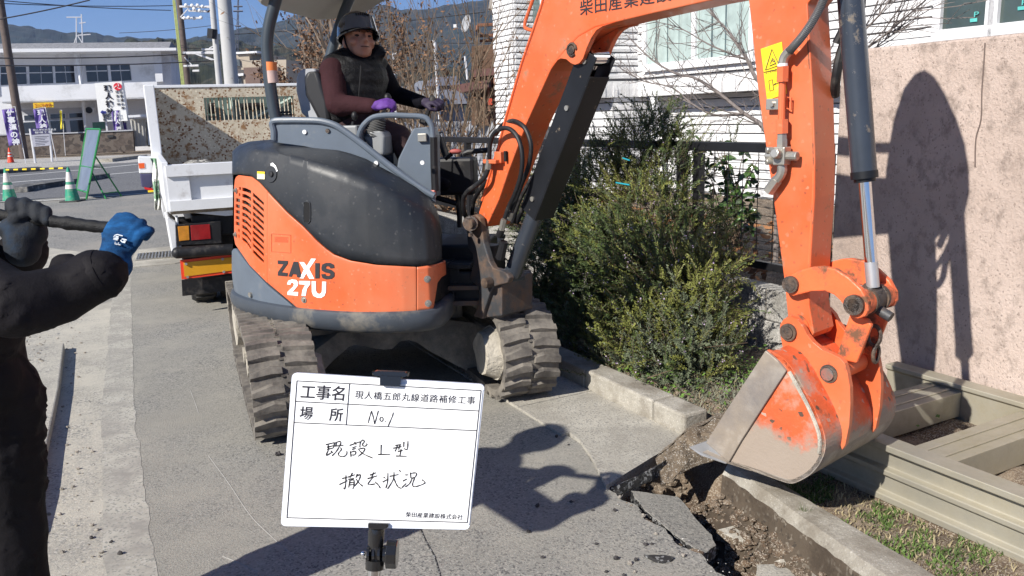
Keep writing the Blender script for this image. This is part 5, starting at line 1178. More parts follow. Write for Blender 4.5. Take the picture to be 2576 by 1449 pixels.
stroke([(1835, 655), (1770, 640), (1752, 660), (1775, 680), (1810, 690), (1818, 672), (1792, 668)], .0019)
stroke([(1676, 680), (1670, 708), (1700, 715)], .0016); stroke([(1722, 690), (1714, 718), (1745, 722)], .0016)
b.build('glove_print', mat('grey_print', (.62, .66, .7), .5), gl)
# left glove wrapped over the pole
f = Fig(); ZL = 1.93
f.limb(zg(330, 800, ZL), zg(330, 640, ZL), .040, .042, 0); f.mass(zg(360, 540, ZL+.004), (.052, .040, .046), 0)
for (x0, y0), r_ in (((190, 130), .018), ((360, 120), .0155), ((525, 175), .0155), ((665, 230), .0135)):
    a = zg(x0, y0+120, ZL+.035); b_ = zg(x0, y0, ZL+.012); c_ = zg(x0+8, y0+20, ZL-.022); d_ = zg(x0+14, y0+150 if x0 > 250 else y0+80, ZL-.030)
    f.limb(zg(x0*.6+140, 420, ZL+.04), a, r_, r_, 0); f.limb(a, b_, r_, r_, 0); f.limb(b_, c_, r_, r_*.98, 0); f.limb(c_, d_, r_*.98, r_*.85, 0)
f.limb(zg(120, 520, ZL-.005), zg(250, 330, ZL-.028), .022, .017, 0); f.limb(zg(250, 520, ZL-.01), zg(150, 480, ZL-.01), .03, .025, 0)
f.build('glove', [black_glove], .0045, wk, smooth=2)
# the pole he holds
pole = thing('tool_handle', 'black taped tool handle held level in both blue gloves', 'tool', zg(700, 380, 1.9))
pa_, pb_ = zg(-60, 285, 1.935), zg(1640, 485, ZC+.02); dpl = (pb_-pa_).normalized()
b = MB(); n = 26; b.tube([pa_.lerp(pb_, i/n) for i in range(n+1)], [.0142+.0008*math.sin(i*2.1)+(.0022 if i in (16, 17) else 0) for i in range(n+1)], 14, smooth=2)
b.build('taped_grip', mat('black_tape', (.009, .009, .010), .6, spec=.3, var=.3, scale=30, bump=.5, bscale=60), pole, smooth=True)
b = MB(); b.tube([pa_+dpl*.04, pa_-dpl*.55], .0125, 12); b.build('shaft', mat('olive_shaft', (.22, .20, .03), .5), pole, smooth=True)
b = MB(); e_ = pa_-dpl*.55; b.box(e_-dpl*.12, (.26, .012, .20), Matrix((dpl, dpl.cross(Z).normalized(), Z)).transposed()); b.build('blade', 'steel', pole, bevel=.004)
# ================================================================ WHITE NOTICE BOARD on a clamp stand
bdt = thing('sign_board', 'white construction notice board with handwritten black lettering on a clamp stand', 'sign board', V_(945, 1449, 1.0))
def bd(x, y, o=0): return V_(x, y, 1.0-o)
def zb(x, y): return (691.6+x*.375, 905.4+y*.375)
cor = [zb(115, 85), zb(1408, 165), zb(1305, 1140), zb(38, 1115)]
def rounded(c, r_, n=5):
    out = []
    for i in range(4):
        p, a, b_ = Vector(c[i]), Vector(c[i-1]), Vector(c[(i+1) % 4]); u_ = (a-p).normalized()*r_; w_ = (b_-p).normalized()*r_
        for k in range(n+1): t = k/n; out.append(p+u_*(1-t)**2+w_*t**2)
    return out
wpl = mat('white_plastic', (.72, .75, .82), .35, var=.02)
wpp = mat('white_paper', (.86, .86, .86), .5, var=.01)
rc = rounded(cor, 14)
b = MB(); b.prism([bd(p.x, p.y, 0) for p in rc], cF*.008); pn = b.build('backing_panel', wpl, bdt, bevel=.0015)
b = MB(); pap = rounded([zb(130, 118), zb(1395, 192), zb(1303, 1106), zb(66, 1076)], 5); b.prism([bd(p.x, p.y, .0) for p in pap], -cF*.0012); sh = b.build('white_sheet', wpp, bdt)
ink = mat('black_ink', (.012, .010, .018), .5, var=.05); ink2 = mat('marker_ink', (.018, .014, .012), .4, var=.1)
b = MB()
def bl(pts, w_=3.0, o=.0016, mb=None):
    mb = mb or b; P = [Vector(zb(*p)) for p in pts]
    for i in range(len(P)-1):
        d = (P[i+1]-P[i]).normalized(); n_ = Vector((-d.y, d.x))*w_/2*.9; e = d*w_/2*.45
        mb.prism([bd(*(P[i]-e-n_), o), bd(*(P[i+1]+e-n_), o), bd(*(P[i+1]+e+n_), o), bd(*(P[i]-e+n_), o)], -cF*.0003)
bl([(147, 140), (1382, 205), (1290, 1090), (80, 1058), (147, 140)], 2.2); bl([(138, 278), (1368, 342)], 2.2); bl([(130, 420), (1352, 474)], 2.2); bl([(500, 160), (478, 432)], 2.2)
b.build('ruled_lines', ink, sh)
def btext(txt, x, y, x2, hpx, nm, bold=0, sp=1.0):
    p = Vector(zb(x, y)); q = Vector(zb(x2, y+(x2-x)*.0505)); o = bd(p.x, p.y, .0016); e = bd(q.x, q.y, .0016)-o
    up = -(bd(*zb(x-8, y+100), .0016)-o); ex_ = e.normalized(); ey_ = (up-ex_*up.dot(ex_)).normalized()
    mb = MB(); put_text(mb, txt, hpx*.375/FL*1.12, o, ex_, ey_, bold=bold, ext=.0002, fit=e.length, spacing=sp, shear=.06); return mb.build(nm, ink, sh, recalc=False)
btext('工事名', 170, 250, 462, 92, 'heading_work_name', .00022); btext('場', 162, 390, 250, 84, 'heading_place', .00022); btext('所', 362, 400, 452, 84, 'heading_place', .00022)
btext('現人橋五郎丸線道路補修工事', 535, 254, 1340, 52, 'project_name', .0, 1.1); btext('柴田産業建設株式会社', 876, 1050, 1258, 33, 'company_name', .0)
def hz(x, y): return (804.8+x*.15622, 1018.6+y*.15622)
def hw(strokes, nm, w_=2.6):
    mb = MB()
    for st_ in strokes:
        pts = [Vector(hz(*p)) for p in st_]
        if len(pts) > 2: pts = [Vector((q.x, q.y)) for q in cat([Vector((p.x, p.y, 0)) for p in pts], 4)]
        n = len(pts); w = [w_*(.85+.25*math.sin(i*1.7+len(st_))) for i in range(n)]
        L_, R2 = [], []
        for i in range(n):
            d = (pts[min(i+1, n-1)]-pts[max(i-1, 0)]).normalized(); q = Vector((-d.y, d.x))*w[i]/2; L_.append(pts[i]+q); R2.append(pts[i]-q)
        mb.grid([[bd(*p, .0017) for p in L_], [bd(*p, .0017) for p in R2]]); 
    o = mb.build(nm, ink2, sh, recalc=False); md = o.modifiers.new('s', 'SOLIDIFY'); md.thickness = .0003; md.offset = 0; return o
circ = [(990+26*math.cos(a), 230+34*math.sin(a)) for a in [i*.7 for i in range(10)]]
hw([[(775, 290), (800, 190), (830, 95)], [(830, 95), (860, 210), (880, 310)], [(880, 310), (910, 200), (940, 90)], circ, [(1050, 266), (1062, 270)], [(1180, 120), (1165, 180), (1095, 345)]], 'handwriting_number')
hw([[(92, 640), (235, 605)], [(235, 605), (215, 690)], [(110, 680), (215, 655)], [(112, 718), (212, 692)], [(130, 640), (132, 725), (98, 815), (200, 755)], [(172, 738), (205, 770)], [(250, 602), (332, 590), (320, 655)], [(235, 662), (375, 650)], [(266, 600), (252, 664)], [(320, 652), (260, 750), (190, 822)], [(325, 690), (345, 715), (292, 790), (335, 830), (400, 822), (432, 780), (428, 745)]], 'handwriting_existing', 3.0)
hw([[(475, 652), (640, 592)], [(555, 596), (580, 640)], [(522, 688), (585, 668)], [(516, 718), (575, 700)], [(488, 745), (498, 838)], [(495, 760), (572, 745), (560, 800), (500, 806)], [(640, 682), (650, 600), (692, 563), (712, 592), (680, 640), (715, 665), (752, 645), (750, 618)], [(610, 712), (718, 697), (690, 765), (610, 830)], [(622, 722), (700, 790), (850, 856)]], 'handwriting_set', 3.0)
hw([[(985, 640), (980, 795)], [(935, 798), (1130, 793)]], 'handwriting_l', 3.0)
hw([[(1212, 652), (1302, 636)], [(1178, 697), (1312, 671)], [(1246, 650), (1228, 705), (1205, 750)], [(1288, 640), (1264, 720)], [(1350, 592), (1346, 680)], [(1415, 580), (1408, 700), (1380, 716), (1352, 698)], [(1250, 748), (1332, 732)], [(1305, 712), (1285, 820)], [(1222, 822), (1392, 826)]], 'handwriting_type', 3.0)
hw([[(355, 1186), (442, 1160)], [(416, 1130), (414, 1250), (398, 1352), (378, 1330)], [(310, 1282), (442, 1220)], [(450, 1162), (562, 1122)], [(522, 1090), (480, 1172)], [(455, 1198), (548, 1182)], [(480, 1212), (460, 1332)], [(490, 1216), (545, 1210), (540, 1326), (518, 1342)], [(480, 1252), (535, 1246)], [(478, 1288), (532, 1282)], [(602, 1110), (575, 1172)], [(585, 1150), (652, 1122), (620, 1222), (552, 1312)], [(580, 1190), (625, 1255), (692, 1312)]], 'handwriting_remove', 3.0)
hw([[(800, 1130), (905, 1090)], [(765, 1187), (922, 1140)], [(866, 1085), (830, 1162)], [(852, 1165), (770, 1280), (888, 1270)], [(882, 1236), (935, 1285), (972, 1342)]], 'handwriting_away', 3.0)
hw([[(1022, 1158), (1052, 1182)], [(1008, 1242), (1082, 1200)], [(1092, 1100), (1086, 1240), (1058, 1342)], [(1120, 1150), (1262, 1120)], [(1190, 1083), (1178, 1200), (1085, 1357)], [(1190, 1180), (1220, 1260), (1260, 1322), (1312, 1345)], [(1274, 1052), (1302, 1077)]], 'handwriting_state', 3.0)
hw([[(1373, 1127), (1422, 1125)], [(1333, 1227), (1400, 1190)], [(1318, 1332), (1388, 1262)], [(1455, 1088), (1462, 1180)], [(1460, 1102), (1552, 1096), (1532, 1160), (1466, 1180)], [(1482, 1182), (1442, 1265), (1370, 1322)], [(1522, 1180), (1490, 1268), (1502, 1312), (1562, 1310), (1690, 1256), (1640, 1204)]], 'handwriting_condition', 3.0)
bpl = mat('glossy_black_plastic', (.012, .012, .013), .18, coat=.5)
b = MB(); q = rounded([zb(650, 74), zb(892, 84), zb(888, 118), zb(655, 108)], 12); b.prism([bd(p.x, p.y, .004) for p in q], cF*.016); q = rounded([zb(704, 108), zb(846, 114), zb(838, 178), zb(704, 172)], 4); b.prism([bd(p.x, p.y, .008) for p in q], cF*.014); b.build('clip', bpl, bdt, bevel=.002, smooth=True)
b = MB(); q = [zb(622, 1096), zb(762, 1100), zb(758, 1128), zb(730, 1140), zb(650, 1140), zb(622, 1130)]; b.prism([bd(x, y, .006) for x, y in q], cF*.014); b.build('lower_clip', bpl, bdt, bevel=.002)
b = MB(); b.tube([bd(*zb(684, 1128), -.004), bd(*zb(680, 1165), -.004), bd(*zb(676, 1262), -.004)], [.0095, .0100, .0092], 20); b.build('ball_joint', bpl, bdt, smooth=True, ang=40)
b = MB()
for k in range(4):
    x = 622+k*36; b.cyl(bd(*zb(x, 1300), -.002), bd(*zb(x+17, 1300), -.002), .0105, n=24)
b.tube([bd(*zb(690, 1250), -.002), bd(*zb(672, 1360), -.002)], .008, 12); b.build('hinge', bpl, bdt, smooth=True, ang=40)
b = MB(); n = 24; c0, c1 = bd(*zb(750, 1302), -.002), bd(*zb(822, 1304), -.002); b.cyl(c0, c1, .0175, n=10); b.cyl(bd(*zb(735, 1302), -.002), c0, .008, n=12); b.build('thumb_screw', bpl, bdt, bevel=.0015)
b = MB(); b.ball(bd(*zb(592, 1300), -.002), .0034); b.build('screw_end', 'chrome', bdt, smooth=True)
b = MB(); b.tube([bd(*zb(672, 1335), -.002), bd(*zb(668, 1400), -.002)], [.0118, .0112], 20); b.build('collar', bpl, bdt, smooth=True, ang=40)
b = MB(); b.tube([bd(*zb(668, 1380), -.002), bd(*zb(650, 1640), -.002)], .0082, 20); b.build('pole', 'chrome', bdt, smooth=True)
b = MB(); p0 = bd(*zb(650, 1640), -.002); b.tube([p0, Vector((p0.x-.02, p0.y+.0, 0))], .0095, 16); b.build('lower_pole', 'chrome', bdt, smooth=True)
# ================================================================ DUMP TRUCK
_sv = (RA, ru, rv); RA = math.radians(23.6); ru = Vector((math.cos(RA), math.sin(RA), 0)); rv = Vector((-math.sin(RA), math.cos(RA), 0))
tk = thing('dump_truck', 'white dump truck with a rusty tipper bed parked behind the excavator', 'truck', RW(1.4, 9, 0))
BR = 6.88                                    # rear plane, metres along the street
def tp(x, y, b_=BR): return pl(x, y, rv*b_, rv)
def ts(x, y, a): return pl(x, y, ru*a, ru)
def tw_(x, y): return (327+x*.4166, 188.6+y*.4166)          # detail crop -> picture  (440/664*.6288)
rust = mat('rusty_bed', (.50, .44, .34), .8, var=.10, scale=3, speck=((.16, .07, .03), (.62, .56, .44)), sscale=62, samt=.12, dirt=(.24, .13, .06), damt=.43, dscale=14, dsoft=.06, bump=.3, bscale=60)
rust2 = mat('dusty_bed', (.40, .34, .26), .9, var=.12, scale=4, dirt=(.22, .13, .07), damt=.42, dscale=12, bump=.3, bscale=60)
truckw = mat('truck_white', (.72, .73, .75), .35, var=.03, dirt=(.35, .32, .3), damt=.3, dscale=6)
BF = 9.6
aL = ab(tp(418, 440))[0]; aR = aL+1.68; zT = tp(500, 413).z; zB = tp(500, 530).z
def TB(a0, a1, b0, b1, z0, z1, mb, m=None): mb.box(RW((a0+a1)/2, (b0+b1)/2, (z0+z1)/2), (a1-a0, b1-b0, z1-z0), Matrix.Rotation(RA, 3, 'Z'))
def tz(y, x=480): return tp(x, y).z
b = MB(); TB(aL, aR, BR, BR+.05, tz(528), tz(412), b); TB(aL, aR, BR-.05, BR, tz(441), tz(413), b); TB(aL+.0, aR, BR-.05, BR, tz(527), tz(502), b); TB(aL, aL+.16, BR-.03, BR, tz(502), tz(441), b); TB(aR-.16, aR, BR-.03, BR, tz(502), tz(441), b); TB(aL+.7, aL+.9, BR-.03, BR, tz(502), tz(441), b)
tg = b.build('tailgate', truckw, tk, bevel=.008)
b = MB(); q = [(aL+.02, tz(528)), (aR-.02, tz(528)), (aR-.35, tz(550)), (aL+.4, tz(550))]; b.prism([RW(a, BR, z) for a, z in q], rv*.08); b.build('rear_sill', truckw, tk, bevel=.004)
b = MB(); TB(aL-.03, aL+.02, BR-.02, BF, tz(530), tz(405), b); TB(aR-.02, aR+.03, BR, BF, tz(530), tz(405), b); sdw = b.build('bed_side', truckw, tk, bevel=.006); 
b = MB(); TB(aL+.02, aL+.03, BR+.05, BF, tz(530), tz(415), b); TB(aL, aR, BR, BF, tz(530)-.02, tz(520), b); b.build('bed_floor', rust2, tk)
# headboard
hx = lambda x, y: ab(pl(x, y, rv*BF, rv))
a0h, _, z0h = hx(398, 410); z1h = hx(500, 220)[2]; a0h = hx(396, 300)[0]; a1h = a0h+1.72
wn = [hx(512, 246), hx(665, 242), hx(672, 300), hx(512, 304)]; wa0, wa1, wz0, wz1 = wn[0][0], wn[0][0]+.95, wn[3][2], wn[0][2]
b = MB()
TB(a0h, wa0, BF, BF+.04, z0h-.4, z1h, b); TB(wa1, a1h, BF, BF+.04, z0h-.4, z1h, b); TB(wa0, wa1, BF, BF+.04, z0h-.4, wz0, b); TB(wa0, wa1, BF, BF+.04, wz1, z1h, b)
hb_ = b.build('headboard', rust, tk)
b = MB()
for k in range(22): a = wa0+(wa1-wa0)*(k+.5)/22; b.tube([RW(a, BF+.02, wz0), RW(a+.008*math.sin(k*3), BF+.02, wz1)], .0065, 5)
b.build('window_bars', rust, hb_)
b = MB(); TB(a0h-.04, a1h, BF-.01, BF+.05, z1h, z1h+.03, b); b.build('top_rim', truckw, hb_, bevel=.004)
b = MB(); TB(a0h-.10, a0h, BF-.35, BF+.06, z0h-.1, z1h+.02, b); b.build('side_post', truckw, tk, bevel=.008)
b = MB(); TB(a0h-.07, a0h+.0, BF-.5, BF-.1, z0h-.35, z0h, b); b.tube([RW(a0h-.02, BF-.6, z0h+.02), RW(a0h-.02, BF-.6, z0h-.3)], .02, 8); b.build('hinge_bracket', truckw, tk, bevel=.005)
# cab behind the headboard
cabg = mat('cab_interior_green', (.16, .24, .21), .6, var=.2, scale=3)
b = MB(); ca0, ca1 = a0h-.05, a1h+.05; TB(ca0, ca1, BF+.25, BF+.30, .5, z1h-.45, b); TB(ca0, ca0+.05, BF+.25, BF+1.6, .5, z1h-.45, b); TB(ca1-.05, ca1, BF+.25, BF+1.6, .5, z1h-.45, b); TB(ca0, ca1, BF+1.55, BF+1.6, .5, 1.2, b); 
cab = b.build('cab', truckw, tk, bevel=.02)
b = MB(); TB(wa0-.1, wa1+.1, BF+.22, BF+.24, wz0-.1, wz1+.1, b); b.build('rear_window', mat('green_tint', (.12, .17, .155), .15, var=.3, scale=2), cab)
b = MB(); TB(wa0+.40, wa0+.64, BF+.17, BF+.2, wz1-.14, wz1-.06, b); TB(wa0+.05, wa0+.12, BF+.17, BF+.2, wz1-.17, wz1-.05, b); b.build('headrest', 'black', cab, bevel=.02)
b = MB(); b.tube([RW(wa0+.5, BF+.19, wz0), RW(wa0+.95, BF+.19, wz1-.02)], .016, 6); b.tube([RW(wa0+.3, BF+.19, wz0-.05), RW(wa0+.3, BF+.19, wz1)], .02, 6); b.build('seat_belt', mat('pale_green', (.4, .5, .45), .5), cab)
# mirror
mp_ = [(366, 306), (372, 300), (383, 302), (386, 340), (388, 368), (372, 369), (367, 356)]
b = MB(); b.prism([pl(x, y, rv*(BF+1.2), rv) for x, y in mp_], rv*.06); mi = b.build('mirror', 'black', tk, bevel=.01)
b = MB(); b.prism([pl(x, y, rv*(BF+1.19), rv) for x, y in ((370, 308), (381, 305), (383, 340), (384, 364), (374, 365))], rv*.012); b.build('mirror_glass', mat('mirror_glass', (.25, .3, .4), .04, metal=.9), mi)
# front wing corner with orange marker and hanging cloth
def tf(x, y, d=0): return pl(x, y, rv*(BF-.6+d), rv)
b = MB(); b.prism([tf(x, y) for x, y in ((347, 396), (352, 394), (396, 396), (398, 436), (350, 436))], rv*.3); fb = b.build('side_box', truckw, tk, bevel=.012)
b = MB(); b.prism([tf(x, y, -.006) for x, y in ((348, 411), (363, 410), (364, 423), (350, 424))], rv*.01); b.build('orange_marker', mat('orange_lens', (.8, .12, .02), .3), fb)
b = MB(); b.prism([tf(x, y) for x, y in ((352, 437), (384, 437), (386, 468), (376, 474), (356, 470))], rv*.25); b.build('navy_flap', mat('navy_cloth', (.05, .05, .11), .8), tk, bevel=.01)
b = MB(); b.prism([tf(x, y) for x, y in ((362, 470), (384, 474), (384, 480), (364, 476))], rv*.2); b.build('red_reflector', mat('red_lens', (.6, .02, .02), .3), tk)
b = MB(); b.tube([tf(372, 482), tf(388, 481)], .012, 6); b.build('yellow_rope', 'yellow', tk)
b = MB(); rows = []
for i, (x0, x1, y) in enumerate(((378, 404, 398), (386, 402, 420), (384, 400, 450), (388, 400, 480), (388, 404, 505), (389, 403, 528))): rows.append([tf(x0+(x1-x0)*k/5, y, -.06+.03*math.sin(k*1.8+i)) for k in range(6)])
b.grid(rows); b.build('cloth', mat('green_white_cloth', (.18, .32, .2), .9, var=.1, dirt=(.75, .75, .7), damt=.5, dscale=7, dsoft=.03), tk, smooth=True, solid=.006)
# chassis, lights, bumper, plate, wheels
b = MB(); TB(aL+.15, aR-.15, BR+.05, BF+1.5, tz(600), tz(545), b); TB(aL+.05, aR-.05, BR+.25, BR+.35, tz(735), tz(560), b); b.build('chassis', 'black', tk, bevel=.01)
b = MB(); b.prism([tp(x, y) for x, y in ((440, 566), (556, 556), (558, 612), (444, 618))], rv*.06); lb = b.build('lamp_housing', 'black', tk, bevel=.005)
b = MB(); b.prism([tp(x, y, BR-.006) for x, y in ((447, 570), (475, 568), (477, 604), (451, 607))], rv*.02); b.build('indicator_lens', mat('amber_lens', (.55, .22, .02), .15, var=.15, scale=20, coat=.5), lb, bevel=.003)
b = MB(); b.prism([tp(x, y, BR-.006) for x, y in ((479, 567), (528, 564), (531, 601), (482, 605))], rv*.02); b.build('brake_lens', mat('red_tail_lens', (.28, .012, .015), .15, var=.15, scale=20, coat=.5), lb, bevel=.003)
b = MB(); TB(aL+.03, aL+.05, BR+.02, BR+.1, tz(640, 440), tz(545, 440), b); b.prism([tp(x, y) for x, y in ((417, 548), (424, 546), (444, 560), (447, 640), (440, 650), (433, 640))], rv*.5); b.build('wing', truckw, tk, bevel=.01)
b = MB(); b.tube([tp(447, 636, BR-.05), tp(540, 630, BR-.05), tp(700, 620, BR-.05)], .045, 14); b.ball(tp(447, 636, BR-.05), .046); b.build('bumper_bar', 'black', tk, smooth=True)
b = MB(); b.prism([tp(x, y, BR-.03) for x, y in ((453, 655), (600, 638), (600, 685), (457, 703))], rv*.02); pq = b.build('marker_plate', mat('red_reflective', (.78, .06, .02), .4, var=.05), tk)
b = MB(); b.prism([tp(x, y, BR-.036) for x, y in ((461, 661), (594, 646), (594, 679), (464, 696))], rv*.005); b.build('amber_field', mat('amber_reflective', (.62, .30, .015), .35, var=.06), pq)
b = MB()
for x, y in ((468, 664), (472, 697), (560, 652), (563, 684)): b.cyl(tp(x, y, BR-.05), tp(x, y, BR-.03), .011, n=8)
b.build('plate_bolt', 'steel', pq)
b = MB(); b.prism([tp(x, y, BR+.05) for x, y in ((457, 705), (600, 690), (600, 728), (459, 745))], rv*.02); b.build('mud_flap', 'black', tk)
tyr = mat('tyre', (.025, .024, .023), .85, var=.2, dirt=(.12, .11, .1), damt=.4, dscale=14)
wbz = .29; wb_b = BR+.62
for a in (aL+.10, aL+.34, aR-.58, aR-.34):
    b = MB(); n = 36; rows = []
    for r_, da in ((.17, 0), (.27, 0), (.29, .03), (.292, .10), (.29, .17), (.27, .20), (.17, .20)): rows.append([RW(a+da, wb_b+(r_*math.cos(t)), wbz+r_*math.sin(t)) for t in [2*math.pi*j/n for j in range(n)]])
    b.grid(rows, wrap=True)
    for j in range(n):
        if j % 2: 
            t = 2*math.pi*j/n; b.box(RW(a+.1, wb_b+.293*math.cos(t), wbz+.293*math.sin(t)), (.14, .02, .02), Matrix.Rotation(RA, 3, 'Z') @ Matrix.Rotation(t, 3, 'X'))
    wh = b.build('wheel', tyr, tk, smooth=True, ang=30)
    b = MB(); b.cyl(RW(a+.04, wb_b, wbz), RW(a+.16, wb_b, wbz), .17, n=24); b.build('rim', 'steel', wh)
b = MB(); b.cyl(RW(ca0+.05, BF+.95, .3), RW(ca0+.25, BF+.95, .3), .3, n=28); b.cyl(RW(ca1-.25, BF+.95, .3), RW(ca1-.05, BF+.95, .3), .3, n=28); b.build('front_axle', tyr, tk)
gr = MB(); rows = []
for i in range(22):
    rows.append([])
    for j in range(16):
        a = aL+.05+(aR-aL-.1)*i/21; bb_ = BR+.7+(BF-BR-.8)*j/15; q = math.exp(-((a-aL-.35)**2/.12+(bb_-BF+.7)**2/.5)); rows[-1].append(RW(a, bb_, tz(505)+.0+(z0h-tz(505)+.04)*q+.03*fbm((a*6, bb_*6, 0))))
gr.grid(rows); lo_ = gr.build('gravel_load', mat('grey_gravel', (.26, .25, .23), .95, var=.35, scale=14, speck=((.45, .44, .4), (.08, .08, .08)), sscale=40, samt=.4, bump=1, bscale=30), None, smooth=False); tag(lo_, 'heap of grey gravel lying in the truck bed', 'gravel', kind='stuff')
RA, ru, rv = _sv
# ================================================================ FAR SIDE OF THE STREET
wq = gz(45, 396); hs = Vector((.957, .29, 0)).normalized(); hn = Vector((hs.y, -hs.x, 0))      # along the hall, towards the camera
def hp(x, y, d=0): return pl(x, y, wq+hn*d, hn)
D_ = .2256
def h1(x, y): return (x*D_, 188.6+y*D_)
def h2(x, y): return (377.3+x*.1736, y*.1736)
def h3(x, y): return (943+x*.2431, y*.2431)
def face(mb, px, d, th=.1): mb.prism([hp(x, y, d) for x, y in px], -hn*th); return mb
hallw = mat('hall_white', (.70, .71, .74), .7, var=.03, scale=.5, dirt=(.38, .38, .38), damt=.35, dscale=.8)
hallg = mat('hall_grey', (.44, .45, .48), .8, var=.04, scale=.5)
gls = glass('dark_glass', (.03, .035, .045)); gls2 = glass('grey_glass', (.12, .14, .16), .1)
hall = thing('community_hall', 'white two storey hall with a balcony across the street', 'building', hp(200, 390, -5))
b = MB(); face(b, [(-260, 136), (428, 128), (432, 215), (420, 390), (-260, 410)], -5, 7); b.build('wall', hallw, hall)
b = MB(); face(b, [(3, 218), (395, 205), (396, 247), (6, 260)], -3.2, .25); face(b, [(3, 256), (395, 243), (396, 247), (5, 260)], -3.2, 1.8); b.build('balcony', hallw, hall)
b = MB(); face(b, [(-260, 124), (443, 120), (443, 127), (-260, 135)], -3.3, 9); b.build('fascia', truckw, hall)
b = MB(); p0, p1 = hp(-260, 124, -3.3), hp(425, 120, -3.3); b.hexa([p0, p1, p1-hn*9, p0-hn*9], [p0+Z*.45-hn*2.2, p1+Z*.55-hn*2.2, p1+Z*.55-hn*6, p0+Z*.45-hn*6]); b.build('roof', mat('grey_tiles', (.22, .22, .23), .85, var=.3, scale=3, stretch=(6, 1, 1)), hall)
b = MB(); face(b, [(183, 131), (200, 130), (206, 215), (190, 216)], -4.6, .5); face(b, [(383, 127), (404, 126), (410, 205), (392, 206)], -4.2, .8); b.build('pillar', hallw, hall)
for px in ([(0, 166), (67, 166), (69, 213), (0, 216)], [(71, 165), (133, 165), (136, 211), (73, 213)], [(136, 164), (190, 164), (196, 209), (139, 211)], [(213, 162), (271, 161), (275, 206), (218, 208)], [(275, 161), (328, 160), (333, 204), (279, 206)]):
    b = MB(); face(b, px, -4.98, .05); fr_o = b.build('window', hallw, hall)
    (x0, y0), (x1, y1), (x2, y2), (x3, y3) = px; mx0, mx1 = (x0+x1)/2, (x2+x3)/2
    for k in (0, 1):
        q = [(x0+2, y0+2), (mx0-1, (y0+y1)/2+2), (mx1-1, (y2+y3)/2-2), (x3+2, y3-2)] if k == 0 else [(mx0+1, (y0+y1)/2+2), (x1-2, y1+2), (x2-2, y2-2), (mx1+1, (y2+y3)/2-2)]
        b = MB(); face(b, q, -4.95, .03); b.build('pane', gls, fr_o)
    b = MB(); b.cyl(hp(x0+2, y0+(y3-y0)*.38, -4.9), hp(x1-2, y1+(y2-y1)*.38, -4.9), .035, n=4); b.build('sash_bar', hallw, fr_o)
for px in ([(54, 276), (208, 270), (209, 299), (56, 303)],): 
    b = MB(); face(b, px, -4.97, .05); b.build('transom', hallg, hall)
for px in ([(57, 306), (92, 304), (96, 340), (60, 341)], [(96, 304), (120, 303), (125, 339), (100, 340)], [(124, 303), (165, 301), (170, 337), (130, 338)], [(173, 301), (210, 299), (214, 336), (177, 337)], [(57, 290), (120, 287), (121, 300), (58, 303)], [(124, 287), (165, 285), (166, 298), (125, 300)], [(172, 285), (208, 283), (209, 296), (173, 298)]):
    b = MB(); face(b, px, -4.93, .04); fr_o = b.build('window', hallw, hall); b = MB(); cx = sum(p[0] for p in px)/4; cy = sum(p[1] for p in px)/4; face(b, [(cx+(x-cx)*.90, cy+(y-cy)*.88) for x, y in px], -4.9, .03); b.build('pane', gls, fr_o)
b = MB(); face(b, [(83, 259), (134, 257), (135, 270), (84, 273)], -3.1, .1); sg_ = b.build('shop_sign', mat('sign_yellow', (.75, .5, .02), .5), hall)
b = MB(); put_text(b, 'コミュニティセンター', .3, hp(87, 270, -3.07), hs, Z, fit=(hp(132, 268, -3)-hp(87, 268, -3)).length, ext=.01); b.build('sign_words', mat('sign_red', (.6, .12, .05), .5), sg_, recalc=False)
b = MB(); face(b, [h1(950, 365), h1(1048, 360), h1(1052, 420), h1(955, 425)], -4.4, .5); ac = b.build('air_conditioner', truckw, hall, bevel=.03)
b = MB(); c0 = hp(*h1(992, 392), -4.38); b.cyl(c0, c0+hn*.03, .2, n=20); b.build('fan', 'black', ac)
b = MB(); b.tube([hp(208, 252, -4.3), hp(214, 300, -4.3), hp(219, 350, -4.3)], .1, 8); b.tube([hp(190, 135, -4.3), hp(197, 165, -4.3), hp(205, 215, -4.3)], .1, 8); b.build('drainpipe', truckw, hall)
b = MB(); face(b, [h1(1030, 528), h1(1168, 522), h1(1172, 600), h1(1035, 610)], -4.5, .1); b.build('green_notice_board', mat('dull_green', (.10, .22, .17), .6), hall)
b = MB(); face(b, [h1(1625, 380), h1(1672, 378), h1(1674, 420), h1(1628, 422)], -4.5, .3); b.build('meter_box', truckw, hall)
# beige sliding gate and its canopy beside the hall
gt = thing('sliding_gate', 'beige ribbed sliding gate to the right of the stone wall', 'gate', hp(355, 372, -.5))
b = MB(); face(b, [(326, 300), (392, 296), (396, 366), (340, 369)], -.5, .1); b.build('gate_panel', mat('beige_metal', (.42, .40, .35), .6, var=.1, scale=4), gt)
b = MB()
for k in range(7): x = 330+k*9; face(b, [(x, 301), (x+1, 301), (x+7, 367), (x+6, 367)], -.44, .06)
b.build('rib', hallg, gt)
b = MB(); face(b, [(322, 290), (396, 286), (396, 292), (323, 296)], .2, 1.6); b.build('canopy', hallw, gt)
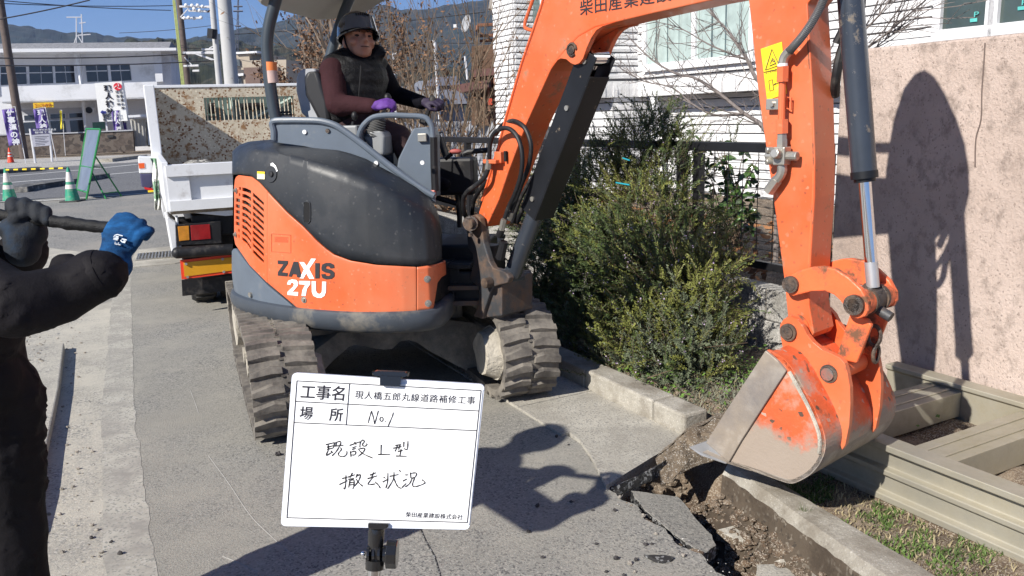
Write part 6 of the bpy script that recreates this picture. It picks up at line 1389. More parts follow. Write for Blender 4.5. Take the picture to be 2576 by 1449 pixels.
# stone wall
sw = thing('stone_wall', 'long low brown stone wall in front of the white hall', 'wall', hp(150, 392))
stonem = mat('brown_stone', (.115, .092, .078), .95, var=.35, scale=3, speck=((.15, .125, .105), (.075, .062, .055)), sscale=4.5, samt=.45, bump=.6, bscale=8)
b = MB(); face(b, [(-300, 348), (0, 341), (150, 337), (334, 329), (338, 381), (-300, 410)], 0, .5); b.build('masonry', stonem, sw)
b = MB(); face(b, [(-300, 344), (150, 334), (334, 326), (334, 329), (150, 337), (-300, 348)], .05, .6); b.build('coping', hallg, sw)
b = MB(); face(b, [h1(1195, 672), h1(1262, 668), h1(1262, 695), h1(1198, 700)], .08, .06); b.build('name_plate', mat('plate_dark', (.05, .05, .05), .5), sw)
# tall shrine sign behind the stone wall
ss = thing('sign_tower', 'tall white sign with black vertical characters, a red crest and a blue arrow', 'sign', hp(285, 335, -1))
b = MB(); face(b, [(238, 209), (306, 204.5), (321, 304), (250, 306)], -1, .9); bdp = b.build('sign_panel', mat('sign_white', (.82, .82, .80), .5, var=.02), ss)
b = MB()
for xa, xb in ((264, 268), (285, 289)): face(b, [(xa, 300), (xa+4, 300), (xb+4, 336), (xb, 336)], -1.2, .3)
b.build('sign_leg', truckw, ss)
def vtext(txt, pts, hpx, m, nm, par, d, bold=.0):
    b = MB()
    for c_, (x, y) in zip(txt, pts):
        o = hp(x, y, d); s_ = (hp(x+hpx, y, d)-o).length; put_text(b, c_, s_, o, hs, Z, ext=.01, bold=bold)
    return b.build(nm, m, par, recalc=False)
vtext('現人神社', [h1(1160, 178), h1(1172, 262), h1(1180, 350), h1(1188, 440)], 18, ink, 'shrine_name', bdp, -.97, .02)
vtext('仕事運の神', [h1(1330, 205), h1(1336, 250), h1(1342, 294), h1(1348, 338), h1(1352, 382)], 9, ink, 'small_words', bdp, -.97); vtext('住吉三神', [h1(1286, 200), h1(1292, 246), h1(1298, 292), h1(1304, 338)], 8, ink, 'small_words', bdp, -.97)
b = MB(); put_text(b, '☎092-', .5, hp(*h1(1145, 498), -.97), hs, Z, fit=(hp(*h1(1245, 490), -1)-hp(*h1(1145, 490), -1)).length, ext=.01); b.build('phone_number', ink, bdp, recalc=False)
b = MB(); c0 = hp(*h1(1312, 130), -.98); b.cyl(c0, c0+hn*.02, .22*2061/2061*1.0, n=28); cr = b.build('red_crest', mat('crest_red', (.65, .02, .04), .5), bdp)
b = MB()
for k in range(3):
    a = k*2.094+.4; b.tube([c0+hn*.025+(hs*math.cos(a+t)+Z*math.sin(a+t))*(.04+.14*t) for t in (0, .35, .7, 1.05)], .02, 6)
b.build('crest_swirl', MC['sign_white'], cr)
b = MB(); face(b, [h1(1118, 415), h1(1142, 392), h1(1142, 404), h1(1178, 402), h1(1180, 428), h1(1146, 430), h1(1146, 444)], -.97, .02); b.build('blue_arrow', mat('arrow_blue', (.02, .03, .25), .5), bdp)
# banners
purp = mat('purple_banner', (.13, .085, .30), .8, var=.2, scale=1.5); yel_ = mat('yellow_banner', (.72, .62, .04), .8, var=.1)
polem = mat('white_pole', (.6, .6, .62), .5)
def banner(px, pole, m, label, words=None, foot=None):
    base = gz(*(foot or pole[1])); P = base; t = thing('banner', label, 'banner', base, 'banners along the street')
    def q(x, y, d=0): return pl(x, y, P+hn*d, hn)
    b = MB(); b.tube([base, q(*pole[0])], .018, 6); b.build('pole', polem, t)
    (x0, y0), (x1, y1), (x2, y2), (x3, y3) = px; rows = []
    for i in range(9):
        v = i/8; rows.append([q(x0+(x3-x0)*v+((x1+(x2-x1)*v)-(x0+(x3-x0)*v))*k/6, y0+(y3-y0)*v+((y1+(y2-y1)*v)-(y0+(y3-y0)*v))*k/6, .05*math.sin(k*1.6+v*5)) for k in range(7)])
    b = MB(); b.grid(rows); cl = b.build('cloth', m, t, smooth=True, solid=.006)
    if words:
        b = MB()
        for i, c_ in enumerate(words):
            v = (i+.8)/len(words); x = x0+(x3-x0)*v+(x1-x0)*.28; y = y0+(y3-y0)*v; o = q(x, y, .10); s_ = (q(x+(x1-x0)*.55, y, 0)-q(x, y, 0)).length; put_text(b, c_, s_*1.1, o, hs, Z, ext=.004, bold=.01)
        b.build('words', truckw, cl, recalc=False)
    b = MB(); b.tube([q(x0, y0-1), q(*pole[0])], .01, 4); b.build('cross_rod', polem, t); return t
banner([h1(20, 388), h1(165, 370), h1(232, 770), h1(100, 792)], [h1(168, 352), h1(290, 990)], purp, 'wide purple banner with white characters, leftmost on the street', '仕事運の神')
banner([h1(370, 388), h1(505, 372), h1(545, 610), h1(410, 620)], [h1(505, 358), h1(632, 960)], purp, 'purple banner with white characters behind the grey information board', '現人神')
banner([h1(668, 396), h1(690, 398), h1(712, 600), h1(675, 606)], [h1(690, 392), h1(722, 690)], yel_, 'narrow yellow banner in front of the hall windows', None, foot=h1(730, 900))
banner([h1(1240, 402), h1(1330, 396), h1(1336, 716), h1(1284, 712)], [h1(1330, 392), h1(1375, 865)], purp, 'purple banner just left of the wooden post below the tall sign', '現人神社')
banner([h1(1342, 412), h1(1390, 402), h1(1436, 710), h1(1408, 712)], [h1(1390, 398), h1(1452, 860)], purp, 'narrow dark purple banner right of the wooden post', '仕事')
# information board
fb_ = gz(*h1(395, 985)); t = thing('information_board', 'grey information board with a navy header on two white posts', 'sign', fb_)
def q_(x, y, d=0): return pl(x, y, fb_+hn*d, hn)
for (xa, ya), (xb, yb_) in (((335, 600), (395, 985)), ((545, 590), (582, 968))): b = MB(); b.tube([q_(*h1(xa, ya)), q_(*h1(xb, yb_))], .05, 6); b.build('post', polem, t)
b = MB(); b.prism([q_(*h1(*p), .05) for p in ((350, 668), (552, 658), (562, 785), (372, 802))], -hn*.04); gp = b.build('text_panel', mat('pale_grey_panel', (.40, .40, .46), .6), t)
b = MB()
for k in range(6): b.cyl(q_(*h1(382+k*3, 690+k*18), .056), q_(*h1(540-(k % 3)*20, 682+k*18), .056), .008, n=4)
b.build('fine_print', ink, gp)
b = MB(); b.prism([q_(*h1(*p), .06) for p in ((344, 597), (540, 590), (546, 655), (350, 666))], -hn*.05); nvp = b.build('header_panel', mat('navy_panel', (.03, .025, .11), .5), t)
b = MB(); put_text(b, '現人神社前交差点', .1, q_(*h1(368, 624), .07), hs, Z, fit=.95, ext=.003); put_text(b, '整備工事', .1, q_(*h1(390, 652), .07), hs, Z, fit=.7, ext=.003); b.build('header_words', truckw, nvp, recalc=False)
# wooden post
o = gz(*h1(1385, 866)); b = MB(); b.tube([o, pl(*h1(1352, 615), o, hn)], .07, 6); o_ = b.build('wooden_post', mat('tan_wood', (.5, .30, .12), .7)); tag(o_, 'short tan wooden post standing between the two right hand purple banners', 'post')
# ---- traffic cones
def cone(loc, kind, label, group=None):
    base_m, body, band = ('black', 'cone_red', 'cone_white') if kind == 'red' else ('black', 'cone_green', 'cone_white')
    t = thing('traffic_cone', label, 'traffic cone', loc, group)
    b = MB(); b.box((0, 0, .015), (.38, .38, .03)); b.build('base', base_m, t, bevel=.01, loc=(0, 0, 0))
    b = MB(); b.cyl((0, 0, .03), (0, 0, .70), .145, .028, 24); b.cyl((0, 0, .69), (0, 0, .725), .02, .016, 12); cb_ = b.build('cone_body', body, t, smooth=True, ang=40, loc=(0, 0, 0))
    for z0, z1 in ((.27, .36), (.42, .62)) if kind != 'red' else ((.30, .36), (.44, .50)):
        r_ = lambda z: .145+(.028-.145)*(z-.03)/.67+.003
        b = MB(); b.cyl((0, 0, z0), (0, 0, z1), r_(z0), r_(z1), 24, cap=False); b.build('band', band, cb_, smooth=True, loc=(0, 0, 0))
    return t
M['cone_red'] = mat('cone_red', (.75, .06, .02), .5); M['cone_green'] = mat('cone_green', (.02, .27, .16), .5, dirt=(.25, .3, .22), damt=.38, dscale=14); M['cone_white'] = mat('cone_white', (.62, .58, .55), .6, dirt=(.35, .3, .25), damt=.35, dscale=14)
c1 = gz(183, 507); cone(c1, 'green', 'green and white traffic cone beside the green sign stand'); c2 = gz(26, 507); cone(c2, 'green', 'green and white traffic cone half hidden behind the left blue glove')
cone(gz(28, 410), 'red', 'red traffic cone at the foot of the leftmost purple banner')
cone(Vector((-2.62, 2.30, 0)), 'green', 'green and white traffic cone added out of view for its shadow on the dusty lot')  # unseen cone, added only to cast a tapered shadow into view
b = MB(); n = 14; e0, e1_ = c2+Z*.68, c1+Z*.70
br0 = thing('cone_bar', 'yellow and black striped bar spanning the two green cones', 'barrier bar', e0)
for k in range(n): b = MB(); b.cyl(e0.lerp(e1_, k/n), e0.lerp(e1_, (k+1)/n), .018, n=10); b.build('stripe', 'black' if k % 2 else 'yellow', br0)
# ---- green sign stand seen from behind
F1, F2, F3, F4 = gz(217, 502), gz(267, 501), gz(306, 494), gz(190, 493)
T2, T1 = at(253, 325, F1.y+.35), at(218, 324, F4.y+.35)
sgm = mat('stand_green', (.02, .20, .05), .45); ssd = thing('sign_stand', 'leaning green framed sign stand seen from its bare metal back', 'sign stand', (F1+F3)/2)
b = MB(); b.tube([F1, T2], .022, 6); b.tube([F4, T1], .022, 6); b.tube([T1, T2], .022, 6); m1, m2 = F4.lerp(T1, .10), F1.lerp(T2, .10); b.tube([m1, m2], .02, 6); b.tube([F4.lerp(T1, .45), F1.lerp(T2, .45)], .015, 6); b.build('frame', sgm, ssd)
b = MB(); k1, k2 = F1.lerp(T2, .62), F4.lerp(T1, .62); b.tube([k2, F2], .016, 6); b.tube([k1, F3], .016, 6); b.tube([F2.lerp(k2, .12), F3.lerp(k1, .12)], .012, 6); b.tube([F2.lerp(k2, .72), F3.lerp(k1, .72)], .012, 6); b.build('back_leg', sgm, ssd)
b = MB(); pn_ = (T1-F4).cross(F1-F4).normalized()*.01; b.hexa([m1, m2, T2, T1], [m1+pn_, m2+pn_, T2+pn_, T1+pn_]); b.build('metal_sheet', mat('galvanised', (.55, .54, .52), .28, metal=.85, var=.15, scale=2), ssd)
# ---- poles and wires
conp = mat('concrete_pole', (.42, .42, .42), .8, var=.08, scale=1.5); brp = mat('brown_pole', (.10, .075, .065), .8, var=.15)
def upole(a, b_, Y, r_, m, label, name='utility_pole', top=9, cat_='utility pole', group=None):
    p, q = at(*a, Y), at(*b_, Y); d = (q-p).normalized(); bot = q+d*(q.z/max(.2, -d.z)); tp_ = p-d*top
    t = thing(name, label, cat_, bot, group); b = MB(); b.tube([bot, tp_], [r_*1.06, r_*.9], 18); b.build('shaft', m, t, smooth=True); return t, tp_, bot
pw, tA, bA = upole((564, 0), (583, 215), 21, .168, conp, 'thick pale concrete pole rising behind the truck bed', top=4)
for y_ in (95, 197): b = MB(); c0 = at(571+(y_-95)*.1, y_, 20.82); b.cyl(c0, c0+Vector((.06, -.1, 0)), .012, n=5); b.build('step_bolt', 'steel', pw)
p2, tB, bB = upole((533, 0), (552, 215), 46, .16, conp, 'slim grey concrete pole with crossarms just left of the thick pole', top=5)
p3, tC, bC = upole((451, 10), (473, 217), 48, .17, brp, 'dark brown pole with crossarms, left of the two thin poles over the truck', top=.5)
p4, tD, bD = upole((1, 10), (53, 344), wq.y-3, .2, brp, 'dark brown utility pole at the left edge in front of the hall', top=6)
for k, off in ((0, 0), (1, 2.6), (2, 5.0)):
    b = MB(); b.tube([at(435+off, 0, 46), at(458+off*1.2, 218, 46)], .030, 6); b.build('guy_guard', mat('lime_guard%d' % k, (.36, .40, .15), .5), p3)
AP = [p3]
def arm_(x0, y0, x1, y1, Y=47, r_=.06): b = MB(); b.tube([at(*h2(x0, y0), Y), at(*h2(x1, y1), Y)], r_, 5); b.build('crossarm', polem, AP[0])
arm_(430, 95, 905, 105); arm_(560, 155, 905, 168); arm_(460, 262, 750, 262); arm_(480, 770, 1010, 764, r_=.08); arm_(655, 775, 960, 885); arm_(490, 958, 705, 950); arm_(500, 830, 605, 940, r_=.03); arm_(440, 250, 560, 120, r_=.03)
AP[0] = p2; arm_(750, 720, 940, 715); arm_(620, 1028, 715, 1024); arm_(860, 700, 930, 660, r_=.03); arm_(800, 98, 910, 98)
for x, y in ((522, 75), (610, 80), (690, 78), (760, 95), (500, 262), (560, 255), (640, 262), (740, 255), (640, 130), (720, 155)): b = MB(); b.ball(at(*h2(x, y), 46.8), .10, 8, 6); b.build('insulator', truckw, p3, smooth=True)
b = MB(); b.tube([at(*h2(905, 420), 45.5), at(*h2(895, 560), 45.5)], .25, 8); b.build('transformer', 'black', p2)
# overhead wires
wm = mat('wire', (.03, .03, .035), .6); wr_t = []
for i, (pts, Y0, Y1, r_, lab) in enumerate(((((0, 48), (226, 0)), 30, 30, .022, 'black wire crossing the sky at the top left corner'), (((-10, 0), (430, 26)), 40, 47, .02, 'uppermost thin wire running left from the yellow guarded pole'), (((-10, 8), (435, 14)), 40, 47, .02, 'second thin wire running left from the yellow guarded pole'), (((-20, 146), (470, 136)), 40, 47, .03, 'cable sagging in front of the hall upper windows'), (((-20, 165), (547, 152)), 40, 47, .03, 'lower cable sagging in front of the hall upper windows'), (((300, 83), (536, 64)), 48, 46, .015, 'thin wire above the wooded ridge'), (((455, 120), (700, 118)), 47, 60, .015, 'thin wire passing behind the thick pole'), (((590, 86), (1220, 30)), 60, 60, .03, 'long thin wire across the mountain behind the operator'), (((1000, 104), (1270, 108)), 30, 30, .012, 'level wire crossing the bare shrubs'))):
    a, c_ = at(*pts[0], Y0), at(*pts[1], Y1); L_ = (a-c_).length; b = MB(); b.tube([a.lerp(c_, t/10)-Z*(.022*L_*4*(t/10)*(1-t/10)*.4) for t in range(11)], r_, 4); tag(b.build('overhead_wire', wm), lab, 'wire', 'overhead wires')
# roof antennas
for (xs_, lab) in ((((540, 120, 540, 315), (470, 122, 580, 122), (545, 250, 520, 318), (548, 250, 590, 316)), 'tv antenna with one long boom on the hall roof'), (((575, 100, 585, 316), (560, 165, 605, 158), (550, 250, 640, 243)), 'smaller tv antenna right behind the long one on the hall roof')):
    t = thing('tv_antenna', lab, 'antenna', hp(xs_[0][2]*.356, xs_[0][3]*.356, -6))
    b = MB()
    for x0, y0, x1, y1 in xs_: b.tube([hp(x0*.356, y0*.356, -6), hp(x1*.356, y1*.356, -6)], .035, 5)
    b.build('mast', polem, t)
# lattice pylon far away
t = thing('pylon', 'faint distant lattice pylon to the right of the thick pole', 'pylon', at(594, 240, 260)); b = MB()
for k in (-1, 1):
    for j in (0, 1): b.tube([at(600+k*.6, -30, 260+j*2), at(594+k*4.5, 230, 260+j*6)], .12, 4)
for i in range(12): y_ = i*18; w_ = .8+3.6*i/12; cx = 600-6*i/12; b.tube([at(cx-w_, y_, 260), at(cx+w_, y_+14, 260)], .08, 4); b.tube([at(cx+w_, y_, 260), at(cx-w_, y_+14, 260)], .08, 4)
for y_, w_ in ((16, 11), (28, 12), (65, 7)): b.tube([at(599-w_, y_, 260), at(599+w_, y_, 260)], .25, 4)
b.build('lattice', mat('faint_steel', (.12, .13, .17), .7), t)
# small beige building beyond the truck
t = thing('beige_building', 'beige flat roofed building seen past the thick pole', 'building', at(630, 230, 48)); b = MB(); b.prism([at(x, y, 48) for x, y in ((594, 139), (618, 136), (618, 128), (626, 128), (628, 152), (720, 150), (720, 260), (594, 262))], Vector((.5, 6, 0))); b.build('wall', mat('beige_wall', (.40, .34, .27), .8, var=.05), t)
b = MB(); b.prism([at(x, y, 47.9) for x, y in ((612, 170), (700, 168), (700, 250), (624, 250))], Vector((0, .1, 0))); b.build('brown_wall_panel', mat('brown_panel', (.15, .10, .085), .8), t)
b = MB(); b.prism([at(x, y, 47.85) for x, y in ((592, 131), (650, 128), (650, 133), (592, 136))], Vector((0, 2, 0))); b.prism([at(x, y, 47.8) for x, y in ((592, 186), (612, 184), (612, 190), (592, 192))], Vector((0, 2, 0))); b.build('roof_edge', hallw, t)
b = MB(); b.prism([at(x, y, 47.9) for x, y in ((594, 150), (602, 150), (604, 166), (594, 166))], Vector((0, .1, 0))); b.prism([at(x, y, 47.9) for x, y in ((597, 194), (606, 194), (608, 214), (598, 214))], Vector((0, .1, 0))); b.build('window', gls2, t)
# street lamps in the distance
for (x0, y0, x1, y1, dx, Y, lab) in ((989, 136, 997, 300, 12, 30, 'white street lamp nearest the operator shoulder'), (1094, 106, 1106, 300, -14, 26, 'white street lamp rising in the middle of the bare shrubs'), (1170, 142, 1176, 200, 0, 34, 'short white lamp post right of the two street lamps')):
    t = thing('street_lamp', lab, 'street lamp', at(x1, y1, Y), 'distant street lamps'); b = MB(); b.tube([at(x1, y1, Y), at(x0, y0, Y)], .045, 6); b.build('post', polem, t); b = MB(); b.tube([at(x0, y0, Y), at(x0+dx*.9, y0-1, Y)], .05, 6); b.build('lamp_head', polem, t)
# ---- hills
hillm = mat('wooded_hill_near', (.024, .030, .020), 1, var=.5, scale=.05, speck=((.040, .036, .024), (.010, .015, .011)), sscale=.3, samt=.4, bump=1, bscale=.3)
hillf = mat('wooded_hill_far', (.016, .026, .026), 1, var=.35, scale=.01, speck=((.032, .036, .032), (.014, .02, .018)), sscale=.05, samt=.4)
def hill(name, ridge, Y, depth, m, rough, x0, x1, step, base=330):
    rows = []; xs_ = []
    x = x0
    while x <= x1: xs_.append(x); x += step
    for j in range(25):
        t = j/24; row = []
        for x in xs_:
            yr = lerpf(ridge, x); top = at(x, yr, Y+depth); d = ray(x, 300); d.z = 0; d = d/d.y
            Yj = Y+depth*t; hgt = 6+(top.z-EYE)*(Yj/(Y+depth))*(math.sin(t*math.pi/2)**.8); 
            p = d*Yj; n_ = (rough*.5*fbm((p.x/(rough*7), p.y/(rough*7), 0), 1)-(rough*.35 if rough < 10 else 0)+rough*(.35 if rough < 10 else .15)*fbm((p.x/(rough*1.3), p.y/(rough*1.3), 4), 1))*(1 if t > 0 else 0)
            row.append(Vector((p.x, p.y, -6+hgt+n_)))
        rows.append(row)
    back = [p+Vector((p.x*.3, p.y*.3, -p.z-10)) for p in rows[-1]]; rows.append(back)
    b = MB(); b.grid(rows); return struct(b.build(name, m, recalc=False, smooth=False))
nr = [(-200, 118), (0, 115), (60, 112), (200, 106), (249, 102), (303, 91), (356, 87), (400, 80), (420, 76), (440, 80), (473, 84), (520, 84), (560, 80), (605, 77), (660, 92), (760, 100), (900, 110), (1000, 130), (1100, 150), (1300, 160), (1600, 170), (2600, 200)]
hill('wooded_hills', nr, 170, 140, hillm, 5, -260, 2700, 4)
fr2 = [(-300, 90), (-60, 85), (14, 70), (40, 62), (60, 59), (93, 64), (142, 70), (199, 81), (271, 81), (288, 90), (330, 96), (470, 100), (560, 92), (588, 80), (605, 73), (623, 68), (640, 66), (662, 70), (700, 62), (760, 40), (815, 32), (880, 30), (940, 24), (965, 16), (990, 13), (1008, 18), (1025, 26), (1060, 22), (1082, 20), (1110, 15), (1136, 10), (1175, 4), (1207, -1), (1240, -3), (1280, -5), (1500, -20), (1800, 0), (2200, 40), (2700, 60)]
hill('mountains', fr2, 900, 700, hillf, 16, -320, 2760, 5)
# low roofs of the town between the shrubs: each its own house
rs = random.Random(11)
for i, (x, y, wd, h_, Y, col, lab) in enumerate(((1010, 232, 60, 16, 60, (.3, .3, .33), 'grey roofed house left of the bare shrubs'), (1065, 215, 50, 14, 70, (.35, .36, .4), 'pale roofed house behind the bare shrubs'), (1115, 205, 60, 14, 66, (.2, .2, .24), 'dark roofed house behind the bare shrubs'), (1000, 262, 60, 20, 40, (.3, .22, .15), 'brown walled house low behind the driver arm'), (1060, 250, 70, 22, 42, (.4, .38, .34), 'cream house low between the bare stems'), (1130, 245, 50, 22, 45, (.25, .25, .28), 'slate roofed house beside the brown house'), (440, 300, 60, 60, 62, (.25, .25, .25), 'grey house hidden behind the truck headboard'))):
    t = thing('house', lab, 'house', at(x, y+h_*2, Y)); p = at(x-wd/2, y+h_*2.2, Y); q = at(x+wd/2, y+h_*2.2, Y); up = Z*(h_*1.4*Y/FL)
    p.z = q.z = -.03; zt = at(x, y+h_*.8, Y).z; b = MB(); b.hexa([p, q, q+Vector((0, 6, 0)), p+Vector((0, 6, 0))], [Vector((v.x, v.y, zt)) for v in (p, q, q+Vector((0, 6, 0)), p+Vector((0, 6, 0)))]); b.build('wall', mat('town_wall%d' % i, col, .8), t)
    zr = at(x, y, Y).z; b = MB(); a0, a1 = p+Vector((-.5, -.6, 0)), q+Vector((.5, -.6, 0)); c0, c1_ = a0+Vector((0, 7.2, 0)), a1+Vector((0, 7.2, 0)); b.add([Vector((v.x, v.y, zt)) for v in (a0, a1, c1_, c0)]+[Vector((a0.x+.5, a0.y+3.6, zr+.5)), Vector((a1.x-.5, a1.y+3.6, zr+.5))], [(0, 1, 5, 4), (2, 3, 4, 5), (1, 2, 5), (3, 0, 4), (0, 3, 2, 1)]); b.build('roof', mat('town_roof%d' % i, tuple(c*.6 for c in col), .7), t)
# ================================================================ HOUSES BEHIND THE FENCE
HA = 6.2
def hw_(x, y, a=HA): return wp(x, y, a)
tile = mat('white_split_tile', (.70, .70, .71), .85, var=.05, scale=5, dirt=(.62, .61, .60), damt=.34, dscale=9, bump=1.0, bscale=35)
joint = mat('tile_joint', (.12, .12, .13), .9)
whouse = thing('white_tiled_house', 'white house with rough split face tile walls behind the garden', 'house', RW(HA+2, 5, .4))
rs = random.Random(3)
def courses(a, b0, b1, z0, z1, hgt, lmin, lmax, depth=.022, along='v', nm='tile_courses', back=.3, sel=None):
    """rows of rough tiles on a wall standing at a (street frame); along v, or across u when along='u'"""
    mb = MB(); z = z0
    P = (lambda s, o, zz: RW(a+o, s, zz)) if along == 'v' else (lambda s, o, zz: RW(s, a+o, zz))
    while z < z1-1e-6:
        s = b0
        while s < b1-1e-6:
            e = min(b1, s+rs.uniform(lmin, lmax)); g = .0015; o1 = -depth*(1+rs.uniform(-.35, .35)); o2 = -depth*(.55+rs.uniform(-.2, .2)); zt = min(z+hgt*.87, z1)
            q = [P(s+g, 0, z), P(e-g, 0, z), P(e-g, o1, z+.004), P(s+g, o1*1.05, z+.004)]; q2 = [P(s+g, 0, zt), P(e-g, 0, zt), P(e-g, o2, zt), P(s+g, o2, zt)]
            mid = [P(s+g, o1*1.1, z+hgt*.45+rs.uniform(-.01, .01)), P(e-g, o1*1.05, z+hgt*.45+rs.uniform(-.01, .01))]
            mb.add(q+q2+mid, [(3, 2, 9, 8), (8, 9, 6, 7), (7, 6, 5, 4), (0, 3, 8, 7, 4), (1, 5, 6, 9, 2), (0, 1, 2, 3)]); s = e
        z += hgt
    return mb.build(nm, tile, whouse, recalc=False)
A1_ = HA; 
bc1 = ab(hw_(1508, 200))[1]; bl1 = ab(hw_(1312, 200))[1]; bcol0 = ab(wp(1297, 200, HA-.35))[1]
zb0 = hw_(1450, 250)[2]; zsoff = zb0; zband = zb0+.24
ztop = 3.9; zg0 = .35
A2_ = HA+.62
bl2 = ab(wp(1572, 200, A2_))[1]
CH = .084
# left wing (nearer), its right end return, recessed main wall
seg_w = MB()
def wallbox(a0, a1, b0, b1, z0, z1, nm='wall', m=None): b = MB(); seg(b, a0, a1, b0, b1, z0, z1, 0); return b.build(nm, m or joint, whouse)
wallbox(A1_, A1_+3, bc1, bl1, zsoff, ztop); courses(A1_, bc1, bl1, zband, ztop, CH, .5, 1.1); courses(A1_, bc1, bl1, zsoff, zband, .24, .06, .075)
courses(bc1, A1_, A2_, zband, ztop, CH, .2, .5, along='u'); courses(bc1, A1_, A2_, zsoff, zband, .24, .06, .075, along='u')
wallbox(A1_+.22, A1_+3, bc1+.02, bl1, zg0, zsoff); courses(A1_+.22, bc1+.02, bl1, zg0, zsoff, .105, .5, 1.2, .016); courses(bc1+.02, A1_+.22, A2_+.3, zg0, zsoff, .105, .4, .8, .014, along='u')
wallbox(A1_-.35, A1_+3, bcol0, bcol0+.62, zg0, ztop+.5); courses(A1_-.35, bcol0, bcol0+.62, zg0, ztop+.5, CH, .62, .7); courses(bcol0, A1_-.35, A1_, zg0, ztop+.5, CH, .3, .4, along='u')
# main wing with windows
b0m = -3.0
wx0, wx1, wz0, wz1 = ab(wp(1626, 170, A2_))[1], ab(wp(1895, 120, A2_))[1], ab(wp(1700, 156, A2_))[2], ztop-.5
courses(A2_, b0m, bl2+.1, zband+.0, wz0-.02, CH, .6, 1.4); courses(A2_, b0m, bl2+.1, zsoff, zband, .24, .06, .075)
courses(A2_, wx0, bl2+.1, wz0-.02, ztop, CH, .2, .3); courses(A2_, 2.6, wx1, wz0-.02, ztop, CH, .6, 1.4)
wallbox(A2_, A2_+3, b0m, bl2+.1, zsoff, ztop+.6); wallbox(A2_+.30, A2_+3, b0m, bl2+.1, zg0, zsoff); courses(A2_+.30, b0m, bl2+.1, zg0, zsoff, .105, .6, 1.4, .016)
wallbox(A2_, A2_+.06, ab(wp(1640, 300, A2_))[1]-.06, ab(wp(1640, 300, A2_))[1]+.05, zg0, zsoff, 'drainpipe', truckw)
pvc = mat('pvc_white', (.74, .74, .76), .4, var=.02)
def win(a, b0, b1, z0, z1, split=2, gm=None, nm='window', curtain=True):
    """b1 > b0 is further along the street"""
    f_ = MB(); t_ = .07
    seg(f_, a-.05, a+.05, b0-t_, b1+t_, z0-t_*1.3, z0, 0); seg(f_, a-.05, a+.05, b0-t_, b1+t_, z1, z1+t_, 0); seg(f_, a-.05, a+.05, b0-t_, b0, z0, z1, 0); seg(f_, a-.05, a+.05, b1, b1+t_, z0, z1, 0)
    for k in range(1, split): m_ = b0+(b1-b0)*k/split; seg(f_, a-.045, a+.05, m_-.035, m_+.035, z0, z1, 0)
    w_ = f_.build(nm, pvc, whouse, bevel=.004)
    g_ = MB(); seg(g_, a-.005, a+.004, b0, b1, z0, z1, 0); g_.build('pane', gm or glass('window_glass', (.10, .14, .14), .05), w_)
    if curtain:
        c = MB(); rows = [[], []]
        n = 60
        for i in range(n+1): s = b0+(b1-b0)*i/n; o = a-.012+.010*math.sin(i*1.3)*math.sin(i*.37); rows[0].append(RW(o, s, z0)); rows[1].append(RW(o, s, z1))
        c.grid(rows); c.build('curtain', mat('sheer_curtain', (.36, .44, .42), .35, var=.15, scale=6, coat=.6), w_, smooth=True)
    return w_
win(A2_-.03, wx1, wx0-.08, wz0, wz1, 2)
# tall narrow window of the left wing
win(A1_-.04, ab(hw_(1375, 150))[1], ab(hw_(1330, 150))[1], zband-.1, ztop-.3, 1, curtain=False)
# right part seen over the garden wall: lapped siding, white window surround
zr0 = wp(2400, 93, A2_)[2]; rx0, rx1 = ab(wp(2378, 50, A2_))[1], b0m
wr0 = ab(wp(2392, 50, A2_))[1]; wr1 = ab(wp(2506, 30, A2_))[1]; zw0 = ab(wp(2450, 70, A2_))[2]
b = MB(); seg(b, A2_-.08, A2_+.02, rx1, rx0, zr0-.6, ztop, 0); b.build('window_surround', pvc, whouse, bevel=.006)
dkg = glass('dark_green_glass', (.055, .075, .07), .06)
win(A2_-.10, wr1, wr0, zw0, ztop-.6, 1, dkg, curtain=False); win(A2_-.10, wr1-1.0, ab(wp(2537, 30, A2_))[1], zw0, ztop-.6, 1, dkg, curtain=False)
for (x, y) in ((2440, 38), (2560, 8)):
    b = MB(); put_text(b, 'P', .06, wp(x+10, y+5, A2_-.12), -rv, Z, ext=.001, fit=.04); b.prism([wp(x+dx, y+dy, A2_-.115) for dx, dy in ((0, 9), (18, 7), (18, 16), (0, 18))], ru*.002); b.build('sticker', mat('teal_print', (.1, .45, .42), .5), whouse, recalc=False)
# eave at the top left of the white house
b = MB(); b.prism([wp(x, y, A1_-.2) for x, y in ((1228, 26), (1262, 27), (1268, 0), (1268, -80), (1238, -40))], ru*1.0); b.build('eave', mat('eave', (.3, .27, .24), .7, stretch=(1, 14, 1), var=.3), whouse)
b = MB(); seg(b, A2_-1.0, A2_+4, b0m, bl1+1, ztop+.6, ztop+.8, 0); b.build('roof_slab', hallg, whouse)
# brown house further along
BHY = 15.5
bh = thing('brown_house', 'old brown wooden house with a maroon roof left of the white house', 'house', at(1240, 330, BHY))
def q15(x, y, d=0): return at(*h3(x, y), BHY-d)
brw = mat('brown_timber', (.12, .07, .045), .85, var=.3, scale=5, stretch=(1, 1, 5)); mroof = mat('maroon_roof', (.13, .06, .055), .7, var=.2, scale=8)
b = MB(); b.prism([q15(*p) for p in ((1000, 480), (1400, 440), (1400, 1300), (1000, 1300))], Vector((.5, 3, 0))); b.build('wall', brw, bh)
b = MB(); b.prism([q15(*p, .9) for p in ((780, 885), (1170, 825), (1180, 900), (880, 960))], Vector((.3, 1.2, 0))); b.prism([q15(*p, .4) for p in ((1000, 720), (1400, 690), (1400, 760), (1000, 800))], Vector((0, 1.4, 0))); b.build('roof', mroof, bh)
b = MB(); b.prism([q15(*p, .3) for p in ((1285, 650), (1400, 640), (1400, 720), (1285, 728))], Vector((0, .3, 0))); b.build('tan_panel', mat('tan_panel', (.45, .32, .17), .7), bh)
